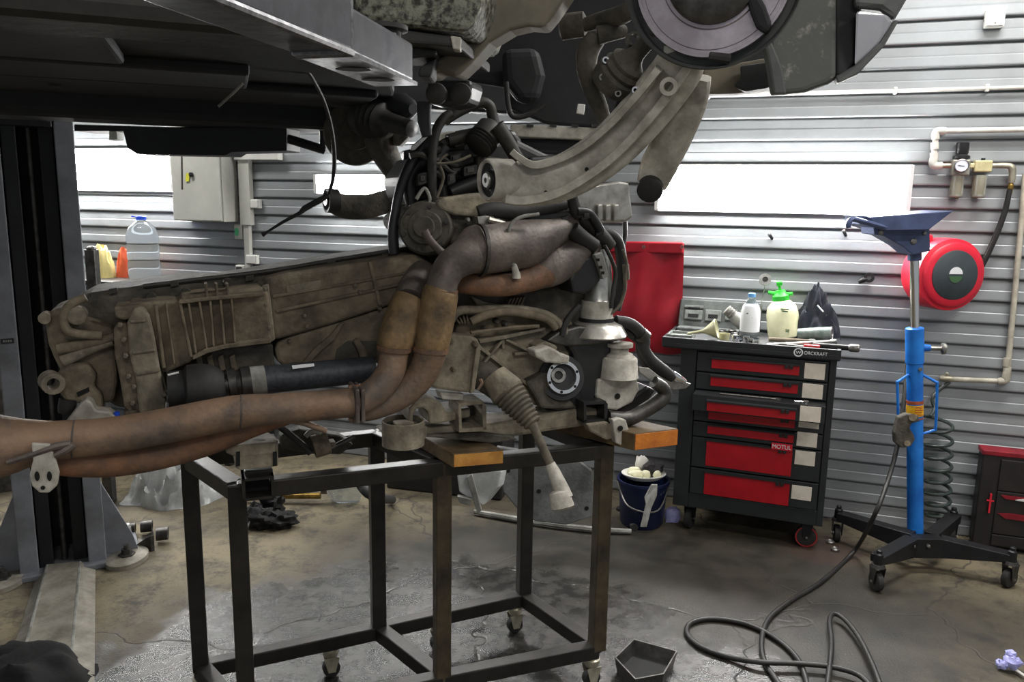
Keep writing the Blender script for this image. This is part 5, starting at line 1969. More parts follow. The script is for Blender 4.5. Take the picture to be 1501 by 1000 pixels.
for x, y, off, r, ax_ in ((578, 510, XO + 0.02, 26, V((-0.1, 0, -1))), (631, 512, XO, 26.5, V((-0.1, 0, -1))), (646, 427, XO, 25.5, V((0.1, 0, 1)))):
    p = EN(x, y, off)
    g = G()
    k = px(p)
    g.lathe(p, ax_, [(-0.006, (r - 3) * k), (-0.006, r * k), (0.006, r * k), (0.006, (r - 3) * k)], 24, closed=True)
    g.build('weld_ring', 'rust', ea, smooth=True)
# flange
p = EN(519, 590, XO)
k = px(p)
fd = ENG_A * 0.96 - Z3 * 0.05
g = G()
g.box(p, ENG_A * 3.2 * k, ENG_N * 27 * k, Z3 * 26 * k)
g.box(p + ENG_A * 8 * k, ENG_A * 3 * k, ENG_N * 27 * k, Z3 * 25 * k)
fg_ = g.build('pipe_flange', 'exhaust_grey', ea, bevel=0.004)
for yy in (568, 614):
    g = G()
    p = EN(521, yy, XO)
    g.tube([(p - ENG_A * 10 * k, 4 * k), (p + ENG_A * 12 * k, 4 * k)], n=1, seg=8)
    g.build('flange_bolt', 'rust', fg_, smooth=True)
# hanger bracket
hb_ = slab('hanger_bracket', [(46, 650), (74, 652), (82, 676), (87, 694), (84, 712), (72, 723), (58, 723), (47, 713), (43, 696), (48, 676)], XO - 0.07, 0.012, 'arm_alu', bevel=0.003)
for x in (54.5, 72.5):
    p = EN(x, 698, XO - 0.071)
    g = G()
    g.lathe(p, -ENG_N, [(0, 3.2 * px(p)), (0.002, 3.2 * px(p))], 12, sq=(1, 2.3))
    g.build('slot', 'hole_black', hb_)
g = G()
p = EN(63, 715, XO - 0.071)
g.lathe(p, -ENG_N, [(0, 3 * px(p)), (0.002, 3 * px(p))], 12)
g.build('slot', 'hole_black', hb_)
g = G()
g.tube(ptube(EN, [(10, 678, 4), (42, 668, 5), (80, 655, 6), (104, 650, 5)], XO - 0.065), seg=8)
g.tube(ptube(EN, [(80, 668, 4), (96, 660, 6), (108, 652, 5)], XO - 0.067), seg=8)
g.build('hanger_clamp', 'exhaust_grey', ea, smooth=True)
etube('hanger_rod', [(413, 616, 4), (440, 619, 4.5), (462, 626, 4.5), (478, 632, 4)], 'exhaust_tan', XO)

# ---------------- turbo side catalyst, manifolds
g = G()
g.tube(ptube(EN, [(672, 380, 22, -0.07), (686, 372, 30, -0.06), (697, 368, 37, -0.05), (702, 367, 38, -0.05), (703, 367, 36, -0.05), (770, 358, 36, -0.03), (782, 354, 33, -0.02), (812, 342, 22, 0.0), (836, 330, 18, 0.03)]), seg=28, n=1)
tb_ = g.build('upper_catalyst', 'exhaust_grey', ea, smooth=True)
g = G()
p = EN(703, 367, -0.05)
g.lathe(p, ENG_A, [(-0.004, 35 * px(p)), (-0.004, 39 * px(p)), (0.006, 39 * px(p)), (0.006, 35 * px(p))], 28, closed=True)
g.build('clamp_ring', 'steel_dark', tb_, smooth=True)
slab('cat_bracket', [(705, 394), (775, 388), (776, 398), (705, 403)], -0.02, 0.02, 'exhaust_grey', tb_, bevel=0.002)
ex('manifold_pipe', [(662, 412, 15, 0.0), (690, 416, 16, -0.03), (730, 418, 17, -0.04), (765, 412, 18, -0.04), (792, 402, 22, -0.03), (806, 394, 26, -0.02)], 'rust')
ex('lower_catalyst', [(786, 404, 21, -0.03), (800, 396, 27, -0.02), (812, 389, 29, -0.01), (842, 372, 29, 0.02), (856, 364, 24, 0.04), (872, 352, 18, 0.06)], 'exhaust_grey', n=2)
etube('sensor_wire', [(790, 314, 2.6), (765, 318, 2.8), (750, 328, 2.8), (745, 345, 2.8), (747, 370, 2.8), (753, 390, 2.8)], 'light_grey_dirty', -0.09, seg=8)
g = G()
g.tube(ptube(EN, [(752, 384, 4), (755, 395, 5), (757, 402, 6), (757, 408, 7)], -0.085), seg=10, n=1)
g.build('oxygen_sensor', 'arm_alu', ea, smooth=True)
etube('rear_pipe', [(622, 338, 6), (630, 352, 6), (645, 368, 6), (660, 378, 6)], 'exhaust_grey', -0.05)

# ---------------- cylinder head side / valve cover
slab('engine_block', [(640, 330), (700, 322), (840, 318), (890, 340), (900, 420), (895, 480), (880, 500), (700, 505), (662, 470), (650, 420)], 0.11, 0.34, 'cast_dark', bevel=0.012)
vc = slab('valve_cover', [(640, 298), (652, 290), (700, 283), (740, 282), (770, 300), (765, 312), (700, 318), (668, 316), (645, 308)], 0.0, 0.22, 'cast_dusty', bevel=0.014, bseg=3)
slab('head_casting', [(590, 318), (620, 306), (700, 308), (700, 352), (672, 366), (640, 352), (610, 350), (592, 338)], 0.03, 0.25, 'cast_dark', bevel=0.02, bseg=3)
g = G()
p = EN(624, 334, 0.03)
g.lathe(p, -ENG_N * 0.9 - ENG_A * 0.4 + Z3 * 0.1, [(-0.06, 0.078), (0.0, 0.076), (0.012, 0.07), (0.014, 0.05), (0.03, 0.046), (0.034, 0.03), (0.046, 0.028)], 26)
pu = g.build('pump_housing', 'cast_dark', ea, smooth=True)
for i in range(6):
    a = i * math.pi / 3 + 0.3
    uu_, ww_ = frame(-ENG_N * 0.9 - ENG_A * 0.4 + Z3 * 0.1)
    g = G()
    g.lathe(p + (uu_ * math.cos(a) + ww_ * math.sin(a)) * 0.062 + (-ENG_N * 0.9 - ENG_A * 0.4).normalized() * 0.014, -ENG_N - ENG_A * 0.4, [(-0.01, 0.006), (0.008, 0.006)], 6)
    g.build('bolt', 'steel_dark', pu)
g = G()
g.prism(pts(EN, [(700, 318), (712, 316), (724, 318), (722, 334), (704, 340)], -0.02), ENG_N * 0.05)
g.tube(ptube(EN, [(716, 322, 5), (730, 325, 4), (740, 327, 3)], -0.03), seg=8, n=1)
g.build('silver_bracket', 'silver_shield', ea)
ebolt(685, 322, -0.002, 3.5, vc, 'alu_bright')
# block front: oil pan, pipes
slab('crankcase', [(662, 424), (700, 430), (800, 424), (846, 410), (880, 440), (884, 490), (850, 500), (760, 500), (690, 505), (664, 470)], 0.06, 0.2, 'cast_dark', bevel=0.014, bseg=3)
op = slab('oil_pan_side', [(668, 486), (672, 474), (690, 468), (740, 462), (800, 462), (838, 470), (846, 490), (800, 482), (740, 490), (690, 498), (668, 498)], 0.03, 0.1, 'cast_brown', bevel=0.006)
for x, y in ((709, 482), (739, 474), (726, 470)):
    ebolt(x, y, 0.022, 4.5, op, 'cast_dark', 0.02)
etube('coolant_pipe', [(660, 470, 7), (672, 456, 7), (700, 454, 6), (750, 453, 6.5), (800, 461, 6), (825, 480, 6), (828, 490, 5)], 'cast_dusty', 0.0)
etube('coolant_pipe', [(690, 472, 6), (715, 461, 6.5), (750, 457, 6.5), (800, 467, 6), (815, 482, 5)], 'cast_brown', -0.012)
etube('dark_hose', [(850, 448, 5), (838, 460, 5), (828, 476, 5), (824, 492, 5)], 'rubber', -0.01)
slab('inner_arc', [(690, 434), (710, 442), (750, 450), (770, 446), (765, 455), (730, 456), (700, 448)], 0.03, 0.04, 'cast_dusty', bevel=0.004)
for i in range(5):
    slab('fin', [(748 + i * 5, 438 - i * 0.6), (751 + i * 5, 437 - i * 0.6), (744 + i * 5, 452), (741 + i * 5, 452)], 0.02, 0.03, 'cast_brown', bevel=0.001)
for i in range(4):
    slab('fin', [(668 + i * 5, 468 - i * 3), (670 + i * 5, 467 - i * 3), (676 + i * 4, 474), (673 + i * 4, 475)], 0.01, 0.03, 'cast_brown', bevel=0.001)

# ---------------- mount plate and differential case with cross ribs
mp = slab('mount_plate', [(657, 489), (690, 492), (701, 497), (705, 508), (700, 530), (694, 572), (688, 577), (640, 570), (615, 562), (602, 556), (640, 520), (650, 500)], -0.05, 0.05, 'cast_dusty', bevel=0.008)
for x, y, r in ((660, 500, 4), (696, 504, 5), (664, 541, 4)):
    ebolt(x, y, -0.055, r, mp, 'cast_brown', 0.014)
slab('plate_fold', [(700, 500), (706, 508), (696, 574), (690, 578), (694, 540)], -0.064, 0.02, 'cast_dusty', mp, bevel=0.003)
slab('rubber_block', [(645, 575), (680, 577), (680, 588), (648, 586)], -0.03, 0.05, 'arm_alu', bevel=0.004)
dc = slab('differential_case', [(700, 500), (740, 490), (800, 480), (850, 478), (880, 500), (890, 540), (884, 580), (850, 602), (800, 600), (770, 590), (730, 552), (702, 546)], 0.03, 0.24, 'cast_dusty', bevel=0.014, bseg=3)


def rib(a, b_, w_, off, parent, th=0.03):
    A_, B_ = EN(a[0], a[1], off), EN(b_[0], b_[1], off)
    k = px(A_)
    g = G()
    g.beam(A_ + ENG_N * th / 2, B_ + ENG_N * th / 2, th, w_ * k, Z3 if abs((B_ - A_).normalized().z) < 0.9 else ENG_A)
    g.build('web_rib', 'cast_dusty', parent, bevel=0.002)


for a, b_, w_ in (((702, 508), (795, 580), 5), ((704, 540), (740, 496), 4), ((738, 496), (738, 512), 4), ((742, 498), (782, 518), 4), ((755, 520), (790, 516), 4), ((782, 518), (796, 528), 5)):
    rib(a, b_, w_, 0.008, dc)
slab('top_flange', [(702, 498), (740, 492), (800, 480), (800, 484), (742, 497), (704, 504)], 0.0, 0.06, 'cast_dusty', dc, bevel=0.002)
slab('lower_bulge', [(770, 560), (800, 545), (830, 580), (850, 600), (795, 600)], 0.0, 0.1, 'cast_dark', dc, bevel=0.01)
etube('pan_tubes', [(690, 488, 3), (730, 483, 3), (755, 480, 3), (790, 478, 3)], 'cast_brown', -0.005, seg=6)
# output flange
fo = EN(826, 553, -0.02)
k = px(fo)
fa_ = (CAM - fo).normalized() + V((0.25, 0, 0.05))
fa_.normalize()
g = G()
g.lathe(fo - fa_ * 0.11, fa_, [(0, 50 * k), (0.05, 48 * k), (0.06, 36 * k), (0.09, 34 * k)], 30)
g.build('seal_housing', 'plastic_black', ea, smooth=True)
g = G()
g.lathe(fo - fa_ * 0.02, fa_, [(0.0, 19 * k), (0, 25.5 * k), (0.016, 25.5 * k), (0.02, 24.5 * k), (0.02, 19.5 * k), (0.004, 18.5 * k)], 36, closed=True)
of = g.build('output_flange', 'chrome', ea, smooth=True)
g = G()
g.lathe(fo - fa_ * 0.03, fa_, [(0, 20 * k), (0.004, 20 * k)], 30)
g.build('flange_recess', 'steel_dark', of)
fu, fv = frame(fa_)
g = G()
hcx = fo - RT * 6 * k + UP * 3 * k
g.lathe(hcx - fa_ * 0.03, fa_, [(0, 7 * k), (0, 12 * k), (0.02, 11 * k), (0.02, 6.5 * k), (0.006, 6 * k)], 24, closed=True)
g.build('hub_ring', 'steel', of, smooth=True)
g = G()
g.lathe(hcx - fa_ * 0.03, fa_, [(0, 7 * k), (0.002, 7 * k)], 20)
g.build('hub_hole', 'hole_black', of)
for i in range(6):
    a = i * math.pi / 3 + 0.35
    g = G()
    g.lathe(fo + (fu * math.cos(a) + fv * math.sin(a)) * 22 * k, fa_, [(0, 2.2 * k), (0.0012, 2.2 * k)], 10)
    g.build('bolt_hole', 'hole_black', of)
slab('flange_guard', [(783, 515), (805, 508), (820, 516), (824, 520), (836, 522), (834, 534), (800, 532), (786, 524)], -0.06, 0.06, 'arm_alu', bevel=0.006)
slab('flange_guard', [(784, 508), (800, 500), (818, 508), (816, 516), (790, 518)], -0.02, 0.06, 'cast_dusty', bevel=0.006)
slab('dark_support', [(820, 490), (880, 488), (900, 505), (884, 560), (872, 590), (850, 598), (846, 560), (840, 520)], 0.0, 0.12, 'plastic_black', bevel=0.012)

# ---------------- steering rack and tie rod
g = G()
prof = []
pa, pb = EN(743, 574, -0.10), EN(782, 622, -0.17)
k = px(pa)
L_ = (pb - pa).length
nb = 9
for i in range(nb):
    t0 = i / nb
    r = 26 - 13 * t0
    prof += [(L_ * (t0 + 0.0), (r - 2.5) * k), (L_ * (t0 + 0.035), r * k), (L_ * (t0 + 0.075), r * k), (L_ * (t0 + 0.108), (r - 3) * k)]
prof.append((L_, 9 * k))
g.lathe(pa, pb - pa, prof, 26)
g.build('steering_boot', 'boot_dust', ea, smooth=True)
# rack housing sleeve
g = G()
pc = EN(712, 556, -0.03)
dR = (pb - pa).normalized()
g.lathe(pa - dR * 0.06, dR, [(0, 20 * k), (0.055, 26 * k), (0.064, 26.5 * k), (0.064, 24 * k), (0.0, 18 * k)], 28)
g.build('rack_sleeve', 'cast_dusty', ea, smooth=True)
etube('rack_housing', [(690, 545, 20, 0.02), (715, 556, 22, -0.02), (738, 572, 22, -0.07)], 'cast_dark')
etube('boot_clip', [(700, 572, 2.5), (706, 562, 2.5), (704, 556, 2.5)], 'exhaust_tan', -0.09, seg=6)
g = G()
g.tube([(EN(776, 616, -0.165), 7.5 * k), (EN(781, 624, -0.175), 8 * k), (EN(783, 628, -0.18), 6.5 * k), (EN(812, 692, -0.24), 6.2 * k)], seg=14, n=1)
g.build('tie_rod', 'boot_dust', ea, smooth=True)
g = G()
g.tube([(EN(806, 680, -0.23), 7.5 * k), (EN(812, 692, -0.24), 9 * k), (EN(822, 716, -0.26), 11.5 * k), (EN(826, 730, -0.27), 14 * k)], seg=16, n=1)
g.build('rod_end_sleeve', 'arm_alu', ea, smooth=True)
g = G()
pe = EN(822, 732, -0.27)
ke = px(pe)
ax_ = V((0.25, -0.3, -1)).normalized()
g.lathe(pe, ax_, [(-14 * ke, 9 * ke), (-10 * ke, 15 * ke), (4 * ke, 16.5 * ke), (8 * ke, 17.5 * ke), (12 * ke, 17.5 * ke), (15 * ke, 13 * ke)], 26)
g.build('ball_joint', 'arm_alu', ea, smooth=True)

# ---------------- subframe
sf = slab('subframe_beam', [(560, 640), (620, 625), (720, 622), (800, 610), (860, 596), (884, 600), (884, 622), (800, 634), (750, 642), (640, 640), (600, 648)], 0.0, 0.12, 'cast_dusty', bevel=0.012)
slab('subframe_lip', [(600, 640), (700, 634), (750, 640), (760, 645), (720, 650), (640, 642)], -0.02, 0.14, 'cast_dark', bevel=0.004)
# open box bracket
g = G()
off = -0.06
for poly in ([(672, 592), (708, 588), (711, 592), (676, 596)], [(672, 592), (676, 596), (677, 632), (673, 633)], [(707, 588), (713, 596), (713, 630), (708, 630)], [(673, 629), (713, 626), (713, 632), (673, 634)]):
    g.prism(pts(EN, poly, off), ENG_N * 0.09)
g.build('box_bracket', 'cast_dusty', ea)
slab('bracket_inside', [(674, 594), (710, 590), (710, 630), (675, 632)], 0.025, 0.01, 'cast_dark', bevel=0)
g = G()
for i in range(9):
    a = math.pi * (0.02 + 0.85 * i / 8)
    pass
arch = [(598, 618), (600, 600), (610, 588), (628, 583), (646, 590), (656, 606), (690, 598), (690, 612), (640, 622), (630, 622), (628, 604), (620, 598), (612, 600), (606, 608), (606, 620)]
slab('mount_arch', arch, -0.03, 0.12, 'cast_dusty', bevel=0.006)
# round bushings


def bushing(x, y, off, rx, h, tilt=None, m='cast_dusty', name='subframe_bushing'):
    p = EN(x, y, off)
    k = px(p)
    ax = tilt or Z3
    g = G()
    g.lathe(p - ax * h * k / 2, ax, [(0, (rx - 3) * k), (0.0, rx * k), (h * k, rx * k), (h * k + 0.002, (rx - 1.2) * k), (h * k, (rx - 3) * k)], 30, closed=True)
    o = g.build(name, m, ea, smooth=True)
    g = G()
    g.lathe(p + ax * (h * k / 2 - 0.012), ax, [(-0.02, (rx - 3.5) * k), (0, (rx - 3.5) * k)], 26)
    g.build('rubber_insert', 'cast_dark', o)
    g = G()
    g.box(p + ax * (h * k / 2 - 0.008), ENG_A * 14 * k, ENG_N * 0.02, Z3 * 0.006)
    g.build('inner_plate', m, o, bevel=0.003)
    return o


bushing(591, 634, -0.03, 31, 36)
slab('bushing_tab', [(617, 622), (626, 626), (626, 640), (619, 650)], -0.02, 0.03, 'cast_dusty', bevel=0.003)
# gearbox mount (left), with slots
mm_ = slab('gearbox_mount', [(345, 658), (400, 652), (408, 650), (408, 684), (352, 690), (345, 686)], -0.065, 0.10, 'cast_dusty', bevel=0.004)
g = G()
q = pts(EN, [(330, 652), (346, 660), (404, 652), (408, 642)], -0.065)
top8 = [EN(329, 648, -0.06), EN(347, 656, -0.066), EN(404, 650, -0.066), EN(408, 643, -0.05), EN(396, 634, 0.03), EN(366, 631, 0.05), EN(342, 636, 0.02)]
g.prism(top8, Z3 * -0.03)
g.build('mount_top', 'cast_dusty', mm_, bevel=0.006)
for x in (349, 403):
    slab('mount_slot', [(x - 3, 663), (x + 3, 662), (x + 3, 683), (x - 3, 684)], -0.068, 0.004, 'hole_black', mm_, bevel=0)
for x, y in ((345, 647), (378, 643)):
    p = EN(x, y, -0.035)
    g = G()
    g.lathe(V((p.x, p.y, top8[1].z + 0.003)), Z3, [(0, 8 * px(p)), (0.003, 8 * px(p))], 14, sq=(0.55, 1.4))
    g.build('mount_hole', 'hole_black', mm_)
slab('mount_foot', [(358, 692), (400, 688), (400, 700), (360, 705)], -0.04, 0.06, 'stand_steel', bevel=0.003)
# small cluster between the rails
cl_ = bushing(470, 652, 0.06, 17, 22, tilt=(ENG_A * 0.9 + Z3 * 0.2).normalized(), m='cast_brown', name='small_bushing')
slab('link_arm', [(410, 640), (440, 630), (500, 640), (520, 652), (500, 668), (440, 664), (412, 658)], 0.10, 0.06, 'cast_dark', bevel=0.01)
etube('link_rod', [(410, 625, 5), (440, 650, 5), (455, 664, 5)], 'rubber', 0.04)
etube('link_rod', [(480, 660, 4), (500, 650, 4), (520, 640, 4)], 'steel_dark', 0.05)
etube('plug_wire', [(448, 640, 4), (456, 633, 4), (470, 634, 4)], 'light_grey_dirty', 0.04)
# black bushing box right
g = G()
for poly in ([(856, 590), (888, 588), (890, 592), (858, 594)], [(856, 590), (859, 594), (860, 618), (856, 620)], [(886, 588), (891, 592), (890, 618), (886, 618)], [(856, 616), (890, 614), (890, 620), (856, 621)]):
    g.prism(pts(EN, poly, -0.05), ENG_N * 0.08)
g.build('bushing_bracket', 'plastic_black', ea)
slab('bracket_inside', [(858, 592), (888, 590), (888, 617), (858, 618)], 0.01, 0.01, 'hole_black', bevel=0)

# ---------------- right end: engine mount towers
g = G()
p = EN(874, 470, 0.04)
k = px(p)
g.lathe(p, Z3, [(-22 * k, 44 * k), (-20 * k, 46 * k), (-6 * k, 38 * k), (0, 25 * k)], 28)
g.build('mount_cup', 'silver_shield', ea, smooth=True)
g = G()
g.lathe(p, Z3, [(-4 * k, 26 * k), (5 * k, 26 * k)], 28)
g.build('mount_ring', 'plastic_black', ea, smooth=True)
g = G()
g.lathe(p, Z3, [(5 * k, 24 * k), (30 * k, 23 * k)], 28)
g.build('mount_rubber', 'arm_alu', ea, smooth=True)
g = G()
g.lathe(p + RT * 2 * k, Z3, [(30 * k, 22 * k), (32 * k, 21 * k), (50 * k, 20 * k), (80 * k, 17 * k), (105 * k, 13 * k)], 24)
g.build('mount_tower', 'alu_bright', ea, smooth=True)
slab('subframe_plate', [(820, 486), (850, 478), (918, 486), (919, 498), (880, 505), (830, 508), (800, 500)], -0.01, 0.12, 'steel_dark', bevel=0.006)
p = EN(906, 552, 0.0)
k = px(p)
g = G()
g.lathe(p, Z3, [(0, 30 * k), (2 * k, 29 * k), (27 * k, 27 * k), (30 * k, 24 * k)], 28)
g.build('mount_body', 'arm_alu', ea, smooth=True)
g = G()
g.lathe(p, Z3, [(29 * k, 22 * k), (34 * k, 20 * k), (36 * k, 14 * k), (44 * k, 14 * k), (45 * k, 20 * k), (50 * k, 20 * k)], 20)
g.build('mount_stud', 'arm_alu', ea, smooth=True)
mb = slab('mount_base', [(876, 556), (934, 552), (938, 570), (928, 590), (905, 602), (880, 600), (874, 580)], -0.01, 0.10, 'arm_alu', bevel=0.008)
p = EN(905, 581, -0.012)
g = G()
g.lathe(p, -ENG_N, [(0, 4.5 * px(p)), (0.002, 4.5 * px(p))], 14)
g.build('mount_hole', 'hole_black', mb)
slab('end_plate', [(890, 596), (930, 580), (950, 566), (962, 572), (950, 590), (920, 606), (892, 612)], 0.02, 0.08, 'plastic_black', bevel=0.008)
etube('stabiliser_bar', [(890, 612, 11), (920, 614, 11), (945, 602, 11), (966, 588, 11.5), (974, 578, 11), (970, 568, 10), (958, 560, 9)], 'steel_dark', -0.04)
# eye lug
lg = slab('eye_lug', [(898, 616), (908, 613), (918, 616), (922, 630), (921, 648), (912, 654), (903, 650), (900, 632)], -0.08, 0.03, 'arm_alu', bevel=0.004)
p = EN(909, 628, -0.083)
g = G()
g.lathe(p, -ENG_N, [(0, 4.2 * px(p)), (0.003, 4.2 * px(p))], 14)
g.build('lug_hole', 'hole_black', lg)
slab('lug_arm', [(860, 622), (890, 618), (900, 626), (904, 642), (890, 646), (866, 634)], -0.06, 0.04, 'cast_dusty', bevel=0.006)
# lever plate and chrome tips on the right
slab('lever_plate', [(936, 538), (952, 540), (972, 556), (975, 566), (968, 570), (956, 560), (938, 546)], -0.03, 0.01, 'light_grey_dirty', bevel=0.002)
slab('lever_plate', [(966, 552), (1000, 558), (1014, 563), (1006, 570), (988, 572), (972, 566)], 0.02, 0.012, 'steel', bevel=0.003)
etube('oil_hose', [(902, 470, 8), (922, 474, 8.5), (936, 484, 8.5), (944, 498, 9), (944, 512, 9), (954, 528, 9), (976, 546, 9), (986, 554, 7)], 'rubber', 0.02)
etube('oil_hose', [(904, 484, 7), (922, 488, 7), (938, 500, 8), (940, 515, 8), (950, 540, 7), (964, 552, 6)], 'rubber', 0.045)
etube('hose_tip', [(984, 548, 6), (992, 554, 7), (998, 556, 5), (1004, 560, 4)], 'chrome', 0.02, n=1)
etube('hose_tip', [(962, 546, 4), (972, 554, 5), (984, 556, 4)], 'steel', 0.05, n=1)
etube('hose_clamp', [(938, 489, 11), (946, 496, 11)], 'steel_dark', 0.02, n=1)
# hoses and wires on the right face of the engine
etube('coolant_hose', [(872, 340, 8), (890, 342, 8), (904, 352, 8), (910, 372, 8), (911, 400, 8), (908, 430, 8), (903, 455, 7)], 'rubber', 0.03)
etube('wire_loom', [(913, 366, 2), (918, 385, 2.5), (916, 405, 3), (916, 425, 2.5), (908, 448, 2.5), (893, 462, 2)], 'boot_dust', 0.0)
etube('wire_loom', [(886, 360, 3), (896, 380, 3), (902, 400, 3), (898, 430, 3), (896, 452, 3)], 'wire_dark', -0.01)
etube('wire_loom', [(917, 388, 5), (918, 410, 5)], 'boot_dust', 0.005)
slab('relay_box', [(846, 382), (868, 376), (872, 366), (884, 400), (880, 412), (870, 424), (856, 432), (840, 430), (836, 410)], -0.04, 0.10, 'plastic_black', bevel=0.01)
rp = slab('connector_plate', [(872, 374), (883, 370), (893, 404), (884, 410)], -0.055, 0.02, 'light_grey_dirty', bevel=0.002)
for x, y in ((877, 381), (881, 392), (884, 400)):
    slab('connector_pin', [(x - 2, y - 2), (x + 2, y - 2), (x + 2, y + 2), (x - 2, y + 2)], -0.058, 0.004, 'hole_black', rp, bevel=0)
etube('elbow_hose', [(838, 336, 13), (848, 346, 13), (862, 356, 12), (872, 362, 11)], 'rubber', -0.02)
slab('elbow_flange', [(834, 340), (842, 334), (858, 366), (852, 376), (840, 366)], -0.01, 0.04, 'cast_dusty', bevel=0.004)
etube('dark_bundle', [(840, 312, 12), (856, 322, 13), (870, 336, 12), (884, 350, 12), (895, 362, 10)], 'wire_dark', 0.02)
etube('dark_bundle', [(845, 310, 7), (862, 312, 7), (872, 324, 7), (880, 338, 7)], 'plastic_black', -0.01)
# silver heat shield
hs = slab('heat_shield', [(800, 292), (850, 282), (870, 272), (908, 266), (922, 268), (926, 300), (928, 318), (920, 324), (872, 330), (858, 322), (836, 312)], 0.05, 0.03, 'silver_shield', bevel=0.006)
for x in (880, 892, 904):
    slab('shield_rib', [(x - 4, 300), (x + 4, 299), (x + 4, 323), (x - 4, 325)], 0.035, 0.03, 'silver_shield', hs, bevel=0.005)
etube('dark_hose', [(838, 290, 9), (842, 304, 9), (848, 318, 9)], 'rubber', 0.0)
etube('thin_pipe', [(916, 325, 3.5), (916, 345, 3.5), (913, 362, 3.5)], 'steel_dark', 0.08)

# ---------------- black upper engine: intake, looms
slab('intake_manifold', [(590, 262), (612, 232), (650, 214), (700, 206), (760, 204), (800, 224), (838, 240), (836, 268), (800, 290), (740, 292), (690, 296), (640, 300), (600, 300)], 0.16, 0.26, 'plastic_black', bevel=0.02, bseg=3)
slab('intake_cover', [(646, 196), (700, 186), (756, 190), (770, 210), (754, 240), (700, 250), (650, 240)], 0.22, 0.22, 'plastic_black', bevel=0.016)
slab('front_module', [(776, 230), (826, 226), (836, 232), (834, 256), (800, 264), (780, 250)], 0.10, 0.10, 'plastic_black', bevel=0.01)
etube('module_pin', [(826, 240, 5), (834, 238, 5)], 'steel', 0.09, n=1)
slab('upper_bracket', [(700, 226), (760, 236), (800, 262), (792, 286), (740, 288), (700, 270)], 0.10, 0.10, 'cast_dark', bevel=0.012)
slab('shadow_block', [(770, 312), (838, 308), (850, 330), (846, 352), (800, 350), (776, 336)], 0.0, 0.12, 'plastic_black', bevel=0.01)
g = G()
pa, pb = EN(724, 186, 0.10), EN(696, 220, 0.08)
k = px(pa)
g.lathe(pa, pb - pa, [(0, 16 * k), (6 * k, 22 * k), (26 * k, 23 * k), (28 * k, 20 * k), (31 * k, 23 * k), (33 * k, 20 * k), (36 * k, 23 * k), (38 * k, 20 * k), (41 * k, 22 * k), (46 * k, 16 * k)], 24)
g.build('ribbed_canister', 'wire_dark', ea, smooth=True)
for nm, lst, m, off in (
    ('loom_tube', [(652, 178, 7), (668, 166, 8), (690, 155, 8), (706, 150, 8), (718, 156, 8), (722, 172, 8), (726, 186, 9)], 'wire_dark', 0.10),
    ('loom_tube', [(728, 184, 12), (742, 205, 11), (758, 232, 10), (778, 254, 9), (800, 268, 8)], 'wire_dark', 0.05),
    ('loom_tube', [(636, 296, 6), (633, 260, 7), (634, 220, 7), (640, 190, 7), (652, 172, 7), (662, 166, 6)], 'wire_dark', 0.06),
    ('loom_tube', [(578, 372, 8), (576, 340, 8), (580, 310, 7), (586, 280, 7), (600, 244, 8), (622, 210, 8), (634, 196, 8)], 'plastic_black', 0.10),
    ('loom_tube', [(604, 300, 9), (600, 270, 10), (608, 246, 10), (628, 226, 9)], 'plastic_black', 0.12),
    ('loom_tube', [(652, 296, 8), (648, 260, 8), (640, 236, 9), (652, 214, 9)], 'plastic_black', 0.10),
    ('loom_tube', [(656, 206, 9), (690, 198, 10), (715, 192, 9)], 'wire_dark', 0.12),
    ('thin_wire', [(640, 240, 2), (665, 238, 2), (690, 228, 2)], 'boot_dust', 0.02),
    ('thin_wire', [(640, 290, 2.5), (650, 260, 2), (644, 238, 2), (656, 226, 2)], 'boot_dust', 0.03),
    ('thin_wire', [(610, 292, 3), (622, 276, 2.5), (630, 290, 2.5), (628, 300, 2)], 'light_grey_dirty', 0.03),
    ('loom_tube', [(700, 312, 10), (720, 308, 12), (760, 310, 12), (800, 304, 10), (830, 300, 7)], 'rubber', 0.0),
    ('loom_tube', [(660, 282, 9), (690, 270, 10), (720, 262, 10), (760, 262, 9)], 'plastic_black', 0.08),
    ('loom_tube', [(740, 276, 9), (780, 270, 9), (812, 262, 8)], 'plastic_black', 0.05),
):
    etube(nm, lst, m, off)
slab('silver_strip', [(604, 214), (624, 198), (627, 201), (608, 220), (603, 220)], 0.06, 0.01, 'alu_bright', bevel=0.001)
slab('pale_box', [(640, 198), (662, 192), (668, 192), (668, 204), (644, 210)], 0.16, 0.05, 'arm_alu', bevel=0.003)

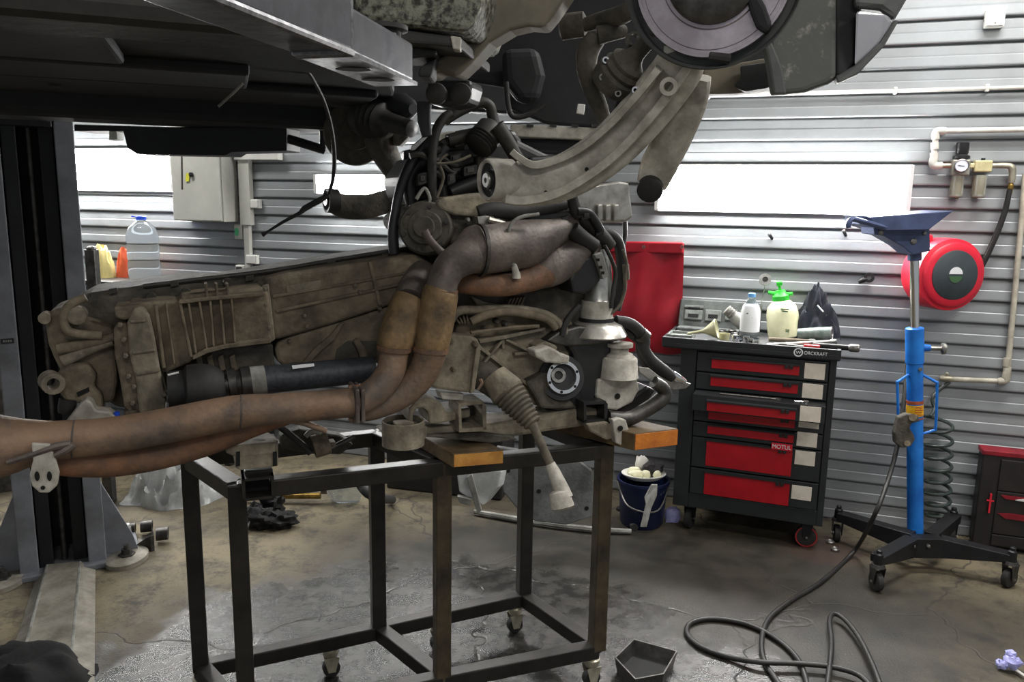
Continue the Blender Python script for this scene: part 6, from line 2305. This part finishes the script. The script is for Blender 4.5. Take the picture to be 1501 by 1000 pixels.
# ---------------- extra clutter that fills the top of the engine
random.seed(11)
for i in range(16):
    x0 = 596 + random.random() * 60
    y0 = 226 + random.random() * 60
    o0 = 0.06 + random.random() * 0.10
    r0 = 3 + random.random() * 4
    dx = 25 + random.random() * 70
    dy = -30 + random.random() * 50
    etube('loom_tube', [(x0, y0, r0), (x0 + dx * 0.35, y0 + dy * 0.2 - 10 * random.random(), r0), (x0 + dx * 0.7, y0 + dy * 0.8, r0), (x0 + dx, y0 + dy, r0)], random.choice(('plastic_black', 'wire_dark', 'rubber')), o0, seg=8)
for x, y, w_, h_, off, m in ((668, 232, 16, 12, 0.08, 'plastic_black'), (690, 250, 20, 14, 0.07, 'plastic_black'), (620, 262, 14, 18, 0.06, 'wire_dark'), (662, 262, 12, 16, 0.05, 'plastic_black'), (742, 262, 18, 12, 0.06, 'wire_dark'), (600, 226, 16, 14, 0.16, 'plastic_black'), (860, 316, 14, 12, -0.02, 'wire_dark'), (880, 338, 12, 14, -0.01, 'plastic_black'), (828, 322, 14, 10, -0.01, 'wire_dark'), (676, 210, 18, 10, 0.12, 'wire_dark')):
    c_ = slab('connector', [(x - w_ / 2, y - h_ / 2 + 2), (x + w_ / 2, y - h_ / 2 - 2), (x + w_ / 2, y + h_ / 2 - 2), (x - w_ / 2, y + h_ / 2 + 2)], off, 0.03, m, bevel=0.003)
    slab('clip', [(x - w_ / 4, y - h_ / 4), (x + w_ / 4, y - h_ / 4 - 1), (x + w_ / 4, y + h_ / 6), (x - w_ / 4, y + h_ / 6 + 1)], off - 0.006, 0.01, 'steel_dark', c_, bevel=0.001)
# cable clips and plugs along the gearbox top edge
for x, y in ((160, 424), (250, 413), (360, 405), (480, 384), (560, 372)):
    slab('edge_clip', [(x, y), (x + 12, y - 2), (x + 12, y + 6), (x, y + 8)], 0.14, 0.03, 'cast_dark', up_, bevel=0.002)
etube('gearbox_harness', [(210, 420, 3.5), (300, 409, 3.5), (400, 397, 3.5), (500, 380, 3.5), (600, 364, 3.5)], 'wire_dark', 0.15, seg=8)
slab('data_plate', [(420, 420), (470, 411), (471, 424), (421, 433)], 0.042, 0.004, 'cast_dusty', mid, bevel=0.001)
for poly in ([(404, 455), (600, 412), (601, 416), (405, 459)], [(540, 384), (545, 383), (560, 446), (555, 448)]):
    slab('casting_rib', poly, 0.036, 0.02, 'cast_brown', mid, bevel=0.002)
# pipe weld seams
for x, y, r, off in ((352, 604, 25.6, XO), (108, 644, 28.5, XO)):
    p = EN(x, y, off)
    g = G()
    k = px(p)
    g.lathe(p, ENG_A - Z3 * 0.1, [(-0.003, (r - 2) * k), (-0.002, r * k), (0.002, r * k), (0.003, (r - 2) * k)], 26, closed=True)
    g.build('weld_seam', 'exhaust_grey', ea, smooth=True)

# ================================================================== car on the lift
CO = V((-0.46, 1.64, 1.90))
CDX = V((math.cos(R(20)), math.sin(R(20)), 0))
CDN = V((-math.sin(R(20)), math.cos(R(20)), 0))
car = thing('car', CO + CDX * 0.2 + CDN * 0.85, 'raised car underbody with bare brake disc and front bumper, above the engine', 'car')


def cp(a, n, z):
    return CO + CDX * a + CDN * n + Z3 * (z - 1.90)


def kbox(name, a0, a1, n0, n1, z0, z1, m, parent=car, bevel=0.01):
    g = G()
    g.box(cp((a0 + a1) / 2, (n0 + n1) / 2, (z0 + z1) / 2), CDX * ((a1 - a0) / 2), CDN * ((n1 - n0) / 2), Z3 * ((z1 - z0) / 2))
    return g.build(name, m, parent, bevel=bevel)


def cslab(name, poly, vec, m, parent=car, bevel=0.006, Y=None, bseg=2):
    g = G()
    g.prism([PY(p[0], p[1], p[2] if len(p) > 2 else Y) for p in poly], V(vec))
    return g.build(name, m, parent, bevel=bevel, bseg=bseg)


def ctube(name, lst, m, parent=car, seg=14, n=6):
    g = G()
    g.tube(ptube(PY, lst), seg=seg, n=n)
    return g.build(name, m, parent, smooth=True)


kbox('near_sill', -2.6, 0.06, -0.10, 0.10, 1.90, 2.06, 'underbody', bevel=0.03)
g = G()
g.prism([cp(-2.6, 0.08, 1.955), cp(0.10, 0.08, 1.955), cp(0.30, 0.5, 1.955), cp(0.42, 1.0, 1.955), cp(0.50, 1.46, 1.955), cp(-2.6, 1.46, 1.955)], Z3 * 0.065)
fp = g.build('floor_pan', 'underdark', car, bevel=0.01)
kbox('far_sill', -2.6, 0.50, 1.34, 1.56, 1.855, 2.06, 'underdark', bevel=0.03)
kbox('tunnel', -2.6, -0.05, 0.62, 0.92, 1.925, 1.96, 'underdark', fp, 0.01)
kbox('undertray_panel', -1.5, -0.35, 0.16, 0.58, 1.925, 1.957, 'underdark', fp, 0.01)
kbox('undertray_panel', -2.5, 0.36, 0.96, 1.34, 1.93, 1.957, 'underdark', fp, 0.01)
for a, n in ((-1.2, 0.3), (-0.8, 0.45), (-0.6, 1.1)):
    g = G()
    g.lathe(cp(a, n, 1.93), -Z3, [(0, 0.02), (0.008, 0.02), (0.01, 0.01)], 10)
    g.build('clip', 'underbody', fp)
g = G()
g.tube(ptube(PY, [(320, 156, 2, 2.1), (340, 138, 2, 2.1), (356, 122, 2, 2.1)]), seg=6)
g.build('bracket_wire', 'light_grey_dirty', car)
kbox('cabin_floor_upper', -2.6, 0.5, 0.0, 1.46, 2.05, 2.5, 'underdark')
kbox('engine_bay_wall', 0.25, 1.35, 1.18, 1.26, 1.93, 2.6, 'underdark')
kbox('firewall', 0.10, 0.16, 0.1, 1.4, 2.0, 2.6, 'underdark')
# speckled cross member and rail
cslab('rear_mount_box', [(512, -60), (712, -60), (706, 0), (692, 36), (684, 46), (528, 30), (510, 0)], (0.05, 0.30, 0), 'speckle', bevel=0.012, Y=1.66)
cslab('rail_flange', [(524, 34), (660, 52), (676, 54), (676, 72), (662, 68), (560, 60), (520, 48)], (0.05, 0.3, 0), 'underbody', bevel=0.006, Y=1.68)
cslab('rail_tab', [(660, 52), (676, 54), (675, 74), (664, 72)], (0, 0.03, 0), 'arm_alu', bevel=0.003, Y=1.67)
cslab('rubber_pad', [(580, 64), (640, 72), (640, 80), (600, 86), (586, 78)], (0, 0.1, 0), 'rubber', bevel=0.006, Y=1.72)
cslab('frame_rail', [(612, 112), (632, 113), (642, 104), (668, 113), (690, 92), (716, 62), (746, 44), (772, 38), (796, 40), (812, 20), (832, -10), (840, -60), (706, -60), (700, 0), (684, 48), (660, 76), (630, 90), (612, 100)], (0.02, 0.07, 0), 'railbeige', bevel=0.012, Y=1.80, bseg=3)
cslab('rail_foot', [(612, 112), (632, 113), (640, 84), (614, 98)], (0, 0.1, 0), 'underbody', bevel=0.006, Y=1.74)
cslab('wheel_arch', [(700, 70), (716, 62), (760, 42), (800, 38), (830, -60), (1180, -60), (1180, 60), (1060, 120), (1010, 170), (930, 190), (880, 188), (800, 182), (746, 160), (742, 128), (690, 120), (672, 112)], (0.02, 0.05, 0), 'underdark', bevel=0.01, Y=2.75)
cslab('arch_bulge', [(735, 70), (790, 68), (800, 110), (790, 150), (760, 150), (738, 120)], (0, 0.08, 0), 'underdark', bevel=0.03, Y=2.62, bseg=3)
cslab('body_mount', [(625, 116), (690, 116), (690, 128), (684, 150), (656, 156), (624, 152)], (0.03, 0.10, 0), 'plastic_black', bevel=0.012, Y=2.1)
for x in (640, 676):
    g = G()
    p = PY(x, 138, 2.08)
    g.lathe(p, V((0, -1, -0.1)), [(0, 16 * px(p)), (0.02, 15 * px(p)), (0.025, 9 * px(p))], 18)
    g.build('mount_cap', 'wire_dark', car, smooth=True)
ctube('mount_post', [(622, 150, 11, 2.12), (622, 180, 10, 2.12), (626, 200, 8, 2.12)], 'plastic_black', n=2)
# radiator support bar
cslab('radiator_support', [(748, 182), (938, 190), (938, 208), (748, 200)], (0.0, 0.06, 0), 'arm_alu', bevel=0.004, Y=2.72)
for x in (772, 806, 838, 868, 898):
    cslab('support_rib', [(x, 182), (x + 10, 182.5), (x + 10, 186), (x, 185.6)], (0.0, 0.01, 0), 'underbody', bevel=0, Y=2.712)
cslab('support_lower', [(748, 202), (938, 209), (930, 232), (830, 228), (752, 222)], (0, 0.08, 0), 'underdark', bevel=0.006, Y=2.76)
ctube('brake_line', [(742, 120, 4, 2.5), (746, 160, 4, 2.5), (756, 172, 4, 2.5), (780, 166, 4, 2.5), (800, 152, 4, 2.5)], 'rubber', n=4)
cslab('white_tag', [(847, 152), (858, 153), (856, 168), (845, 166)], (0, 0.01, 0), 'white_plastic', bevel=0.002, Y=2.4)

# suspension: fork, drive shaft, knuckle
ctube('strut_fork', [(874, 56, 15, 1.95), (862, 75, 17, 1.95), (860, 100, 15, 1.95), (868, 130, 14, 1.96), (880, 160, 12, 1.97), (889, 184, 8, 1.98)], 'cast_dark', n=5)
ctube('strut_fork', [(876, 52, 14, 1.93), (896, 48, 12, 1.93), (916, 46, 9, 1.94)], 'cast_dark')
g = G()
p = PY(838, 38, 2.0)
g.lathe(p, V((1, -0.2, 0.1)), [(-0.03, 0.02), (-0.025, 0.03), (0.03, 0.03), (0.035, 0.02)], 18)
g.build('strut_bushing', 'cast_dark', car, smooth=True)
ctube('upper_arm', [(846, 40, 9, 2.0), (880, 30, 12, 1.95), (915, 20, 14, 1.9), (940, 0, 14, 1.85), (950, -40, 14, 1.85)], 'cast_dark')
p0, p1 = PY(898, 118, 1.90), PY(968, 40, 1.80)
k = px(p0)
d = p1 - p0
g = G()
g.lathe(p0, d, [(-10 * k, 30 * k), (0, 33 * k), (14 * k, 33 * k), (18 * k, 28 * k), (24 * k, 31 * k), (30 * k, 26 * k), (36 * k, 27 * k), (42 * k, 20 * k), (50 * k, 14 * k), (58 * k, 12 * k), (140 * k, 11 * k)], 26)
ds = g.build('drive_shaft', 'cast_dark', car, smooth=True)
dd = d.normalized()
uu, ww = frame(dd)
for i, (x, y) in enumerate(((888, 88), (883, 113), (906, 137), (931, 132))):
    p = PY(x, y, 1.862)
    g = G()
    g.lathe(p, (CAM - p), [(-0.012, 2.6 * k), (-0.012, 4.8 * k), (0.006, 4.8 * k), (0.006, 2.6 * k)], 14, closed=True)
    g.build('joint_bolt', 'chrome' if i in (0, 3) else 'steel', ds, smooth=True)
    g = G()
    g.lathe(p, (CAM - p), [(-0.002, 2.6 * k), (0.0, 2.6 * k)], 12)
    g.build('bolt_hole', 'hole_black', ds)
g = G()
p = PY(928, 58, 1.86)
g.lathe(p, V((0.2, -1, 0)), [(-0.01, 7 * k), (-0.01, 10 * k), (0.01, 10 * k), (0.01, 7 * k)], 18, closed=True)
g.build('hose_ring', 'cast_dark', car, smooth=True)
ctube('ball_joint_boot', [(920, 140, 14, 1.92), (918, 156, 16, 1.92), (912, 166, 14, 1.92), (910, 174, 10, 1.92)], 'rubber', n=2)
# brake disc + dust shield
bc = PY(1046, -34, 1.73)
k = px(bc)
ba = ((CAM - bc).normalized() + V((-0.10, 0, 0.16))).normalized()
g = G()
g.lathe(bc, ba, [(-0.03, 60 * k), (-0.028, 126 * k), (0.012, 130 * k), (0.016, 128 * k), (-0.018, 122 * k), (-0.02, 60 * k)], 64, closed=True)
g.build('dust_shield', 'liner_grey', car, smooth=True)
g = G()
g.lathe(bc, ba, [(-0.012, 66 * k), (-0.012, 112 * k), (0.004, 113 * k), (0.012, 112 * k), (0.012, 108 * k), (0.009, 107.5 * k), (0.009, 102 * k), (0.012, 101 * k), (0.012, 74 * k), (0.016, 72 * k), (0.016, 66 * k)], 64, closed=True)
g.build('brake_disc', 'disc_metal', car, smooth=True)
g = G()
g.lathe(bc, ba, [(-0.01, 70 * k), (0.03, 66 * k), (0.036, 60 * k), (0.036, 30 * k), (0.05, 28 * k), (0.052, 0.0)], 40)
g.build('disc_hat', 'steel_dark', car, smooth=True)
g = G()
kc = RT * 1.0
P4 = [(1106, -20), (1122, 8), (1132, 36), (1122, 50), (1108, 40), (1100, 20), (1092, -10)]
g.prism([onplane(x, y, bc + ba * 0.03, ba) for x, y in P4], ba * -0.05)
g.build('brake_caliper', 'underdark', car, bevel=0.008)
ctube('shield_tab', [(1040, 82, 6, 1.72), (1070, 86, 7, 1.72)], 'underbody', n=1, seg=8)

# lower control arm: wishbone from the knuckle down to its bushing
caP = thing_parent = car
arm = [(1002, 66, 30, 1.80), (996, 96, 36, 1.82), (974, 128, 37, 1.86), (940, 170, 36, 1.90), (900, 212, 35, 1.93), (860, 242, 34, 1.95), (820, 262, 33, 1.96), (780, 270, 32, 1.97), (752, 268, 32, 1.97), (738, 256, 30, 1.97)]


def ribbon(name, lst, depth, m, parent, n=5, sub=1):
    """a beam whose visible width follows the list and whose thickness is `depth` metres"""
    P = cat(ptube(PY, lst), n)
    g = G()
    vs = []
    m_ = len(P)
    for i in range(m_):
        c, r = P[i]
        t = (P[min(i + 1, m_ - 1)][0] - P[max(i - 1, 0)][0]).normalized()
        view = (c - CAM).normalized()
        s_ = t.cross(view).normalized()
        b_ = s_.cross(t).normalized()
        for u_, v_ in ((-1, -0.55), (-0.8, -0.9), (0.8, -0.9), (1, -0.55), (1, 0.6), (0.8, 0.9), (-0.8, 0.9), (-1, 0.6)):
            vs.append(c + s_ * (r * u_) + b_ * (depth / 2 * v_))
    fs = []
    for i in range(m_ - 1):
        for q in range(8):
            fs.append((i * 8 + q, i * 8 + (q + 1) % 8, (i + 1) * 8 + (q + 1) % 8, (i + 1) * 8 + q))
    fs += [tuple(range(8))[::-1], tuple((m_ - 1) * 8 + q for q in range(8))]
    g.add(vs, fs)
    return g.build(name, m, parent, smooth=True, angle=50)


la = ribbon('control_arm', arm, 0.055, 'arm_alu', car)
ribbon('arm_edge_rib', [(1012, 90, 7, 1.79), (988, 128, 7, 1.82), (950, 176, 7, 1.86), (905, 224, 7, 1.89), (862, 258, 7, 1.91), (815, 284, 7, 1.925), (770, 294, 7, 1.93), (742, 292, 7, 1.935)], 0.03, 'arm_alu', la)
ribbon('arm_edge_rib', [(966, 100, 6, 1.80), (930, 144, 6, 1.84), (890, 186, 6, 1.88), (850, 218, 6, 1.91), (812, 236, 6, 1.925), (782, 242, 6, 1.93), (762, 232, 5, 1.935), (750, 222, 5, 1.935)], 0.03, 'arm_alu', la)
ribbon('arm_branch', [(1020, 112, 22, 1.84), (1010, 150, 26, 1.87), (990, 195, 27, 1.92), (968, 238, 27, 1.97), (956, 268, 22, 2.0)], 0.05, 'arm_alu', la)
g = G()
g.lathe(PY(954, 272, 1.99), V((-0.2, -0.8, -0.4)), [(-0.035, 0.02), (-0.03, 0.032), (0.03, 0.032), (0.035, 0.02)], 20)
g.build('branch_bushing', 'rubber', la, smooth=True)
g = G()
p = PY(980, 127, 1.80)
g.lathe(p, (CAM - p), [(-0.01, 6 * px(p)), (-0.01, 14 * px(p)), (0.012, 13 * px(p)), (0.012, 7 * px(p))], 22, closed=True)
g.build('arm_boss', 'arm_alu', la, smooth=True)
# bushing end
bp0 = PY(722, 264, 1.96)
kb = px(bp0)
bax = V((-0.86, -0.5, -0.05)).normalized()
g = G()
g.lathe(bp0, bax, [(-0.05, 30 * kb), (0.012, 31 * kb), (0.018, 29 * kb), (0.014, 25 * kb), (-0.04, 25 * kb)], 36)
g.build('bushing_eye', 'arm_alu', la, smooth=True)
g = G()
g.lathe(bp0, bax, [(-0.02, 26 * kb), (0.010, 25 * kb), (0.008, 14 * kb), (0.016, 13 * kb), (0.014, 0)], 30)
g.build('rubber_insert', 'rubber', la, smooth=True)
g = G()
g.lathe(bp0 + bax * 0.014, bax, [(0, 4 * kb), (0, 11 * kb), (0.006, 10 * kb), (0.006, 4 * kb)], 24, closed=True)
g.build('inner_sleeve', 'alu_bright', la, smooth=True)
g = G()
for x, y in ((836, 270), (860, 248), (800, 282)):
    p = PY(x, y, 1.925)
    g.lathe(p, (CAM - p), [(-0.004, 3 * px(p)), (0.001, 3 * px(p))], 8)
g.build('arm_hole', 'hole_black', la)

# bumper, liner
cslab('wheel_liner', [(1128, -60), (1226, -60), (1226, 20), (1225, 112), (1210, 122), (1176, 134), (1132, 139), (1128, 100)], (0.02, 0.03, 0), 'liner_dirt', bevel=0.01, Y=1.98)
cslab('liner_edge', [(1120, 60), (1132, 60), (1148, 100), (1154, 138), (1134, 139), (1128, 100)], (0.0, 0.03, 0), 'liner_grey', bevel=0.006, Y=1.975)
cslab('bumper_inner', [(1225, -60, 1.98), (1262, -60, 1.98), (1258, 20, 1.98), (1252, 90, 1.98), (1240, 110, 1.98), (1226, 112, 1.98)], (0.02, 0.03, 0), 'underdark', bevel=0.006)
bum = [(1254, 14, 1.95), (1300, 20, 1.97), (1308, 30, 1.98), (1290, 62, 1.99), (1262, 95, 1.99), (1252, 98, 1.97)]
cslab('bumper_skin', bum, (0.03, 0.05, 0), 'fender_grey', bevel=0.008)
cslab('bumper_corner', [(1258, -60, 1.96), (1352, -60, 2.0), (1332, -6, 2.0), (1312, 28, 1.98), (1290, 14, 1.965), (1252, 10, 1.95)], (0.02, 0.06, 0.0), 'liner_grey', bevel=0.012)
cslab('bumper_lip', [(1225, 112, 1.97), (1252, 96, 1.97), (1290, 62, 1.985), (1312, 28, 1.99), (1318, 30, 1.99), (1296, 68, 1.985), (1258, 108, 1.97), (1228, 122, 1.96)], (0.01, 0.04, 0), 'liner_grey', bevel=0.004)
cslab('bumper_lower', [(1030, 92, 2.25), (1082, 92, 2.25), (1128, 84, 2.25), (1128, 130, 2.25), (1078, 137, 2.25), (1030, 138, 2.25)], (0.02, 0.05, 0), 'railbeige', bevel=0.006)
cslab('bumper_duct', [(1084, 96, 2.2), (1128, 90, 2.2), (1128, 128, 2.2), (1090, 134, 2.2), (1074, 126, 2.2), (1086, 114, 2.2)], (0.02, 0.04, 0), 'underdark', bevel=0.006)

# far side axle parts hanging under the car
g = G()
p = PY(520, 196, 3.0)
k = px(p)
g.lathe(p, V((0.35, -1, -0.1)), [(-0.03, 20 * k), (-0.03, 44 * k), (0.01, 46 * k), (0.02, 44 * k), (0.02, 24 * k), (0.035, 22 * k), (0.035, 0.0)], 40)
g.build('far_brake_disc', 'cast_dark', car, smooth=True)
g = G()
p0, p1 = PY(546, 172, 2.9), PY(626, 196, 2.75)
k = px(p0)
g.lathe(p0, p1 - p0, [(-20 * k, 30 * k), (-4 * k, 32 * k), (0, 27 * k), (4 * k, 31 * k), (8 * k, 25 * k), (12 * k, 28 * k), (16 * k, 22 * k), (20 * k, 25 * k), (26 * k, 17 * k), (36 * k, 14 * k), (80 * k, 12 * k), (84 * k, 2 * k)], 26)
g.build('far_drive_shaft', 'wire_dark', car, smooth=True)
ctube('far_knuckle', [(560, 186, 20, 2.95), (556, 205, 22, 2.95), (566, 228, 20, 2.95), (578, 252, 16, 2.95), (586, 280, 16, 2.95), (596, 302, 18, 2.95)], 'cast_dark')
cslab('far_caliper', [(575, 196), (592, 192), (600, 200), (586, 214), (576, 212)], (0, 0.06, 0), 'cast_dark', bevel=0.006, Y=2.9)
ctube('far_hub', [(560, 160, 26, 2.95), (590, 158, 22, 2.9), (606, 160, 8, 2.85)], 'underdark', n=2)
# far control arm with bushing
ribbon('far_control_arm', [(486, 294, 16, 2.86), (505, 303, 17, 2.88), (535, 304, 17, 2.9), (565, 296, 17, 2.93), (596, 290, 16, 2.95)], 0.05, 'cast_dark', car)
p = PY(483, 294, 2.84)
k = px(p)
g = G()
g.lathe(p, V((-0.85, -0.5, 0)), [(-0.03, 17 * k), (0.012, 18 * k), (0.012, 15 * k), (0.0, 8 * k), (0.01, 7 * k), (0.01, 0)], 26)
g.build('far_bushing', 'rubber', car, smooth=True)
g = G()
g.lathe(p + V((-0.85, -0.5, 0)) * 0.012, V((-0.85, -0.5, 0)), [(0, 3 * k), (0, 8 * k), (0.004, 8 * k), (0.004, 3 * k)], 20, closed=True)
g.build('inner_sleeve', 'alu_bright', car, smooth=True)
ctube('sensor_cable', [(446, 96, 2.5, 2.3), (462, 122, 2.8, 2.4), (476, 152, 3, 2.5), (486, 190, 3.2, 2.6), (490, 230, 3.4, 2.7), (488, 262, 3, 2.75), (482, 284, 2.5, 2.78)], 'rubber', seg=8)
ctube('cable_probe', [(482, 286, 2.5, 2.78), (468, 294, 4.5, 2.77), (446, 306, 4.5, 2.76), (440, 312, 3, 2.75), (414, 326, 2.2, 2.75), (392, 340, 1.8, 2.74), (385, 344, 4, 2.74)], 'rubber', n=2, seg=8)

# ================================================================== near lift arm
az = 1.813
LAa, LAe, LAi = PY(252, 0, 0.84), PY(518, 91, 1.21), PY(612, 128, 1.50)
t = thing('lift_arm', V((LAi.x, LAi.y, az)), 'telescopic dark grey steel lift arm reaching under the car', 'lift arm')
aw = 0.095
adir = V((LAi.x - LAa.x, LAi.y - LAa.y, 0)).normalized()
aside = V((-adir.y, adir.x, 0))
A0 = V((LAa.x, LAa.y, az)) - adir * 0.55
A1 = V((LAe.x, LAe.y, az))
A2 = V((LAi.x, LAi.y, az))


def armbox(p, q, w, z0, z1, inset=0.0):
    a = p + aside * inset
    b_ = q + aside * inset
    g = G()
    g.prism([a + Z3 * z0, a + aside * w + Z3 * z0, a + aside * w + Z3 * z1, a + Z3 * z1], b_ - a)
    return g


armbox(A0, A1, aw, 0.0, 0.085).build('outer_tube', 'arm_grey', t, bevel=0.007, bseg=3)
armbox(A1 - adir * 0.02, A2, aw - 0.016, 0.002, 0.070, 0.008).build('inner_tube', 'arm_grey', t, bevel=0.006, bseg=3)
g = G()
g.tube([(A1 + Z3 * 0.003 + aside * 0.004, 0.005), (A1 + Z3 * 0.082 + aside * 0.004, 0.005)], n=1, seg=8)
g.tube([(A1 + aside * 0.002 - Z3 * 0.001, 0.005), (A1 + aside * (aw - 0.002) - Z3 * 0.001, 0.005)], n=1, seg=8)
g.build('weld_bead', 'weld', t, smooth=True)
g = G()
g.tube([(A2 - adir * 0.09 + aside * 0.008 + Z3 * 0.004, 0.004), (A2 - adir * 0.09 + aside * 0.008 + Z3 * 0.07, 0.004)], n=1, seg=8)
g.tube([(A0 + aside * 0.003, 0.006), (A1 + aside * 0.003, 0.006)], n=1, seg=8)
g.build('weld_bead', 'weld', t, smooth=True)
g = G()
g.prism([A1 - adir * 0.02 + aside * 0.0 - Z3 * 0.004, A2 + aside * 0.0 - Z3 * 0.004, A2 + aside * 0.085 - Z3 * 0.004, A1 - adir * 0.02 + aside * 0.09 - Z3 * 0.004], Z3 * 0.006)
g.build('bottom_plate', 'weld', t)
for f_ in (0.35, 0.72):
    c = A1 + (A2 - A1) * f_ + aside * 0.045 - Z3 * 0.005
    g = G()
    g.lathe(c, -Z3, [(0, 0.018), (0.001, 0.018)], 16, sq=(1, 1.6))
    g.build('plate_hole', 'hole_black', t)
g = G()
c = A2 - adir * 0.045 + aside * 0.045 + Z3 * 0.07
g.lathe(c, Z3, [(0, 0.03), (0.012, 0.03), (0.014, 0.042), (0.022, 0.042)], 20)
g.build('support_pad', 'rubber', t, smooth=True)
